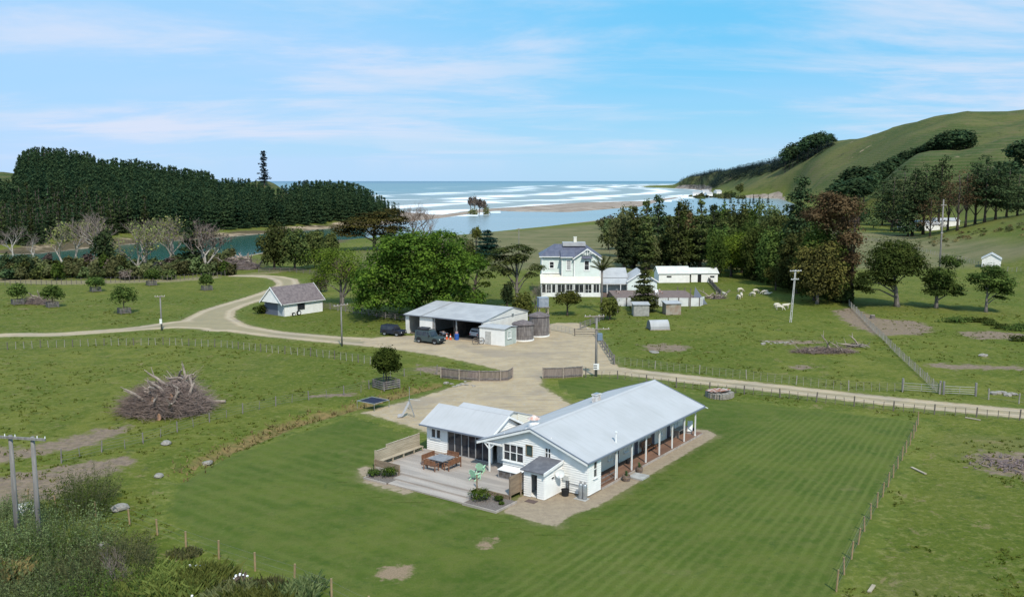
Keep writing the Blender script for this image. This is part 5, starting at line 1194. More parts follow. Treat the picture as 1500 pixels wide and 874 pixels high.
m_ = MB(); m_.box(15.5,15.53,.05,EB-.1,3.05,3.13); m_.build('wall_seam', M['gutter'], shed)
m_ = MB(); m_.box(15.51,15.56,8.3,8.9,2.95,3.45); m_.build('vent', M['metal'], shed)
m_ = MB(); m_.box(3.0,5.75,-.08,-.02,.05,3.1); d_ = m_.build('sliding_door', M['white'], shed)
m_ = MB(); m_.box(5.6,5.72,-.11,-.082,.1,3.05); m_.box(3.0,5.75,-.12,-.09,3.02,3.14); m_.build('door_rail', M['greymetal'], d_)
for x in (5.95, 10.3, 15.25): m_ = MB(); m_.box(x-.09,x+.09,.0,.18,0,3.1); m_.build('post', M['trim'] if x > 15 else M['metal'], shed)
m_ = MB(); m_.box(5.9,15.38,.0,.12,2.95,3.15); m_.build('lintel', M['gutter'], shed)
def slab(mb, x0, x1, ya, za, yb, zb, th=.07, m=0): return mb.add([(x0,ya,za),(x1,ya,za),(x1,yb,zb),(x0,yb,zb),(x0,ya,za-th),(x1,ya,za-th),(x1,yb,zb-th),(x0,yb,zb-th)],[(0,1,2,3),(7,6,5,4),(0,4,5,1),(3,2,6,7),(0,3,7,4),(1,5,6,2)], m)
m_ = MB(); slab(m_,-.15,15.65,-.35,E0-.02,EY,E1); slab(m_,-.15,15.65,EY,E1,EB+.2,3.28); m_.build('roof', M['shedroof'], shed)
m_ = MB(); slab(m_,3.35,3.75,-.3,E0+.02,EY-.1,E1+.015,.02); m_.build('roof_strip', M['greymetal'], shed)
m_ = MB(); m_.box(-.15,15.65,-.45,-.352,E0-.15,E0-.02); m_.build('gutter', M['gutter'], shed)
m_ = MB(); m_.box(9.6,9.7,.3,9,0,3); m_.box(6.3,9.4,6.8,8.2,0,1.9); m_.build('interior_stack', mk('dim_stores', (.12,.10,.09), (.05,.05,.055), 2, .9), shed)
m_ = MB(); m_.box(.0,15.5,.0,13.4,-.1,.035); m_.build('shed_floor', mk('earth_floor', (.16,.135,.11), (.11,.095,.08), 1, .95), shed)
# lean-to hut
hut2 = empty('lean_to_hut', SW(15.75,-1.4), SA, 'small white lean to hut with a door against the right end of the farm shed', 'shed')
m_ = MB(); m_.prism([(0,0),(4.6,0),(4.6,2.6),(0,2.55)],0,.1,0,'y'); m_.prism([(0,0),(4.6,0),(4.6,2.6),(0,2.55)],3.3,3.4,0,'y'); m_.box(0,.1,.1,3.3,0,2.6); m_.build('wall', M['white'], hut2)
m_ = MB(); m_.box(4.5,4.6,.1,3.3,0,2.6); m_.build('side_wall', mk('pale_green_wall', (.45,.50,.46), (.36,.40,.37), 1, .7), hut2)
m_ = MB(); slab(m_,-.1,4.75,-.15,2.66,1.7,2.9); slab(m_,-.1,4.75,1.7,2.9,3.55,2.66); m_.build('roof', M['shedroof'], hut2)
m_ = MB(); m_.box(1.1,2.15,-.06,-.003,.05,2.05); m_.build('door', mk('worn_white_door', (.52,.51,.48), (.40,.39,.37), 2, .8), hut2)
window(hut2, (4.6,0), (0,1), (1,0), .9, 1.8, 1.1, 2.1, 1, 2, .06)
# timber tanks
def tank(name, c, r, h, label, seed, cap=0):
    e = empty(name, (*c, 0), seed, label, 'water tank', 'weathered round water tanks beside the shed'); m_ = MB(); n = 36
    for k in range(n):
        a = k*2*math.pi/n; a2 = (k+.9)*2*math.pi/n; rr = r*(1+.008*((k*7) % 3)); zt = h-.35-.02*((k*5) % 4)
        q = [(math.cos(t)*R_, math.sin(t)*R_) for t, R_ in ((a,rr),(a2,rr),(a2,r-.06),(a,r-.06))]
        m_.prism(q, 0, zt)
    m_.build('staves', M['oldwood'], e)
    m_ = MB(); m_._lathe((0,0,0),[(r+.18,h-.55),(r*.5,h-.1),(.02,h+.1)],24,0); m_._lathe((0,0,0),[(r+.18,h-.62),(r+.18,h-.55)],24,0); m_.build('roof', mk('tank_roof', (.17,.14,.14), (.12,.10,.10), 2, .95), e)
    m_ = MB(); m_._lathe((0,0,0),[(r+.12,0),(r+.12,.22),(r-.1,.22)],28,0); m_.build('plinth', M['white'], e)
    for z in (.8, 1.8): m_ = MB(); m_._lathe((0,0,0),[(r+.03,z),(r+.03,z+.06)],28,0); m_.build('hoop', M['mpost'], e)
tank('water_tank', (1.75,142.1), 1.65, 3.15, 'weathered round timber water tank beside the white lean to hut', .2)
tank('water_tank', (4.4,145.9), 1.6, 3.9, 'taller weathered round water tank under the square tank on its stand', .9)
ts = empty('tank_stand', (5.1,149.0,0), .2, 'small square galvanised tank on a tall wooden stand behind the round tanks', 'tank stand')
for sx in (-1,1):
    for sy in (-1,1): m_ = MB(); m_.bar((sx*1.0,sy*1.0,0),(sx*.7,sy*.7,4.3),.14,.14); m_.build('leg', M['palewood'], ts)
m_ = MB(); m_.bar((-.95,-.95,.6),(.75,-.75,3.8),.05,.12); m_.bar((.95,-.95,.6),(-.75,-.75,3.8),.05,.12); m_.bar((.98,-.95,.6),(.78,.75,3.8),.05,.12); m_.build('brace', M['palewood'], ts)
m_ = MB(); m_.box(-.95,.95,-.95,.95,4.3,4.42); m_.build('platform', M['oldwood'], ts)
m_ = MB(); m_.box(-.82,.82,-.82,.82,4.421,5.85); m_.box(-.86,.86,-.86,.86,5.85,5.93); m_.build('tank', mk('tank_iron', (.30,.33,.37), (.22,.25,.29), 2, .5, .4, wave=('Z', .1)), ts)

# ---------------------------------------------------------------- vehicles
def wheel(e, x, y, r=.40, wd=.24, rim='metal'):
    n = 20; m_ = MB(); pr = [(r*.62,-wd/2),(r*.94,-wd/2),(r,-wd*.3),(r,wd*.3),(r*.94,wd/2),(r*.62,wd/2)]
    def cyl(mb, pr):
        q = []
        for rr, o in pr:
            for k in range(n): t = 2*math.pi*k/n; q.append((x+rr*math.cos(t), y+o, r+rr*math.sin(t)))
        mb.add(q, [(i*n+k, i*n+(k+1)%n, (i+1)*n+(k+1)%n, (i+1)*n+k) for i in range(len(pr)-1) for k in range(n)]); return mb
    w_ = cyl(m_, pr).build('wheel', M['black'], e)
    m2 = MB(); s = 1 if y > 0 else -1; cyl(m2, [(r*.61,-wd*.35*s*-1),(r*.60,wd*.42*s),(r*.2,wd*.36*s),(.01,wd*.5*s)]); m2.build('rim', M[rim], w_)
def car(name, loc, rz, paint, label, L_=4.6, W_=1.8, hb=1.05, ht=1.95, boxy=True, rack=False, cat='car', zb=.38):
    e = empty(name, loc, rz, label, cat); w2 = W_/2
    if boxy: side = [(-L_/2,zb),(-L_/2+.02,hb),(-L_/2+.05,hb+.02),(.62,hb+.02),(.70,hb),(L_/2-.08,hb-.10),(L_/2,hb-.18),(L_/2,zb)]; cab = [(-L_/2+.05,hb+.02),(.85,hb+.02),(.42,ht-.05),(.30,ht),(-L_/2+.16,ht),(-L_/2+.08,ht-.06)]
    else: side = [(-L_/2,zb),(-L_/2,hb-.05),(-L_/2+.1,hb),(1.0,hb),(L_/2-.25,hb-.2),(L_/2,hb-.38),(L_/2,zb)]; cab = [(-L_/2+.08,hb),(1.15,hb),(.45,ht-.05),(.25,ht),(-L_/2+.55,ht),(-L_/2+.35,ht-.1)]
    n = len(side); vs = []
    for s in (-1,1): vs += [(x, s*(w2 if zb < z else w2-.03), z) for x, z in side]
    m_ = MB(); m_.add(vs, [tuple(range(n))[::-1], tuple(range(n,2*n))]+[(i,(i+1)%n,n+(i+1)%n,n+i) for i in range(n)])
    n = len(cab); vs = []
    for s in (-1,1): vs += [(x, s*(w2-.02-(z-hb)*.16), z) for x, z in cab]
    m_.add(vs, [tuple(range(n))[::-1], tuple(range(n,2*n))]+[(i,(i+1)%n,n+(i+1)%n,n+i) for i in range(n)])
    m_.build('body', paint, e)
    def sidewin(x0, x1, x0t, x1t, s):
        z0, z1 = hb+.08, ht-.14; y0 = s*(w2-.012-(z0-hb)*.16); y1 = s*(w2-.012-(z1-hb)*.16); m_ = MB()
        m_.add([(x0,y0,z0),(x1,y0,z0),(x1t,y1,z1),(x0t,y1,z1),(x0,y0-s*.02,z0),(x1,y0-s*.02,z0),(x1t,y1-s*.02,z1),(x0t,y1-s*.02,z1)],[(0,1,2,3),(7,6,5,4),(0,4,5,1),(3,2,6,7),(0,3,7,4),(1,5,6,2)]); m_.build('side_window', M['glass'], e)
    for s in (-1,1):
        sidewin(-L_/2+.25,-.95,-L_/2+(.3 if boxy else .6),-.95,s); sidewin(-.85,-.1,-.85,-.1,s); sidewin(0.0,.62,0.0,.28,s)
    m_ = MB(); xa, za, xb, zb2 = cab[1][0]-.03, hb+.08, cab[2][0]+.03, ht-.12; yw = w2-.14
    m_.add([(xa,-yw,za),(xa,yw,za),(xb,yw-.08,zb2),(xb,-yw+.08,zb2),(xa-.06,-yw,za),(xa-.06,yw,za),(xb-.06,yw-.08,zb2),(xb-.06,-yw+.08,zb2)],[(0,1,2,3),(7,6,5,4),(0,4,5,1),(3,2,6,7),(0,3,7,4),(1,5,6,2)])
    for v_i in range(len(m_.v)): x, y_, z = m_.v[v_i]; m_.v[v_i] = (x+.05, y_, z)
    m_.build('windscreen', M['glass'], e)
    m_ = MB(); xr = -L_/2+(.06 if boxy else .2); m_.box(xr-.05, xr, -w2+.22, w2-.22, hb+.12, ht-.22); m_.build('rear_window', M['glass'], e)
    for s in (-1,1):
        m_ = MB(); m_.tube([(L_/2-.04,s*(w2-.24),hb-.34),(L_/2+.02,s*(w2-.24),hb-.34)],.10,12); m_.build('headlight', bpy.data.materials.get('lamp_lens') or mk('lamp_lens', (.7,.7,.7), None, rough=.1), e)
        m_ = MB(); m_.box(-L_/2-.02,-L_/2+.02,s*(w2-.14)-.08,s*(w2-.14)+.08,hb-.35,hb-.08); m_.build('tail_light', bpy.data.materials.get('red_lens') or mk('red_lens', (.45,.03,.02), None, rough=.2), e)
        m_ = MB(); m_.box(.5,.62,s*(w2+.02),s*(w2+.2),hb+.05,hb+.25); m_.build('mirror', M['black'], e)
        for x in (-L_/2+.85, L_/2-.80):
            m_ = MB(); q = [(x+.52*math.cos(t*math.pi/8), .42+.52*math.sin(t*math.pi/8)) for t in range(9)]; m_.prism(q, s*(w2-.02), s*(w2+.035), 0, 'y'); m_.build('wheel_arch', M['black'], e)
            wheel(e, x, s*(w2-.08))
    m_ = MB(); m_.box(L_/2-.02,L_/2+.1,-w2+.05,w2-.05,zb+.02,zb+.22); m_.build('bumper', M['black'], e); m_ = MB(); m_.box(-L_/2-.1,-L_/2+.02,-w2+.05,w2-.05,zb+.02,zb+.2); m_.build('bumper', M['black'], e)
    m_ = MB(); m_.box(L_/2-.02,L_/2+.015,-w2+.38,w2-.38,hb-.42,hb-.2); m_.build('grille', M['black'], e)
    if rack:
        m_ = MB()
        for y in (-w2+.12, w2-.12): m_.bar((-L_/2+.2,y,ht+.12),(.35,y,ht+.12),.05,.05)
        for k in range(8): x = -L_/2+.25+k*.34; m_.bar((x,-w2+.12,ht+.13),(x,w2-.12,ht+.13),.05,.03)
        for x in (-L_/2+.3,-.9,.25):
            for y in (-w2+.12,w2-.12): m_.bar((x,y,ht),(x,y,ht+.12),.04,.04)
        m_.build('roof_rack', M['black'], e)
        m_ = MB(); m_.box(-L_/2+.35,-.3,-.62,.62,ht+.16,ht+.36); m_.build('roof_load', mk('dark_canvas', (.06,.06,.065), (.035,.035,.04), 3, .9), e)
        m_ = MB(); m_.tube([(-L_/2-.2,.1,hb-.05),(-L_/2-.02,.1,hb-.05)],.36,18); m_.build('spare_wheel', M['black'], e)
    return e
def paint(name, c): return mk(name, c, None, rough=.3, spec=.5)
car('parked_four_wheel_drive', (-12.75,139.3,.03), SA, paint('teal_paint', (.050,.075,.082)), 'dark teal boxy four wheel drive with roof rack before the shed', 4.7, 1.85, 1.12, 1.98, True, True)
c3 = SW(13.2, 3.3, .04); car('parked_wagon', c3, SA+R(84), paint('silver_paint', (.50,.52,.55)), 'silver station wagon parked nose in inside the right bay of the farm shed', 4.6, 1.82, 1.0, 1.65, False)
c3 = G(578, 492); car('parked_ute', (c3[0]-.3,c3[1]+.8,0), SA+.1, paint('navy_paint', (.02,.025,.045)), 'dark navy off road vehicle on the grass just left of the farm shed', 4.0, 1.75, 1.0, 1.7, True)
# drums, cones, quad bike, wheels
c_ = SW(10.9,-.7); e = empty('plastic_drum', c_, 0, 'bright blue plastic drum standing beside the middle post of the farm shed', 'drum')
m_ = MB(); m_._lathe((0,0,0),[(.01,0),(.34,.01),(.36,.3),(.34,.34),(.36,.38),(.36,.6),(.34,.64),(.36,.68),(.34,1.0),(.01,1.0)],18,0); m_.build('barrel', mk('blue_plastic', (.02,.09,.36), None, rough=.4), e)
m_ = MB(); m_.box(-.2,.2,-.15,.15,1.0,1.32); m_.build('bucket', mk('pinkish_bucket', (.42,.25,.25), None, rough=.6), e)
for k, (x, y) in enumerate(((9.15,-1.0),(9.95,-1.1))):
    e = empty('traffic_cone', SW(x, y), 0, ('left','right')[k]+' one of two orange and white traffic cones in front of the farm shed', 'traffic cone', 'orange traffic cones in front of the shed')
    m_ = MB(); m_.box(-.22,.22,-.22,.22,0,.05); m_.build('base', mk('cone_orange', (.62,.10,.035), None, rough=.5) if k == 0 else bpy.data.materials['cone_orange'], e)
    for z0, z1, nm, mt in ((.05,.45,'cone','cone_orange'),(.451,.68,'reflective_band',None),(.681,.95,'cone_tip','cone_orange')):
        m_ = MB(); m_.tube([(0,0,z0),(0,0,z1)],[.19*(1-z0/1.1),.19*(1-z1/1.1)],14); m_.build(nm, bpy.data.materials[mt] if mt else M['trim'], e)
e = empty('quad_bike', SW(7.6,.3), SA-.6, 'small dark quad bike with a pale seat at the mouth of the middle shed bay', 'quad bike')
m_ = MB(); m_.box(-.7,.6,-.2,.2,.45,.75); m_.box(-.95,-.35,-.45,.45,.72,.78); m_.box(.35,.95,-.45,.45,.7,.76); m_.build('body', M['gutter'], e)
m_ = MB(); m_.box(-.45,.15,-.16,.16,.76,.9); m_.build('seat', M['palered'], e); m_ = MB(); m_.tube([(.3,0,.75),(.2,0,1.05)],.03,6); m_.tube([(.2,-.35,1.08),(.2,.35,1.08)],.02,6); m_.build('handlebar', M['black'], e)
for x in (-.62,.62):
    for y in (-.45,.45): wheel(e, x, y, .28, .22, 'gutter')
e = empty('rusty_implement', SW(16.1,-2.3), .3, 'pair of rusty old spoked implement wheels leaning by the lean to hut', 'wheels')
for k in range(2):
    m_ = MB(); cx = k*.9-.4; q = [(cx+.52*math.cos(t*6.283/20), .08*k, .52+.52*math.sin(t*6.283/20)) for t in range(21)]; m_.tube(q,.05,6,cap=False)
    for t in range(8): m_.tube([(cx,.08*k,.52),(cx+.5*math.cos(t*.785),.08*k,.52+.5*math.sin(t*.785))],.02,4)
    m_.build('wheel', M['mpost'], e)
m_ = MB(); m_.tube([(-.4,0,.52),(.5,.08,.52)],.05,6); m_.build('axle', M['mpost'], e)

# ---------------------------------------------------------------- garage
gd = math.atan(1061/(F/CP)); GAz = math.pi/2-gd
gar = empty('garage', G(417, 463.6), GAz, 'small white garage with a steep brown shingle roof by the curve of the track', 'garage')
GE, GRd = 2.65, 5.35
gt = lambda s: min(GE+s*(GRd-GE)/3-.1, GE+(6-s)*(GRd-GE)/3-.1)
m_ = MB(); lapwall(m_, (0,0), (0,1), (-1,0), 0, 6, 2.45, gt, breaks=(3,)); m_.box(-.0,.12,0,.25,0,2.45); m_.box(0,.12,5.75,6,0,2.45)
lapwall(m_, (0,0), (1,0), (0,-1), 0, 9, 0, 2.62, [(3.0,4.7,.9,2.1)]); lapwall(m_, (9,6), (-1,0), (0,1), 0, 9, 0, 2.62); lapwall(m_, (9,0), (0,1), (1,0), 0, 6, 0, gt, breaks=(3,))
m_.build('wall', M['white'], gar)
m_ = MB(); lapwall(m_, (-.7,0), (0,1), (-1,0), .05, 5.95, 2.5, gt, breaks=(3,)); m_.box(-.68,-.1,.1,5.9,2.42,2.52); m_.build('gable_board', M['white'], gar)
m_ = MB(); m_.box(-.02,.03,2.0,5.75,0,2.4); m_.build('door', mk('dark_slate_door', (.11,.125,.17), None, rough=.6), gar); m_ = MB(); m_.box(-.02,.03,.25,1.96,0,2.4); m_.build('door', mk('pale_grey_door', (.38,.41,.45), None, rough=.6), gar)
m_ = MB(); gable_roof(m_, -.85, 9.35, -.35, 6.35, GE-.3, GRd, .1); m_.build('roof', M['shingle'], gar)
m_ = MB()
for x in (-.92, 9.355):
    for y0, y1, z0, z1 in ((-.4,3,GE-.34,GRd),(3,6.4,GRd,GE-.34)):
        m_.add([(x,y0,z0-.22),(x+.06,y0,z0-.22),(x+.06,y1,z1-.22),(x,y1,z1-.22),(x,y0,z0+.05),(x+.06,y0,z0+.05),(x+.06,y1,z1+.05),(x,y1,z1+.05)],[(0,3,2,1),(4,5,6,7),(0,1,5,4),(1,2,6,5),(2,3,7,6),(3,0,4,7)])
m_.build('barge_board', M['trim'], gar)
m_ = MB(); m_.box(-.5,9.2,-.42,-.352,GE-.42,GE-.32); m_.build('gutter', M['trim'], gar)
m_ = MB(); m_.box(3.0,4.7,-.08,-.04,.9,2.1); m_.build('window', M['glass'], gar)
for i, (x, r_) in enumerate(((1.5,.34),(2.7,.48))):
    p = gar.matrix_basis @ Vector((x, -.6, 0)); e = empty('leaning_tyre', (p.x+0, p.y, 0), GAz, ('smaller left','larger right')[i]+' black tyre with a white filled centre leaning on the garage side wall', 'tyre', 'tyres leaning on the garage wall'); wheel(e, 0, -.15, r_, .3, 'trim')

# ---------------------------------------------------------------- two storey house
MX0 = 6.6; MY = 198.6; BZ = .75
man = empty('two_storey_house', (MX0, MY, BZ), 0, 'pale green two storey villa with a dark slate roof and glazed ground floor verandah', 'house')
M['mint_wall'] = mk('pale_green_weatherboard', (.66,.725,.69), (.60,.665,.63), .8, .7)
s_ = .0186
def mx(zx): return (zx-110)*s_
def mz(zy): return (735-zy)*s_-BZ
m_ = MB()
def lw(x0, x1, y, z0, z1, ops=(), top=None, brk=()): lapwall(m_, (x0,y), (1,0), (0,-1), 0, x1-x0, z0, (top or z1), [(a-x0,b-x0,c,d) for a,b,c,d in ops], pitch=.2, breaks=brk)
lw(mx(110), mx(345), 1.5, 0, mz(278), [(mx(205),mx(250),mz(415),mz(345))])
lw(mx(345), mx(490), .0, 0, mz(285), [(mx(403),mx(445),mz(430),mz(320))])
gx0, gx1, gp = mx(490), mx(795), mx(640)
zg = mz(288); zp = mz(188)
lw(gx0, gx1, -.25, 0, zp, [(mx(612),mx(660),mz(430),mz(325))], top=lambda s: zg+(min(s, gx1-gx0-s))*(zp-zg)/((gx1-gx0)/2), brk=((gx1-gx0)/2,))
for x0, d0, l0 in ((mx(345),0,1.5),): lapwall(m_, (x0,1.5), (0,-1), (-1,0), 0, 1.5, 0, mz(285), pitch=.2)
lapwall(m_, (mx(110),10), (0,-1), (-1,0), 0, 8.5, 0, mz(278), pitch=.2); lapwall(m_, (gx1,-.25), (0,1), (1,0), 0, 10.2, 0, mz(285), pitch=.2); lapwall(m_, (gx1,10), (-1,0), (0,1), 0, gx1-mx(110), 0, mz(280), pitch=.2)
m_.build('wall', M['mint_wall'], man)
window(man, (0,1.5), (1,0), (0,-1), mx(205), mx(250), mz(415), mz(345), 1, 2, .16)
window(man, (0,0), (1,0), (0,-1), mx(403), mx(445), mz(430), mz(320), 1, 2, .16, glass=M['curtain'])
window(man, (0,-.25), (1,0), (0,-1), mx(612), mx(660), mz(430), mz(325), 1, 2, .18)
m_ = MB(); m_.add([(mx(580),-.3,mz(262)),(mx(690),-.3,mz(262)),(mx(700),-.95,mz(292)),(mx(572),-.95,mz(292)),(mx(580),-.3,mz(268)),(mx(690),-.3,mz(268)),(mx(700),-.95,mz(297)),(mx(572),-.95,mz(297))],[(0,1,2,3),(7,6,5,4),(0,4,5,1),(3,2,6,7),(0,3,7,4),(1,5,6,2)]); m_.build('window_hood', M['slate'], man)
m_ = MB(); ze = mz(276); zr = 10.2-.0; x0, x1, y0, y1 = mx(110)-.5, gx1+.5, 1.0, 10.5; a_r, b_r, yr = x0+3.4, x1-3.4, 5.7
m_.add([(x0,y0,ze),(x1,y0,ze),(x1,y1,ze),(x0,y1,ze),(a_r,yr,zr),(b_r,yr,zr)],[(0,1,5,4),(1,2,5),(2,3,4,5),(3,0,4)]); m_.add([(x0,y0,ze-.15),(x1,y0,ze-.15),(x1,y1,ze-.15),(x0,y1,ze-.15),(x0,y0,ze-.004),(x1,y0,ze-.004),(x1,y1,ze-.004),(x0,y1,ze-.004)],[(0,3,2,1),(4,5,6,7),(0,1,5,4),(1,2,6,5),(2,3,7,6),(3,0,4,7)])
slab(m_, mx(345)-.3, gx0+.2, -.45, mz(280), 3.0, ze+1.35, .1)
for xa, za, xb, zb in ((gx0-.35, zg-.22, gp, zp+.12),(gp, zp+.12, gx1+.35, zg-.22)):
    m_.add([(xa,-.75,za),(xa,6,za),(xb,6,zb),(xb,-.75,zb),(xa,-.75,za-.1),(xa,6,za-.1),(xb,6,zb-.1),(xb,-.75,zb-.1)],[(0,1,2,3),(7,6,5,4),(0,4,5,1),(3,2,6,7),(0,3,7,4),(1,5,6,2)])
m_.build('roof', M['slate'], man)
m_ = MB(); m_.box(mx(365),mx(640),4.2,7.0,zr-.4,zr+.42); m_.build('roof_top', M['shedroof'], man)
m_ = MB()
for xa, za, xb, zb in ((gx0-.4, zg-.2, gp, zp+.16),(gp, zp+.16, gx1+.4, zg-.2)):
    m_.add([(xa,-.82,za-.22),(xb,-.82,zb-.22),(xb,-.76,zb-.22),(xa,-.76,za-.22),(xa,-.82,za+.05),(xb,-.82,zb+.05),(xb,-.76,zb+.05),(xa,-.76,za+.05)],[(0,3,2,1),(4,5,6,7),(0,1,5,4),(1,2,6,5),(2,3,7,6),(3,0,4,7)])
m_.bar((gp,-.8,zp-.1),(gp,-.8,zp-1.25),.12,.1); m_.bar((gp-1.4,-.8,zp-.85),(gp+1.4,-.8,zp-.85),.06,.14); m_.bar((gp-.7,-.8,zp-.45),(gp,-.8,zp-1.0),.06,.1); m_.bar((gp+.7,-.8,zp-.45),(gp,-.8,zp-1.0),.06,.1)
m_.build('gable_fretwork', M['trim'], man)
m_ = MB(); m_.box(x0-.1,mx(345)-.3,y0-.1,y0-.003,ze-.2,ze-.02); m_.box(mx(345)-.35,gx0-.3,-.6,-.47,mz(287),mz(278)); m_.box(mx(345)-.1,mx(345)+.08,-.12,-.03,0,mz(287)); m_.box(gx0-.12,gx0+.12,-.36,-.27,2.8,zg); m_.box(gx1-.1,gx1+.06,-.36,-.27,2.8,zg); m_.box(mx(110)-.06,mx(110)+.1,1.36,1.46,2.8,mz(280)); m_.box(mx(115),mx(340),1.3,1.47,mz(480),mz(470)); m_.build('trim', M['trim'], man)
m_ = MB(); m_.box(mx(500),mx(535),5.0,5.8,zr,zr+1.5); m_.box(mx(497),mx(538),4.95,5.85,zr+1.5,zr+1.62); m_.build('chimney', M['cream'], man)
m_ = MB(); m_.tube([(mx(375),3.2,ze+.6),(mx(375),3.2,ze+1.4)],.12,8); m_.build('flue', M['dark'], man)
# verandah
m_ = MB(); vx0, vx1 = mx(98), mx(800); zt_, zb_ = 3.45, 2.25
pr = [(0.0,zt_),(-.5,zt_-.12),(-1.2,zt_-.45),(-1.9,zt_-.85),(-2.6,zb_)]
for i in range(4): slab(m_, vx0-.2, vx1, pr[i+1][0]-.25, pr[i+1][1], pr[i][0]-.25, pr[i][1], .08)
slab(m_, vx0-.2, mx(345), -.25, zt_, 1.4, zt_+.35, .08)
m_.build('verandah_roof', mk('cream_iron_roof', (.74,.70,.60), (.66,.62,.52), .8, .5, .35, wave=('X', .12)), man)
m_ = MB(); m_.box(vx0,vx1,-2.7,-2.6,-.75,.15); m_.box(vx0,vx1,-2.7,-2.6,2.0,2.2); m_.box(vx0,vx0+.1,-2.6,1.4,-.75,.15)
for zx in (98,155,217,268,280,380,470,484,597,690,700,780,795): m_.box(mx(zx)-.07,mx(zx)+.07,-2.72,-2.6,.15,2.0)
m_.build('verandah_wall', M['trim'], man)
for a, b, z0, nx in ((105,150,.15,1),(160,212,-.6,2),(222,264,.15,1),(286,376,.15,2),(392,466,-.6,2),(488,592,.15,2),(610,686,-.6,2),(704,776,.15,2)):
    window(man, (0,-2.62), (1,0), (0,-1), mx(a)+.06, mx(b)-.06, z0+.06, 1.95, nx, 1 if z0 > 0 else 2, .05, sill=False, name='verandah_window' if z0 > 0 else 'french_door')
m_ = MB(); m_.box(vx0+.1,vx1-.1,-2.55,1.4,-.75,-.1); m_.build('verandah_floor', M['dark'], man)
# side wing
wing = empty('house_wing', (mx(800)+MX0+.05, MY, BZ), 0, 'single storey pale wing with posted verandah and grey roof right of the two storey villa', 'house')
ww = mx(1105)-mx(800); gw = 6.3
m_ = MB(); m_.box(0,ww,.0,.12,-.7,3.2); m_.box(.0,ww,.12,5.0,-.7,.0); m_.build('wall', M['mint_wall'], wing)
m_ = MB(); slab(m_,0,ww+.3,-.2,3.25,4.2,5.0); slab(m_,0,ww+.3,4.2,5.0,8.5,3.25); m_.build('roof', M['shedroof'], wing)
m_ = MB(); slab(m_,0,ww,-2.7,2.2,-.25,3.1); m_.build('verandah_roof', M['shedroof'], wing)
for x in (mx(865)-mx(800), mx(1022)-mx(800), ww-.1): m_ = MB(); m_.box(x-.07,x+.07,-2.6,-2.46,-.7,2.15); m_.build('post', M['trim'], wing)
m_ = MB(); m_.box(0,ww,-2.66,-2.58,1.98,2.16); m_.build('fascia', M['trim'], wing)
for a, b, z0 in ((830,860,.3),(885,950,-.5),(975,1010,.3),(1035,1095,.3)): window(wing, (0,0), (1,0), (0,-1), mx(a)-mx(800), mx(b)-mx(800), z0, 1.8, 2, 1, .07, sill=False)
tg_ = lambda s: 2.75+min(s, gw-s)*.62
m_ = MB(); lapwall(m_, (ww,-2.7), (1,0), (0,-1), 0, gw, -.7, tg_, [(3.4,4.6,.2,1.6)], breaks=(gw/2,)); lapwall(m_, (ww,6), (0,-1), (-1,0), 0, 8.7, -.7, 2.75); lapwall(m_, (ww+gw,-2.7), (0,1), (1,0), 0, 8.7, -.7, 2.75); m_.build('end_wall', M['mint_wall'], wing)
m_ = MB()
for xa, za, xb, zb in ((ww-.3,2.6,ww+gw/2,4.75),(ww+gw/2,4.75,ww+gw+.3,2.6)): m_.add([(xa,-3,za),(xa,7,za),(xb,7,zb),(xb,-3,zb),(xa,-3,za-.08),(xa,7,za-.08),(xb,7,zb-.08),(xb,-3,zb-.08)],[(0,1,2,3),(7,6,5,4),(0,4,5,1),(3,2,6,7),(0,3,7,4),(1,5,6,2)])
m_.build('end_roof', M['roof_y'], wing)
m_ = MB()
for xa, za, xb, zb in ((ww-.34,2.6,ww+gw/2,4.8),(ww+gw/2,4.8,ww+gw+.34,2.6)): m_.add([(xa,-3.06,za-.2),(xb,-3.06,zb-.2),(xb,-3.003,zb-.2),(xa,-3.003,za-.2),(xa,-3.06,za+.04),(xb,-3.06,zb+.04),(xb,-3.003,zb+.04),(xa,-3.003,za+.04)],[(0,3,2,1),(4,5,6,7),(0,1,5,4),(1,2,6,5),(2,3,7,6),(3,0,4,7)])
m_.build('barge_board', M['trim'], wing); window(wing, (ww,-2.7), (1,0), (0,-1), 3.4, 4.6, .2, 1.6, 2, 1, .1)
# terrace
ter = empty('terrace', (20.9,181.5,0), 0, 'red brick terrace behind a low white retaining wall with dark posts', 'terrace')
m_ = MB(); m_.box(0,16.6,.1,14.0,-.3,1.5); m_.box(-1.2,16.4,14,17.4,-.3,.72); m_.build('paving', mk('red_brick_paving', (.20,.145,.125), (.15,.11,.10), 1.5, .9), ter)
m_ = MB(); m_.box(0,17.0,-.02,.095,-.2,1.62); m_.prism([(17.0,-.02),(18.4,2.4),(18.3,2.5),(16.9,.095)],-.2,1.62); m_.build('retaining_wall', mk('terrace_wall', (.66,.665,.66), (.45,.46,.47), .45, .8), ter)
for k in range(9): m_ = MB(); x = k*2.1+.1; m_.box(x-.08,x+.08,-.16,-.025,0,1.75 if k != 6 else 1.75); m_.build('post', M['mpost'], ter)
for i, (px, pyb, pyt) in enumerate([(1011,452,422),(1000.5,434,421),(990,433,420)]):
    b, h = stand(px, pyb, pyt); m_ = MB(); m_.box(-.09,.09,-.09,.09,0,h if i == 0 else 2.2+.0); o = m_.build('fence_post', M['mpost'], None, loc=(b[0], min(b[1], 181.2) if i == 0 else b[1]-2, 0)); tag(o, ('tallest dark post standing against the white terrace wall','middle one of the thin dark posts beyond the terrace','left one of the thin dark posts beyond the terrace')[i], 'post')
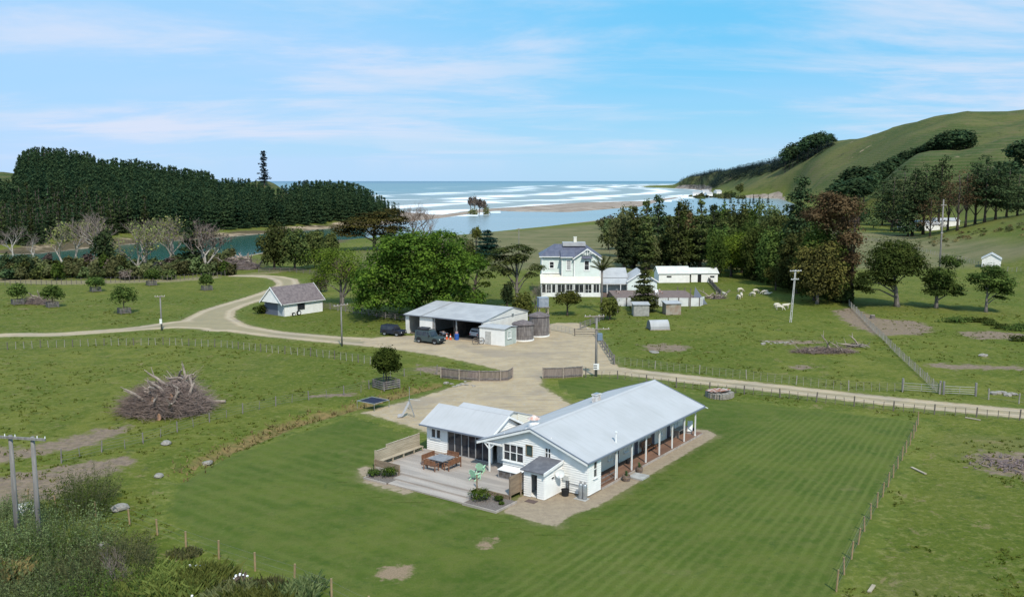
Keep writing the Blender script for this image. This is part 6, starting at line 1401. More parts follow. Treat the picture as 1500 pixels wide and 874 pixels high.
b = (38.2,183.5,1.0); m_ = MB(); m_.add([(-1.3,0,-.6),(1.6,-.4,-.9),(-.9,.1,2.6),(-1.3,.1,-.6),(1.6,-.3,-.9),(-.9,.2,2.6)],[(0,1,2),(5,4,3),(0,3,4,1),(1,4,5,2),(2,5,3,0)]); o = m_.build('shade_sail', M['gutter'], None, loc=b); tag(o, 'dark triangular panel propped up at the right end of the terrace wall', 'shade sail')
# terrace garden ornaments
for i, (px, py, c, lb) in enumerate([(962,431,'trim','white garden chair on the brick terrace right of the fir'),(968,430,'palered','red and white garden chair on the brick terrace'),(905,430,'palered','red garden chair on the terrace under the wing verandah')]):
    g_ = G(px, py, 1.5); g_ = (g_[0], min(max(g_[1],184),194), 1.5); e = empty('garden_chair', g_, i, lb, 'chair'); m_ = MB(); m_.box(-.3,.3,-.3,.3,.4,.45); m_.build('seat', M[c], e); m_ = MB(); m_.box(-.3,.3,.28,.32,.45,1.0); m_.build('backrest', M[c], e)
    for x in (-.26,.26):
        for y in (-.26,.26): m_ = MB(); m_.box(x-.03,x+.03,y-.03,y+.03,0,.4); m_.build('leg', M[c], e)
# ---------------------------------------------------------------- white outbuildings
def gable_hut(name, loc, rz, L_, D_, he, hr, wm, rm, label, cat='shed', ridge='x', door=None, win=(), lap=True, oh=.25, group=None):
    e = empty(name, loc, rz, label, cat, group); m_ = MB()
    if ridge == 'x':
        tp = lambda s: he + min(s, D_-s)*(hr-he)/(D_/2) - .08
        ops = [(*w_,) for w_ in win]
        f_ = lambda *a, **k: lapwall(m_, *a, **k)
        f_((0,0),(1,0),(0,-1),0,L_,0,he-.05,ops); f_((L_,D_),(-1,0),(0,1),0,L_,0,he-.05); f_((0,D_),(0,-1),(-1,0),0,D_,0,tp,breaks=(D_/2,)); f_((L_,0),(0,1),(1,0),0,D_,0,tp,breaks=(D_/2,))
    m_.build('wall', wm, e)
    m_ = MB(); k_ = (hr-he)/(D_/2); gable_roof(m_, -oh, L_+oh, -oh, D_+oh, he-oh*k_, hr, .08); m_.build('roof', rm, e)
    m_ = MB()
    for x in (-oh-.06, L_+oh+.01):
        for y0, y1, z0, z1 in ((-oh,D_/2,he-oh*k_,hr),(D_/2,D_+oh,hr,he-oh*k_)):
            m_.add([(x,y0,z0-.18),(x+.05,y0,z0-.18),(x+.05,y1,z1-.18),(x,y1,z1-.18),(x,y0,z0+.02),(x+.05,y0,z0+.02),(x+.05,y1,z1+.02),(x,y1,z1+.02)],[(0,3,2,1),(4,5,6,7),(0,1,5,4),(1,2,6,5),(2,3,7,6),(3,0,4,7)])
    m_.build('barge_board', M['trim'], e)
    for w_ in win: window(e, (0,0), (1,0), (0,-1), *w_, 1, 1, .06, sill=False)
    if door: m_ = MB(); m_.box(door[0],door[1],-.06,-.035,.0,door[2]); m_.build('door', door[3], e)
    return e
M['whiteroof'] = mk('cream_white_roof', (.66,.655,.60), (.58,.575,.53), .7, .5, .35, wave=('X', .15))
gable_hut('outbuilding', (36.3,223.0,-.1), R(2), 7.6, 6.2, 2.55, 4.0, M['white'], M['whiteroof'], 'white outbuilding with a cream gable roof, the larger left one of the joined pair', win=[(1.9,3.1,1.45,1.9)])
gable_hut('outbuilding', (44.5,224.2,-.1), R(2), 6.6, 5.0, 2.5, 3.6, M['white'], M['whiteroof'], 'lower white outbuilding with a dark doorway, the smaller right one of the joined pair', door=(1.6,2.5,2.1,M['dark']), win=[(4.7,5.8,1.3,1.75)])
for i, (px, pyb, pyt, w_, lm, lb) in enumerate([(939.5,463,445,3.0,'conc_pole','grey flat roofed hut with double doors below the terrace, the left one'),(986.5,461,443,3.0,'concrete','grey flat roofed hut with a rust stained front below the terrace, the right one')]):
    b, h = stand(px, pyb, pyt); b = (b[0], b[1], 0); e = empty('garden_hut', b, (.0,.12)[i], lb, 'hut', 'grey huts below the terrace')
    m_ = MB(); m_.box(-1.45,1.45,0,2.6,0,2.15); m_.build('wall', mk('hut_board', (.36,.355,.33), (.27,.265,.25), 2, .9) if i == 0 else mk('hut_rusty_board', (.34,.31,.26), (.27,.19,.14), .8, .9), e)
    m_ = MB(); slab(m_,-1.6,1.6,-.2,2.2,2.75,2.42,.07); m_.build('roof', M['shedroof'], e)
    for x in ((-.7,.7) if i == 0 else (0,)): m_ = MB(); m_.box(x-.6,x+.6,-.04,-.003,.05,2.0); m_.build('door', bpy.data.materials['hut_board'] if i == 0 else bpy.data.materials['hut_rusty_board'], e)
b, _ = stand(967, 484); e = empty('animal_shelter', (b[0]-1.6,b[1]+.2,0), R(8), 'small curved corrugated iron animal shelter on the paddock grass', 'shelter')
pts = [(-.1+1.25-1.25*math.cos(t*math.pi/10), .25+1.35*math.sin(t*math.pi/10)) for t in range(11)]
m_ = MB(); q = pts+[(p[0]*.97+.03, p[1]-.06) for p in pts[::-1]]; m_.prism(q, 0, 3.3, 0, 'x'); m_.box(0,3.3,-.15,-.09,.1,.6); m_.build('roof', M['shedroof'], e)
m_ = MB(); m_.prism([(p[0],p[1]-.02) for p in pts]+[(2.4,.1),(-.1,.1)], .0, .06, 0, 'x'); m_.prism([(p[0],p[1]-.02) for p in pts]+[(2.4,.1),(-.1,.1)], 3.2, 3.26, 0, 'x'); m_.build('end_panel', M['gutter'], e)
for y in (-.2,2.4): m_ = MB(); m_.box(-.1,3.4,y,y+.1,0,.14); m_.build('skid', M['palewood'], e)
b = GT(1461, 391); gable_hut('hillside_hut', (b[0]+.9,b[1],b[2]-.1), R(62), 5.2, 4.8, 2.5, 3.9, M['white'], M['shedroof'], 'small white hut with a grey gable roof alone at the foot of the right slope', cat='hut', win=[(1.5,2.6,.6,1.6)])
for i, (px, Y, L_, D_, lb) in enumerate([(1328,455,9,7,'white farm building behind the pine belt, the leftmost'),(1345,470,8,6,'low white farm building behind the pine belt, second from the left'),(1358,450,9,6,'white farm building behind the pine belt, third from the left'),(1384,470,12,7,'white farm building behind the rust coloured pines'),(1143,470,7,6,'white farm building glimpsed over the hedge'),(1158,480,6,5,'second white farm building glimpsed over the hedge')]):
    b = on(px, Y); gable_hut('farm_building', (b[0]-L_/2,Y,b[2]), R(-6+4*i), L_, D_, 3.0, 4.4, M['white'], M['shedroof'], lb, win=[(2,3.2,1.2,2.2)])
for i, (px, Y) in enumerate([(1016,1480),(1030,1500),(1036,1460),(1050,1500)]):
    b = on(px, Y); gable_hut('beach_cottage', (b[0]-5,Y,max(b[2],1.0)+3*(i%2)), R(10*i), 11, 8, 4, 6.5, M['white'], M['shedroof'], 'tiny white cottage among the trees at the foot of the headland', group='cottages at the foot of the headland')
# ---------------------------------------------------------------- fences
_meshes = {}
def shared(key, fn):
    if key not in _meshes:
        o = fn(); _meshes[key] = o.data; bpy.data.objects.remove(o)
    return _meshes[key]
def post_mesh(w, h, mat, rnd_=False):
    def f():
        m_ = MB(); (m_.tube([(0,0,-.2),(0,0,h)], w/2, 7) if rnd_ else m_.box(-w/2,w/2,-w/2,w/2,-.2,h)); return m_.build('post', M[mat])
    return shared(('post', w, h, mat, rnd_), f)
def fence(name, pts, label, spacing=3.0, h=1.15, w=.13, mat='mpost', wires=4, battens=0, bmat='batten', bh=1.05, rails=0, rmat='oldwood', wire_r=.012, world=False, rnd_=True, jit=.06, bw=.05, strainers=True, cat='fence'):
    P3 = [p if world else GT(*p) for p in pts]; e = empty(name, P3[0], 0, label, cat); o0 = Vector(P3[0])
    segs = [(Vector(a), Vector(b)) for a, b in zip(P3, P3[1:])]; tot = sum((b-a).length for a, b in segs)
    def at(d):
        for a, b in segs:
            l = (b-a).length
            if d <= l+1e-6: p = a.lerp(b, d/l); return Vector((p.x, p.y, hz(p.x, p.y)))
            d -= l
        p = segs[-1][1]; return Vector((p.x, p.y, hz(p.x, p.y)))
    n = min(99, max(1, round(tot/spacing))); pos = [at(tot*i/n) for i in range(n+1)]
    for i, p in enumerate(pos):
        o = obj('post', post_mesh(w, h, mat, rnd_), e, p-o0); o.rotation_euler = (rnd.uniform(-jit,jit), rnd.uniform(-jit,jit), rnd.random()*3)
        o.scale = (1, 1, rnd.uniform(.9, 1.08)*(1.15 if strainers and i in (0, n) else 1))
    if battens:
        nb = n*battens; lst = []
        for i in range(n):
            for k in range(battens): lst.append(at(tot*(i+(k+1)/(battens+1))/n))
        for p in lst[:99]: o = obj('batten', post_mesh(bw, bh, bmat), e, p-o0); o.rotation_euler = (rnd.uniform(-.08,.08), rnd.uniform(-.08,.08), 0)
        if len(lst) > 99:
            m_ = MB()
            for p in lst[99:]: q = p-o0; m_.box(q.x-bw/2,q.x+bw/2,q.y-bw/2,q.y+bw/2,q.z-.1,q.z+bh)
            tag(m_.build('battens', M[bmat], e), kind='stuff')
    if wires:
        m_ = MB()
        for k in range(wires):
            z = h*(.2+.72*k/max(wires-1,1)); m_.tube([p-o0+Vector((0,0,z)) for p in pos], wire_r, 3, cap=False)
        m_.build('wire', M['wire'], e)
    for k in range(rails):
        z = h*(.3+.6*k/max(rails-1,1)); m_ = MB()
        for a, b in zip(pos, pos[1:]): m_.bar(a-o0+Vector((0,.05,z)), b-o0+Vector((0,.05,z)), .04, .12)
        m_.build('rail', M[rmat], e)
    return e
fence('wire_fence', [(1345,622),(1339,640),(1306,704),(1270,770),(1225,866)], 'wire fence with pale new posts along the right edge of the mown lawn', 2.75, 1.25, .12, 'tan_post', 4, wire_r=.01)
fence('wire_fence', [(858,553),(905,555),(1000,569),(1150,583),(1300,601),(1500,616),(1560,621)], 'dark posted wire fence along the near side of the gravel road', 4.2, 1.2, .15, 'mpost', 5, battens=3, bmat='mpost', bh=.95, wire_r=.01)
fence('batten_fence', [(898,533),(1000,545),(1100,556),(1240,572),(1322,574)], 'thin silver batten fence along the far side of the gravel road', 6, 1.2, .13, 'batten', 5, battens=6, bh=1.05, wire_r=.01, bw=.035)
fence('batten_fence', [(1376,577),(1345,548),(1305,510),(1275,480),(1244,448)], 'pale batten fence running up the paddock to the end of the big hedge', 3.4, 1.2, .15, 'batten', 4, battens=4, bh=1.1, wire_r=.012)
fence('batten_fence', [(-40,516),(0,513),(60,509),(150,506),(240,505),(330,509),(400,517),(470,523),(520,530),(560,536)], 'pale batten fence across the left paddock below the farm track', 4.5, 1.2, .14, 'mpost', 4, battens=3, bh=1.1, wire_r=.01, bw=.07)
fence('wire_fence', [(90,678),(128,664),(176,660),(250,636),(300,620),(370,602),(440,587),(530,575),(575,552),(640,548)], 'weathered wire fence between the brush pile and the ditch', 4.2, 1.1, .12, 'oldwood', 4, wire_r=.01, battens=1, bmat='oldwood', bh=.9)
fence('wire_fence', [(-20,735),(35,736),(88,752),(158,758),(206,772),(257,795),(309,814),(361,832),(421,850),(475,872),(540,905)], 'wire fence of rusty brown posts in the bottom left corner', 3.6, 1.25, .14, 'tan_post', 3, wire_r=.005)
fence('post_fence', [(-60,419),(0,418),(80,417),(160,414),(250,411),(330,405)], 'dark close posted fence along the riverside thicket at the left', 2.2, 1.4, .16, 'mpost', 3, battens=1, bmat='mpost', bh=1.2, wire_r=.012, bw=.1)
fence('rail_fence', [(473,452),(520,459),(560,466),(594,470)], 'dark post and rail fence from the garage into the shade of the huge tree', 2.4, 1.2, .14, 'oldwood', 0, rails=3, rnd_=False)
fence('rail_fence', [(379,399),(420,398),(450,401),(485,405),(500,411)], 'dark rail fence behind the bend of the farm track', 3, 1.2, .14, 'mpost', 0, rails=3, rmat='mpost', rnd_=False)
fence('rail_fence', [(842,492),(873,492),(873,492.5)], 'low metal gate like rail fence between the yard and the villa lawn', 3, 1.2, .12, 'mpost', 0, rails=3, rmat='mpost', rnd_=False)
fence('rail_fence', [(873,492),(885,512),(900,534)], 'old rail fence along the right edge of the gravel yard', 2.6, 1.25, .14, 'oldwood', 3, rails=2, rnd_=False)
fence('rail_fence', [(850,483),(872,474),(893,464),(905,458)], 'old grey rail fence climbing from the yard towards the terrace', 2.4, 1.25, .14, 'oldwood', 0, rails=3, rnd_=False)
fence('rail_fence', [(1036,411),(1044,420),(1056,434)], 'dark plank fence running down from the white outbuilding', 1.6, 1.3, .14, 'mpost', 0, rails=5, rmat='mpost', rnd_=False)
fence('wire_fence', [(893,371),(940,372),(1000,372)], 'wire fence in the meadow behind the two storey villa', 5, 1.3, .16, 'mpost', 3, wire_r=.015)
fence('wire_fence', [(1255,354),(1300,353),(1340,349)], 'wire fence in front of the pine belt', 5, 1.3, .18, 'mpost', 3, wire_r=.015)
fence('wire_fence', [(1270,352),(1300,356),(1350,368),(1400,380),(1440,392),(1500,398),(1560,404)], 'wire fence along the foot of the right slope past the small hut', 4.5, 1.3, .16, 'batten', 3, wire_r=.015, battens=1)
fence('wire_fence', [(1448,585),(1480,590),(1540,596)], 'short wire fence right of the paddock gates', 4, 1.2, .16, 'batten', 3, wire_r=.012)
# paling fences at the driveway mouth
def paling(pts, label, h, mat, n_off=0):
    P3 = [Vector(G(*p)) for p in pts]; e = empty('paling_fence', P3[0], 0, label, 'fence'); o0 = P3[0]; m_ = MB(); g = random.Random(len(pts))
    for a, b in zip(P3, P3[1:]):
        d = (b-a); L_ = d.length; d.normalize(); k = 0
        while k < L_: p = a+d*k-o0; q = a+d*min(k+.13,L_)-o0; m_.add([(p.x,p.y,0),(q.x,q.y,0),(q.x,q.y,h*g.uniform(.93,1)),(p.x,p.y,h*g.uniform(.93,1)),(p.x,p.y+.03,0),(q.x,q.y+.03,0),(q.x,q.y+.03,h*.95),(p.x,p.y+.03,h*.95)],[(0,1,2,3),(7,6,5,4),(0,4,5,1),(3,2,6,7),(0,3,7,4),(1,5,6,2)]); k += .15
    m_.build('palings', M[mat], e)
    for z in (.3, h*.95):
        m_ = MB()
        for a, b in zip(P3, P3[1:]): m_.bar(a-o0+Vector((0,-.04,z)), b-o0+Vector((0,-.04,z)), .05, .11)
        m_.build('rail', M['oldwood'], e)
    tot = sum((b-a).length for a, b in zip(P3, P3[1:])); n = max(2, round(tot/2.4))
    for i in range(n+1):
        d = tot*i/n
        for a, b in zip(P3, P3[1:]):
            l = (b-a).length
            if d <= l+1e-4: p = a.lerp(b, min(1, d/l))-o0; break
            d -= l
        m_ = MB(); m_.box(p.x-.07,p.x+.07,p.y-.17,p.y-.05,0,h*1.05); m_.build('post', M['palewood'], e)
M['paling'] = mk('paling_wood', (.24,.19,.17), (.165,.13,.12), 2, .95, stretch=(3, 3, .3))
paling([(646,553),(672,556),(700,558),(728,558),(744,557),(751,553)], 'dark weathered paling fence curving along the left side of the driveway mouth', 1.35, 'paling')
paling([(795,554),(825,553.5),(853,551.5)], 'brown paling fence on the right side of the driveway mouth', 1.4, 'paling')
# gates
for i, (a, b) in enumerate([((1322,573),(1377,577)),((1382,578),(1429,580))]):
    p, q = Vector(G(*a)), Vector(G(*b)); d = q-p; L_ = d.length; e = empty('farm_gate', p, math.atan2(d.y, d.x), ('left','right')[i]+' one of the two pale metal pipe gates beside the gravel road', 'gate')
    m_ = MB(); 
    for z in (.25,.5,.75,1.05): m_.tube([(0.1,0,z),(L_-.1,0,z)], .025, 6)
    for x in (.1,L_/2,L_-.1): m_.tube([(x,0,.25),(x,0,1.05)], .025, 6)
    m_.build('frame', M['greymetal'], e)
    for x in (0, L_): m_ = MB(); m_.tube([(x,0,-.2),(x,0,1.6)], .13, 9); m_.build('gate_post', M['pole'], e)
p, q = Vector(G(806,483)), Vector(G(840,490)); d = q-p; e = empty('farm_gate', p, math.atan2(d.y, d.x), 'silver mesh gate between the gravel yard and the villa lawn', 'gate'); L_ = d.length; m_ = MB()
for z in (.2,.4,.6,.8,1.05): m_.tube([(0,0,z),(L_,0,z)], .02, 5)
for k in range(7): m_.tube([(L_*k/6,0,.2),(L_*k/6,0,1.05)], .02, 5)
m_.build('frame', M['metal'], e)
# ---------------------------------------------------------------- power poles
def upole(px, pyb, pyt, label, arms, mat='pole', lean=0.0, r=.16, extra=None, square=False, Y=None):
    b, h = stand(px, pyb, pyt, Y); e = empty('power_pole', b, 0, label, 'power pole'); m_ = MB()
    if square: 
        for s in (-1,1): m_.bar((s*.15-.0,0,-.2),(lean*h+s*.07,0,h),.05,.12)
        for k in range(7): f = (k+.5)/7; m_.box(lean*h*f-.15,lean*h*f+.15,-.05,.05,h*f-.08,h*f+.08)
    else: m_.tube([(0,0,-.2),(lean*h*.5,0,h*.5),(lean*h,0,h)], [r*1.15,r,r*.75], 10)
    m_.build('pole', M[mat], e, smooth=not square)
    for (f, w_, az, off) in arms:
        c = Vector((lean*h*f+off*math.cos(az), off*math.sin(az), h*f)); d = Vector((math.cos(az), math.sin(az), 0))*w_/2; m_ = MB(); m_.bar(c-d+Vector((0,-.16,0)), c+d+Vector((0,-.16,0)), .1, .13); a = m_.build('crossarm', M['palewood'] if mat != 'conc_pole' else M['conc_pole'], e)
        for k in (-.9,-.45,.45,.9): q = c+d*k+Vector((0,-.16,.06)); m2 = MB(); m2.tube([q,q+Vector((0,0,.14))],[.035,.025],7); m2.build('insulator', M['trim'], a)
    if extra: extra(e, h)
    return e
def transformer(e, h):
    m_ = MB(); m_.box(.12,.75,-.3,.3,h*.60,h*.60+.85); m_.build('transformer', mk('transformer_blue', (.16,.22,.30), None, rough=.5), e)
    m_ = MB(); m_.box(-.36,.36,-.32,-.25,.95,1.72); pl = m_.build('warning_plate', M['trim'], e)
    m_ = MB(); m_.box(-.34,.10,-.336,-.322,1.14,1.26); m_.box(-.34,.10,-.336,-.322,1.42,1.54); m_.build('plate_marking', M['dark'], pl)
upole(873, 551, 462, 'grey power pole with a blue transformer and white plate at the road corner', [(.99,2.6,.1,-.3),(.78,3.0,.12,.2)], extra=transformer)
upole(501, 507, 445, 'slim grey power pole beside the farm track right of the garage', [(.97,2.9,.9,0)], r=.12)
def plate2(e, h): m_ = MB(); m_.box(-.2,.2,-.3,-.2,1.2,2.0); m_.build('warning_plate', M['trim'], e)
upole(237, 484, 433, 'grey power pole with a small white plate at the fork of the farm track', [(.98,1.6,.3,0)], r=.13, extra=plate2)
upole(1158, 472, 395, 'pale slightly leaning concrete power pole in the sheep paddock', [(.98,2.4,.3,0),(.82,1.6,.3,0)], mat='conc_pole', lean=.055, square=True)
upole(1375, 415, 292, 'tall wooden pole rising behind the middle paddock tree', [(.93,2.0,.5,0),(.60,.8,.5,0)], r=.2)
upole(882, 452, 385, 'thin wooden pole just behind the palm', [], r=.12)
upole(760, 0, 334, 'small distant power pole in the meadow before the lagoon', [(.97,1.6,.2,0)], r=.14, Y=305)
hp = empty('double_power_pole', G(45,802), 0, 'tall double wooden power pole joined by a crossarm in the bottom left corner', 'power pole')
o0 = Vector(G(45,802)); tops = []
for (xb, yb, xt, yt) in ((27,803,12,640),(59,806,43,644)):
    b = Vector(G(xb, yb)); hh = 8.0; t_ = Vector((b.x-.0, b.y, hh)); tops.append(t_); m_ = MB(); m_.tube([b-o0+Vector((0,0,-.3)), (b+t_)/2-o0, t_-o0],[.19,.16,.13],12); m_.build('pole', M['pole'], hp, smooth=True)
dd = (tops[1]-tops[0]).normalized(); m_ = MB(); m_.bar(tops[0]-dd*1.6-o0+Vector((0,-.2,-.1)), tops[1]+dd*1.1-o0+Vector((0,-.2,-.1)), .12, .16); ca = m_.build('crossarm', M['pole'], hp)
for k in (-1.4,-.3,.5,2.2,2.8): q = tops[0]+dd*k-o0+Vector((0,-.2,-.02)); m_ = MB(); m_.tube([q,q+Vector((0,0,.15))],[.035,.03],7); m_.build('insulator', M['trim'], ca)
# ---------------------------------------------------------------- brush piles, logs, stones
def brush(name, c, rx, ry, h, n, seed, label, mats=('purple_twig','pale_wood_limb'), rt=.014, cat='brush pile', logs=8, big=.1, up=.9):
    g = random.Random(seed); e = empty(name, c, 0, label, cat)
    def surf(): a = g.random()*6.283; q = math.sqrt(g.random()); return a, q
    m_ = MB()
    for i in range(n):
        a, q = surf(); x, y = math.cos(a)*rx*q, math.sin(a)*ry*q; z = h*(1-q*q)**.6*g.uniform(.25,1.0); L_ = g.uniform(.8,2.4)*min(1, h/2+.3)
        a2_ = a+g.gauss(0,1)+1.5*(-1 if g.random() < .5 else 1); d = Vector((math.cos(a2_), math.sin(a2_), g.uniform(-.35,.45)*up)).normalized(); p = Vector((x,y,z)); mid = p+d*L_*.5+Vector((g.uniform(-.2,.2),g.uniform(-.2,.2),g.uniform(-.05,.25))); en = p+d*L_
        mid.z = max(mid.z,.02); en.z = max(en.z,.02); m_.tube([p, mid, en], [rt*1.6, rt*1.2, rt*.5], 3, cap=False)
    m_.build('branches', M['purple_twig'], e)
    m_ = MB(); k = 0
    V = []; F_ = []; nn, mm = 26, 9     # dark tangled core
    for j in range(mm+1):
        f = j/mm
        for i in range(nn): a = i*6.283/nn; w_ = 1+.16*math.sin(a*3+seed)+.1*g.uniform(-1,1); V.append((math.cos(a)*rx*.84*w_*(1-f)**.55, math.sin(a)*ry*.84*w_*(1-f)**.55, h*.74*f*g.uniform(.85,1.1)))
    for j in range(mm):
        for i in range(nn): F_.append((j*nn+i, j*nn+(i+1)%nn, (j+1)*nn+(i+1)%nn, (j+1)*nn+i))
    m_.add(V, F_); m_.build('tangle', M['tangle'], e)
    for i in range(logs):
        a, q = surf(); x, y = math.cos(a)*rx*q*.8, math.sin(a)*ry*q*.8; z = h*(1-q*q)**.6*.85; L_ = g.uniform(1.0,2.6); d = Vector((g.uniform(-1,1),g.uniform(-1,.2),g.uniform(-.1,.9))).normalized(); p = Vector((x,y,z)); m_ = MB()
        m_.tube([p, p+d*L_*.5+Vector((0,0,.12)), p+d*L_], [big*g.uniform(.8,1.5), big, big*.55], 7)
        for _ in range(2): f = g.uniform(.4,.8); d2 = (d+Vector((g.uniform(-1,1),g.uniform(-1,1),g.uniform(0,1)))).normalized(); m_.tube([p+d*L_*f, p+d*L_*f+d2*L_*.5], [big*.5, big*.2], 5)
        m_.build('limb', M['pale_wood_limb'], e)
    return e
M['purple_twig'] = mk('grey_purple_twig', (.26,.195,.165), (.17,.125,.11), 1.5, .95)
M['tangle'] = mk('dark_twig_tangle', (.15,.12,.115), (.06,.05,.05), 5, 1, .9)
M['pale_wood_limb'] = mk('pale_broken_limb', (.38,.31,.26), (.24,.195,.17), 2, .95)
bp = brush('brush_pile', G(245, 602), 4.7, 3.6, 3.3, 4600, 3, 'large heap of felled branches and stumps in the left paddock', logs=26, big=.15)
for i, (x, y, z, r_) in enumerate([(.5,-3.3,.35,.42),(1.1,-1.3,2.1,.36),(-.6,-1.9,1.9,.3)]):
    m_ = MB(); m_.tube([(x,y-.5,z),(x+.1,y+.6,z+.1)],[r_,r_*.9],12); s_o = m_.build('stump', M['bark'], bp); m_ = MB(); m_.tube([(x-.01,y-.53,z),(x,y-.505,z)],r_*.97,12); m_.build('cut_face', mk('cut_wood', (.50,.30,.19), (.42,.23,.15), 3, .9) if i == 0 else bpy.data.materials['cut_wood'], s_o)
brush('root_tangle', (G(268,588)[0], G(268,588)[1], 1.2), 1.6, 1.4, 2.0, 260, 5, 'upturned root plate spiking out of the top of the branch heap', logs=14, big=.13, up=2)
log = MB(); log.tube([(0,0,.2),(2.2,-.2,.24)],[.2,.15],8); tag(log.build('log', M['palewood'], None, loc=G(303,590)), 'pale log sticking out of the right side of the branch heap', 'log')
brush('branch_row', G(1207, 516), 4.6, 1.0, .75, 900, 13, 'long low row of reddish dead branches in the sheep paddock', logs=8, big=.08)
brush('brush_pile', G(52, 446), 4.0, 2.2, 1.7, 500, 15, 'small grey brush pile between the caged trees in the far left paddock', logs=6, big=.12)
brush('driftwood_heap', GT(352, 393), 7.5, 6, 3.6, 900, 17, 'large grey heap of dead branches at the riverbank beyond the paddock', logs=26, big=.22)
brush('rubble_heap', G(1049,437), 2.3, 1.2, .7, 130, 19, 'heap of broken wood and rubble beside the dark plank fence', logs=10, big=.12)
brush('rubble_heap', G(1250,508), 1.4, .9, .6, 60, 21, 'small pale heap of stones and sticks above the row of branches', logs=5, big=.12)
# old stone ring with rusty iron
e = empty('ruined_tank', G(1053, 581), .3, 'round ruined stone tank with corroded red and white iron sheets on top', 'ruin')
for k in range(26):
    a = k*6.283/26; m_ = MB(); s = rnd.uniform(.22,.34); r_ = 1.3+rnd.uniform(-.1,.2)
    for zz_ in range(3): m_.box(math.cos(a)*r_-s, math.cos(a)*r_+s, math.sin(a)*r_-s, math.sin(a)*r_+s, zz_*.28+.003*k, zz_*.28+.27+.003*k+rnd.uniform(-.05,.05))
    m_.build('stone_stack', M['rock'], e)
for k in range(9): m_ = MB(); a = k*.7; m_.bar((math.cos(a)*.9-.7,math.sin(a)*.7,0.9+.04*k),(math.cos(a)*.9+.7,math.sin(a)*.7+.3,1.0+.03*k),.75,.02); m_.build('iron_sheet', M['palered'], e)
m_ = MB(); m_.tube([(0,0,.6),(0,0,.86)],1.2,16); m_.build('cover', M['mpost'], e); e.scale = (.92,.92,.72)
def rock(px, py, s, label, seed=1, mat='rock', cat='rock', flat=.5):
    g = random.Random(seed); bm = bmesh.new(); bmesh.ops.create_icosphere(bm, subdivisions=2, radius=1)
    for v in bm.verts: k = 1+g.uniform(-.16,.16); v.co = Vector((v.co.x*s*1.3*k, v.co.y*s*k, v.co.z*s*flat*k+s*flat*.4))
    me = bpy.data.meshes.new('rock'); bm.to_mesh(me); bm.free(); me.materials.append(M[mat]); o = obj('rock', me, None, GT(px, py)); o.rotation_euler = (0,0,g.random()*3); return tag(o, label, cat)
rock(175, 746, .6, 'long pale boulder in the grass beside the rusty posts', 2); rock(244, 650, .5, 'small pale boulder in the grass below the branch heap', 3); rock(232, 698, .4, 'small flat stone in the grass left of the ditch', 4)
rock(304, 679, .42, 'light grey stone at the near end of the ditch', 5); rock(150, 800, .4, 'brownish boulder at the edge of the bottom left bushes', 6); rock(694, 552, .7, 'large brown boulder at the foot of the paling fence', 7, 'palewood', flat=.9)
for k in range(9): rock(655+k*5+rnd.uniform(-2,2), 562+rnd.uniform(-3,5), rnd.uniform(.15,.3), 'pale stone in the loose row below the paling fence', 20+k)['group'] = 'loose stones below the paling fence'
rock(958, 516, .7, 'pale flat stone in the grass beyond the road', 31, flat=.2); rock(1118, 504, .4, 'dark stone at the left end of the stony line in the sheep paddock', 32); rock(1440, 521, .6, 'pale stone in the right paddock', 33, flat=.4)
for k in range(14): rock(1120+k*3.1, 502+rnd.uniform(-2,2), rnd.uniform(.12,.25), 'small stone in the stony line left of the dead branches', 40+k)['group'] = 'stony line left of the dead branches'
for k in range(5): rock(1455+k*7, 576+rnd.uniform(-1,3), .45, 'grey boulder beside the right hand paddock gate', 60+k)['group'] = 'grey boulders beside the right hand gate'
e = empty('water_trough', G(40, 750), 0, 'round white concrete water trough behind the double power pole', 'trough'); m_ = MB(); m_._lathe((0,0,0),[(.01,.02),(.8,.0),(.8,.55),(.7,.55),(.68,.3),(.01,.3)],22,0); m_.build('basin', M['trim'], e)
e = empty('tree_stump', G(1278, 466), 0, 'small pale topped stump in the bare patch beyond the paddock fence', 'stump'); m_ = MB(); m_.tube([(0,0,-.1),(0,0,.6)],[.5,.42],12); m_.build('trunk', M['mpost'], e); m_ = MB(); m_.tube([(0,0,.601),(0,0,.63)],.41,12); m_.build('cut_face', M['palewood'], e)
for (a, b, lb) in (((1335,685),(1356,695),'thin plank lying in the grass beyond the lawn fence'),((1414,612),(1436,616),'pale board lying below the roadside fence'),((1273,868),(1280,858),'short pale plank lying at the bottom of the right paddock')):
    p, q = Vector(G(*a)), Vector(G(*b)); m_ = MB(); m_.bar((0,0,.08), q-p+Vector((0,0,.08)), .22, .08); tag(m_.build('plank', M['timber'], None, loc=p), lb, 'plank')
# ash heap
m_ = MB(); g = random.Random(4)
for k in range(150): x, y = g.gauss(0,1.8), g.gauss(0,1.1); a = g.random()*3.1; d = Vector((math.cos(a), math.sin(a), g.uniform(-.1,.3)))*g.uniform(.2,.8); m_.tube([(x,y,.1),(x+d.x,y+d.y,.12+abs(d.z))], g.uniform(.02,.06), 4)
tag(m_.build('burnt_wood', mk('charred_wood', (.10,.08,.085), (.20,.15,.14), 2, .95), None, loc=G(1484,682)), 'burnt branches and ash in the right paddock', 'bonfire', None, 'stuff')
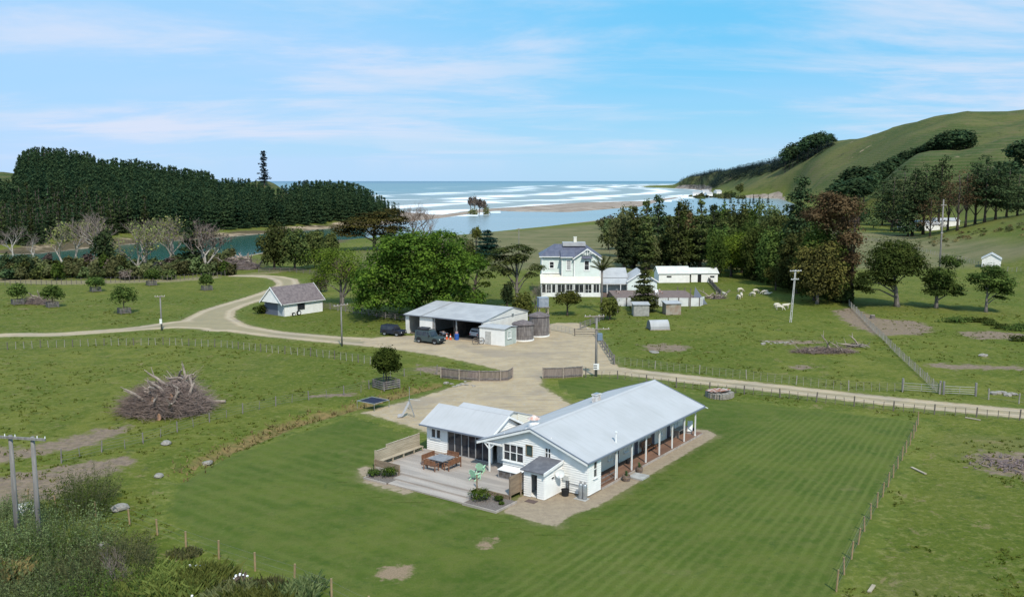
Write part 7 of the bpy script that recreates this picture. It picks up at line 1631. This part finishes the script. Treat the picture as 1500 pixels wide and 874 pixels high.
# ---------------------------------------------------------------- caged paddock trees
def caged(px, pyb, pyt, wpx, label, lm='oak', n=1400, leaf=.3, cage=1.2, seed=1, hc=1.1, group='caged young trees in the far left paddock'):
    b, h = stand(px, pyb, pyt); r = wpx*mpx(b[1])/2
    tree('paddock_tree', b, h*.5, .1+h*.01, dome_blobs(r, r, h*.26, h, 9, seed), n, leaf, seed, lm, 'bark', label, 'tree', group, limb=5, nclump=14, clump=.28)
    e = empty('tree_guard', b, .75, 'timber guard around the trunk of the '+label.split(' young')[0]+' young tree', 'tree guard', 'timber guards around the paddock trees')
    for sx in (-1,1):
        for sy in (-1,1): m_ = MB(); m_.box(sx*cage-.06,sx*cage+.06,sy*cage-.06,sy*cage+.06,0,hc); m_.build('post', M['oldwood'], e)
    for k in range(4): m_ = MB(); z = hc*(.22+.24*k); [m_.bar((-cage,s*(cage+.075),z),(cage,s*(cage+.075),z),.03,.13) for s in (-1,1)]; [m_.bar((s*(cage+.075),-cage,z),(s*(cage+.075),cage,z),.03,.13) for s in (-1,1)]; m_.build('rail', M['oldwood'], e)
for i, (px, pyb, pyt, w_, nm) in enumerate([(182,459,422,32,'largest'),(77,450,420,26,'second largest'),(26,446,418,20,'leftmost'),(140,427,407,22,'flat topped'),(222,418,396,20,'farthest'),(303,425,403,16,'rightmost')]):
    caged(px, pyb, pyt, w_*1.12, nm+' young tree in a timber guard in the far left paddock', 'oak', 2000, .34, .9, 700+i)
caged(566, 568, 514, 42, 'dense round dark green young tree in a timber guard near the driveway', 'mid', 6500, .24, 1.15, 711, 1.1, None)
# ---------------------------------------------------------------- sheep
M['wool'] = mk('sheep_wool', (.58,.53,.43), (.48,.43,.35), 6, 1, .4)
def ell(bm_, c, r, rz=0):
    r_ = bmesh.ops.create_icosphere(bm_, subdivisions=2, radius=1); 
    for v in r_['verts']: v.co = Vector((v.co.x*r[0]+c[0], v.co.y*r[1]+c[1], v.co.z*r[2]+c[2]))
def sheep_mesh(graze, lying):
    me = bpy.data.meshes.new('s'); P_ = [(-.5,0,.62),(-.2,0,.66),(.2,0,.66),(.45,0,.66),(.62,0,.50 if graze else .82),(.80,0,.20 if graze else .90),(.95,0,.10 if graze else .84)]
    Rr = [.20,.27,.27,.22,.13,.09,.05]; E_ = [(i,i+1) for i in range(6)]
    dz = -.33 if lying else 0
    P_ = [(x,y,max(z+dz,.1)) for x,y,z in P_]
    if not lying:
        for x, k in ((-.45,0),(.4,3)):
            for s in (-1,1): a = len(P_); P_ += [(x,s*.15,.45),(x+(.03 if k else -.05),s*.15,.25),(x,s*.15,.02)]; Rr += [.09,.05,.045]; E_ += [(k,a),(a,a+1),(a+1,a+2)]
    a = len(P_); P_ += [(-.72,0,.5+dz)]; Rr += [.05]; E_ += [(0,a)]
    me.from_pydata(P_, E_, []); o = bpy.data.objects.new('s', me); col.objects.link(o); md = o.modifiers.new('k', 'SKIN'); md2 = o.modifiers.new('b', 'SUBSURF'); md2.levels = 1
    for i, v in enumerate(me.skin_vertices[0].data): v.radius = (Rr[i], Rr[i]); v.use_root = (i == 1)
    dg = bpy.context.evaluated_depsgraph_get(); m2 = bpy.data.meshes.new_from_object(o.evaluated_get(dg)); bpy.data.objects.remove(o); m2.name = 'sheep'
    bm_ = bmesh.new(); bm_.from_mesh(m2)
    hx, hzz = (.95,.12) if graze else (.95,.86); 
    for s in (-1,1): ell(bm_, (hx-.17, s*.11, hzz+(.10 if not graze else .14)+dz*(not graze)), (.03,.07,.025))
    bm_.to_mesh(m2); bm_.free(); m2.materials.clear(); m2.materials.append(M['wool']); m2.polygons.foreach_set('use_smooth', [True]*len(m2.polygons)); return m2
SM = [sheep_mesh(True, False), sheep_mesh(False, False), sheep_mesh(False, True)]
for i, (X, Y, k, az) in enumerate([(390,410,0,.3),(365,500,0,1.7),(402,480,1,1.4),(545,465,0,2.2),(590,425,0,.2),(700,440,0,3.0),(735,448,2,-.3),(862,612,0,.2),(895,640,0,-.4),(965,622,1,.1),(186,470,1,1.9)]):
    lb = ['grazing sheep at the back of the left group of three','grazing sheep at the front left of the left group of three','standing sheep at the front right of the left group of three','grazing sheep alone in the middle of the flock, the nearer one','grazing sheep alone in the middle of the flock, the farther one','grazing sheep in front of the hedge shade','sheep lying right behind the one in front of the hedge shade','leftmost grazing sheep of the trio left of the leaning pole','lowest grazing sheep of the trio left of the leaning pole','sheep standing closest to the leaning concrete pole','sheep standing at the lower end of the dark plank fence'][i]
    b = GT(1040+X/8.743, 380+Y/8.743+1); o = obj('sheep', SM[k], None, b); o.rotation_euler = (0,0,az); o.scale = (1.15,)*3; tag(o, lb, 'sheep', 'sheep grazing in the paddock')
# ---------------------------------------------------------------- foreground bushes, reeds, flowers (bottom left)
def shoots(name, px, py, rx, h, n, seed, lm, label, leaf=.16, per=26, spread=.5, cat='shrub', group=None, stem='stem'):
    g = random.Random(seed); rng = np.random.default_rng(seed); b = G(px, py); e = empty(name, b, 0, label, cat, group); m_ = MB(); C, N, T_ = [], [], []
    for i in range(n):
        a = g.random()*6.283; q = math.sqrt(g.random())*rx; p = Vector((math.cos(a)*q, math.sin(a)*q, 0)); hh = h*g.uniform(.55,1.05)*(1-.45*(q/rx)**2); d = Vector((math.cos(a)*spread*q/rx+g.uniform(-.2,.2), math.sin(a)*spread*q/rx+g.uniform(-.2,.2), 1)); tip = p+d*hh; mid = p+d*hh*.5*Vector((.7,.7,1)).x+Vector((0,0,0)); m_.tube([p, mid, tip], [.02,.014,.005], 3, cap=False); c = g.random()
        for k in range(per): f = .15+.85*(k+g.random())/per; f = f**.8; x = (p.lerp(mid, f*2) if f < .5 else mid.lerp(tip, f*2-1)); r_ = .22*(1-f*.5); C.append((x.x+g.gauss(0,r_), x.y+g.gauss(0,r_), max(x.z+g.gauss(0,.1),.03))); N.append((g.gauss(0,1),g.gauss(0,1),g.uniform(0,1.3))); T_.append(c*.6+f*.25+g.random()*.15)
    m_.build('stems', M[stem], e); C = np.array(C); obj('crown', quads_mesh('crown', C, np.array(N), leaf*(.6+.8*rng.random(len(C))), np.array(T_), L[lm], .35, rng), e); return e
FG = [(20,800,3.0,3.4,'greyg'),(55,835,3.0,3.2,'mid'),(100,815,2.6,3.6,'greyg'),(150,860,2.6,3.0,'scrub'),(40,880,3.0,2.6,'greyg'),(110,760,2.2,3.8,'mid'),(135,735,1.6,3.2,'scrub'),(-30,840,3.5,3.6,'greyg'),(90,880,2.6,2.8,'greyg'),(180,820,1.8,2.2,'scrub'),(10,760,2.2,1.8,'greyg'),(215,855,1.6,1.5,'mid'),(130,900,3,2.4,'mid')]
for i, (px, py, r_, h, lm) in enumerate(FG):
    shoots('willow_shrub', px, py, r_, h, int(60*r_), 800+i, lm, ('feathery grey green shrub','fresh green upright shrub','greyish shrub behind the double power pole','mixed brown green shrub','grey green shrub at the very bottom','tallest green shrub right of the double power pole','sparse brownish shrub at the edge of the bare earth','grey green shrub cut by the left edge','soft grey green shrub near the bottom','low twiggy shrub at the right of the thicket','low grey green shrub beside the round trough','small green shrub next to the reeds','green shrub cut by the bottom edge')[i]+' in the bottom left thicket', .17, 30, group='shrubs of the bottom left thicket')
for i, (px, py) in enumerate([(172,870),(162,850)]): bare('dead_shrub', px, py, py-62+i*8, ('grey dead shrub with forked stems in the bottom left thicket','second smaller dead shrub in the bottom left thicket')[i], 840+i, 'barkgrey', 'twig', .7, levels=5, r=.02, cat='shrub')
def reeds(name, px, py, rx, h, n, seed, lm, label, w=.05, group=None):
    g = random.Random(seed); b = G(px, py); V = []; T_ = []
    for i in range(n):
        a = g.random()*6.283; q = math.sqrt(g.random())*rx; x, y = math.cos(a)*q, math.sin(a)*q*.8; hh = h*g.uniform(.5,1.1); bx, by = g.gauss(0,.35)*hh, g.gauss(0,.35)*hh; t = g.random()*3.14; wx, wy = math.cos(t)*w, math.sin(t)*w
        V += [(x-wx,y-wy,-.05),(x+wx,y+wy,-.05),(x+wx*.7+bx*.35,y+wy*.7+by*.35,hh*.65),(x+bx,y+by,hh)]; T_.append(g.random())
    V = np.array(V, np.float32); n = len(V)//4; me = bpy.data.meshes.new(name); me.vertices.add(4*n); me.vertices.foreach_set('co', V.ravel()); me.loops.add(4*n); me.loops.foreach_set('vertex_index', np.arange(4*n, dtype=np.int32)); me.polygons.add(n); me.polygons.foreach_set('loop_start', np.arange(0,4*n,4,dtype=np.int32)); me.update(calc_edges=True)
    at = me.attributes.new('tint','FLOAT','FACE'); at.data.foreach_set('value', np.array(T_, np.float32)); me.materials.append(L[lm]); return tag(obj(name, me, None, b), label, 'reeds', group)
for i, (px, py, r_, h, lm, n) in enumerate([(225,862,1.8,1.3,'reed',1500),(262,874,1.8,1.2,'reed',1500),(300,862,1.6,1.3,'reed',1500),(340,880,1.6,1.0,'scrub',1000),(385,872,1.5,.8,'scrub',1300),(430,880,1.3,1.0,'greyg',900),(245,868,.8,1.0,'hay',500),(5,862,1.0,1.6,'hay',700),(200,880,1.6,1.2,'reed',1200),(330,858,1.2,.9,'purple',600),(285,845,1.5,.8,'reed',900),(370,900,2,1.2,'reed',1500),(455,862,.9,.8,'greyg',500),(270,812,1.2,.35,'scrub',400)]):
    reeds('reed_clump', px, py, r_, h, n, 860+i, lm, ('yellow green','yellow green','yellow green','brown green','brown green','grey green','dry straw','dry straw','yellow green','brown','yellow green','yellow green','grey green','low green')[i]+' reed clump '+('left of the straw tuft','around the straw tuft','under the white flowers','at the foot of the brown weeds','right of the brown weeds','rightmost along the bottom edge','in the middle of the yellow green reeds','at the far left bottom corner','nearest the dead shrubs','beside the last white flowers','directly below the white flowers','cut by the bottom edge','by the last rusty posts','behind the white flowers')[i], group='reed clumps along the bottom left edge')
m_ = MB(); g = random.Random(8)
for (cx_, cy_, n, sx, sy) in ((283,830,30,16,6),(350,842,9,8,4),(160,852,2,2,1),(281,872,1,1,1)):
    for k in range(n):
        p = G(cx_+g.gauss(0,sx*.6), cy_+g.gauss(0,sy*.6), .8); r_ = g.uniform(.05,.10); m_.tube([p,(p[0]+.01,p[1]-.01,p[2]+.05)], [r_,r_*.8], 7)
tag(m_.build('white_flowers', M['trim']), 'scatter of white flower heads above the yellow green reeds', 'flowers', None, 'stuff')
# dry rushes along the ditch
bl_ = []
for i in range(len(DITCH)-1):
    a, b = DITCH[i], DITCH[i+1]; n = int(math.hypot(b[0]-a[0], b[1]-a[1])*5)
    for k in range(n): f = rnd.random(); s = rnd.gauss(0, .9); dx, dy = b[0]-a[0], b[1]-a[1]; l = math.hypot(dx,dy); x, y = a[0]+dx*f-dy/l*(s+.7), a[1]+dy*f+dx/l*(s+.7); bl_.append((x, y, hz(x,y)))
V = []; T_ = []
for x, y, z in bl_:
    for k in range(3): hh = rnd.uniform(.12,.38); t = rnd.random()*3.14; w_ = .06; bx, by = rnd.gauss(0,.15), rnd.gauss(0,.15); V += [(x-math.cos(t)*w_,y-math.sin(t)*w_,z),(x+math.cos(t)*w_,y+math.sin(t)*w_,z),(x+bx+.02,y+by,z+hh),(x+bx-.02,y+by,z+hh)]; T_.append(rnd.random())
V = np.array(V, np.float32); n = len(V)//4; me = bpy.data.meshes.new('ditch_rushes'); me.vertices.add(4*n); me.vertices.foreach_set('co', V.ravel()); me.loops.add(4*n); me.loops.foreach_set('vertex_index', np.arange(4*n, dtype=np.int32)); me.polygons.add(n); me.polygons.foreach_set('loop_start', np.arange(0,4*n,4,dtype=np.int32)); me.update(calc_edges=True)
at = me.attributes.new('tint','FLOAT','FACE'); at.data.foreach_set('value', np.array(T_, np.float32)); me.materials.append(L['hay']); tag(obj('ditch_rushes', me), 'dry brown rushes along the ditch beside the lawn', 'rushes', None, 'stuff')
# garden shrubs by the deck
for i, (px, py, r_, h, lm, lb) in enumerate([(548,696,.55,.55,'mid','low green shrub at the left end of the deck planter'),(569,697,.65,.75,'bright','bright green shrub in the left deck planter beside the steps'),(703,731,.85,.8,'bright','bright green shrub at the foot of the deck steps in the right planter'),(730,733,.35,.4,'mid','small green shrub in the right planter under the entry screen'),(735,738,.2,.2,'mid','tiny plant at the tip of the right planter')]):
    b = G(px, py, .12); leafy('garden_shrub', b, [(0,0,h*.5,r_,r_,h*.5)], int(1400*r_+200), .10, 900+i, L[lm], lb, 'shrub', nclump=30)
broad('garage_shrub', 383, 459, 447, 20, 'mid', 'low green bush at the left corner of the garage', 600, .25, 911, trunkf=.02, cat='bush')
# rushes and low scrub on the right slope
for i in range(60):
    f = rnd.random(); px = 1330+170*f+rnd.gauss(0,12); py = 362-30*f+rnd.gauss(0,4); b = GT(px, py); r_ = rnd.uniform(.5,1.3)
    o = leafy('slope_rush', b, [(0,0,r_*.5,r_,r_,r_*.6)], 70, .35, 930+i % 6, L[rnd.choice(['cyp','hay','scrub'])], 'dark rush tuft on the slope above the small white hut', 'rush', 'rush tufts on the slope above the small white hut'); o['kind'] = 'stuff'
for i, (px, py, r_) in enumerate([(1395,472,2.2),(1410,470,2.6),(1425,471,2.0),(1441,472,1.5),(1452,476,1.3),(1470,481,1.6),(1488,484,2.0),(1498,480,2.0),(1492,499,1.4)]):
    b = GT(px, py); leafy('nettle_patch', b, [(0,0,.3,r_,r_*.7,.5)], 500, .28, 990+i, L['oak'], 'low dark green nettle patch in the right paddock behind the pink bare ground', 'weeds', 'dark nettle patches in the right paddock')['kind'] = 'stuff'

# grass tufts standing in the paddocks near the camera
rg = np.random.default_rng(77); n = 15000; Yt = 42+rg.random(n)**1.3*150; pt_ = rg.uniform(-60, 1560, n); Xt = (pt_-CX)/F*Yt*1.008
keep = (sdf_poly(Xt, Yt, LAWN) < -.4) & (sdf_poly(Xt, Yt, YARD) < -.3) & (sdf_poly(Xt, Yt, APRON) < -.3) & (dist_line(Xt, Yt, ROAD_R, [2.9]*7) < 0) & (dist_line(Xt, Yt, ROAD_L, [4]*6) < 0) & (dist_line(Xt, Yt, ROAD_L2, [4]*11) < 0) & (dist_line(Xt, Yt, ROAD_L3, [3,4.2,2.4,2.2,2.2,2.2]) < 0) & (fbm(Xt/7, Yt/7, 3, 41) > -.03)
Xt, Yt = Xt[keep], Yt[keep]; Zt = np.array([hz(float(a), float(b)) for a, b in zip(Xt, Yt)]); m = len(Xt); K = 5
Cx = np.repeat(np.stack([Xt, Yt, Zt], 1), K, 0) + rg.normal(size=(m*K, 3))*[.13,.13,0]; hh_ = np.repeat(.05+.14*rg.random(m)**2, K)*(.6+.8*rg.random(m*K)); aa = rg.random(m*K)*3.14; ww_ = .05+.05*rg.random(m*K)
dx_ = np.stack([np.cos(aa)*ww_, np.sin(aa)*ww_, np.zeros(m*K)], 1); tp = np.stack([rg.normal(size=m*K)*.10, rg.normal(size=m*K)*.10, hh_], 1)
V = np.stack([Cx-dx_, Cx+dx_, Cx+tp+dx_*.4, Cx+tp-dx_*.4], 1).reshape(-1, 3).astype(np.float32); n = m*K; me = bpy.data.meshes.new('grass_tufts'); me.vertices.add(4*n); me.vertices.foreach_set('co', V.ravel()); me.loops.add(4*n); me.loops.foreach_set('vertex_index', np.arange(4*n, dtype=np.int32)); me.polygons.add(n); me.polygons.foreach_set('loop_start', np.arange(0,4*n,4,dtype=np.int32)); me.update(calc_edges=True)
at = me.attributes.new('tint','FLOAT','FACE'); at.data.foreach_set('value', np.repeat(rg.random(m), K).astype(np.float32)); me.materials.append(leafmat('leaf_grass_tuft', (.085,.120,.015), (.185,.190,.045), .45)); tag(obj('grass_tufts', me), 'rough grass tufts scattered over the paddocks', 'grass', None, 'stuff')
# ---------------------------------------------------------------- sky, sun, render settings
SUN_EL, SUN_AZ = 50.0, 163.0     # azimuth clockwise from +Y
sv = Vector((math.sin(R(SUN_AZ))*math.cos(R(SUN_EL)), math.cos(R(SUN_AZ))*math.cos(R(SUN_EL)), math.sin(R(SUN_EL))))
sl = bpy.data.lights.new('sun', 'SUN'); so = bpy.data.objects.new('sun', sl); col.objects.link(so)
sl.energy = 4.2; sl.angle = R(2.5); sl.color = (1, .935, .82); so.location = (0, 0, 300)
so.rotation_euler = (-sv).to_track_quat('-Z', 'Y').to_euler()
w = bpy.data.worlds.new('World'); sc.world = w; w.use_nodes = True; t = w.node_tree; t.nodes.clear()
class WT: pass
T = WT(); T.t = t
T.n = lambda typ, **kw: NT.n(T, typ, **kw); T.l = lambda a, b: t.links.new(a, b)
sky = t.nodes.new('ShaderNodeTexSky'); sky.sky_type = 'NISHITA'; sky.sun_disc = False
sky.sun_elevation = R(SUN_EL); sky.sun_rotation = R(SUN_AZ); sky.air_density = 1.0; sky.dust_density = .6; sky.ozone_density = 1.5; sky.altitude = 10
tc = t.nodes.new('ShaderNodeTexCoord'); sep = t.nodes.new('ShaderNodeSeparateXYZ'); T.l(tc.outputs['Generated'], sep.inputs[0])
zz = mth(T, 'MAXIMUM', sep.outputs[2], .02)
cmb = t.nodes.new('ShaderNodeCombineXYZ'); T.l(mth(T, 'DIVIDE', sep.outputs[0], mth(T, 'ADD', zz, .12)), cmb.inputs[0]); T.l(mth(T, 'DIVIDE', sep.outputs[1], mth(T, 'ADD', zz, .12)), cmb.inputs[1])
mp = t.nodes.new('ShaderNodeMapping'); T.l(cmb.outputs[0], mp.inputs[0]); mp.inputs['Scale'].default_value = (1, 1.9, 1); mp.inputs['Rotation'].default_value = (0, 0, R(8)); mp.inputs['Location'].default_value = (2.7, 1.3, 0)
cl = noise(T, mp.outputs[0], .62, 7, .62, .35); cl2 = noise(T, mp.outputs[0], .33, 3, .5)
cf = mth(T, 'MULTIPLY', ramp(T, cl, .41, .64), ramp(T, cl2, .35, .6, .35, 1.0))
cf = mth(T, 'MULTIPLY', cf, ramp(T, sep.outputs[2], .0, .05))
skc = mix(T, 1.0, sky.outputs[0], (.80, 1.0, 1.12), 'MULTIPLY')
hg = mix(T, ramp(T, sep.outputs[2], -.02, .16), (5.6, 9.4, 12.6), (1.9, 8.0, 12.9)); skc = mix(T, .78, skc, hg)
vf_ = mth(T, 'ADD', ramp(T, cl2, .35, .75, .0, .4), ramp(T, sep.outputs[0], .25, -.5, 0, .5)); vail = mix(T, vf_, skc, (6.5, 8.7, 12.4))
cc = mix(T, mth(T, 'MULTIPLY', cf, .70), vail, (9.4, 9.8, 11.4))
bg = t.nodes.new('ShaderNodeBackground'); T.l(cc, bg.inputs[0]); bg.inputs[1].default_value = .083
wo = t.nodes.new('ShaderNodeOutputWorld'); T.l(bg.outputs[0], wo.inputs[0])
sc.view_settings.view_transform = 'Standard'; sc.view_settings.look = 'None'; sc.view_settings.exposure = 0.0; sc.view_settings.gamma = 1.0
sc.cycles.max_bounces = 5; sc.cycles.diffuse_bounces = 2; sc.cycles.glossy_bounces = 2; sc.cycles.transparent_max_bounces = 6
sc.cycles.use_denoising = True; sc.cycles.caustics_reflective = False; sc.cycles.caustics_refractive = False
import sys as _s
for _o in bpy.data.objects:
    if _o.parent is None and _o.get('label') and not 4 <= len(_o['label'].split()) <= 16: print('LONG', _o.name, len(_o['label'].split()), _o['label'])
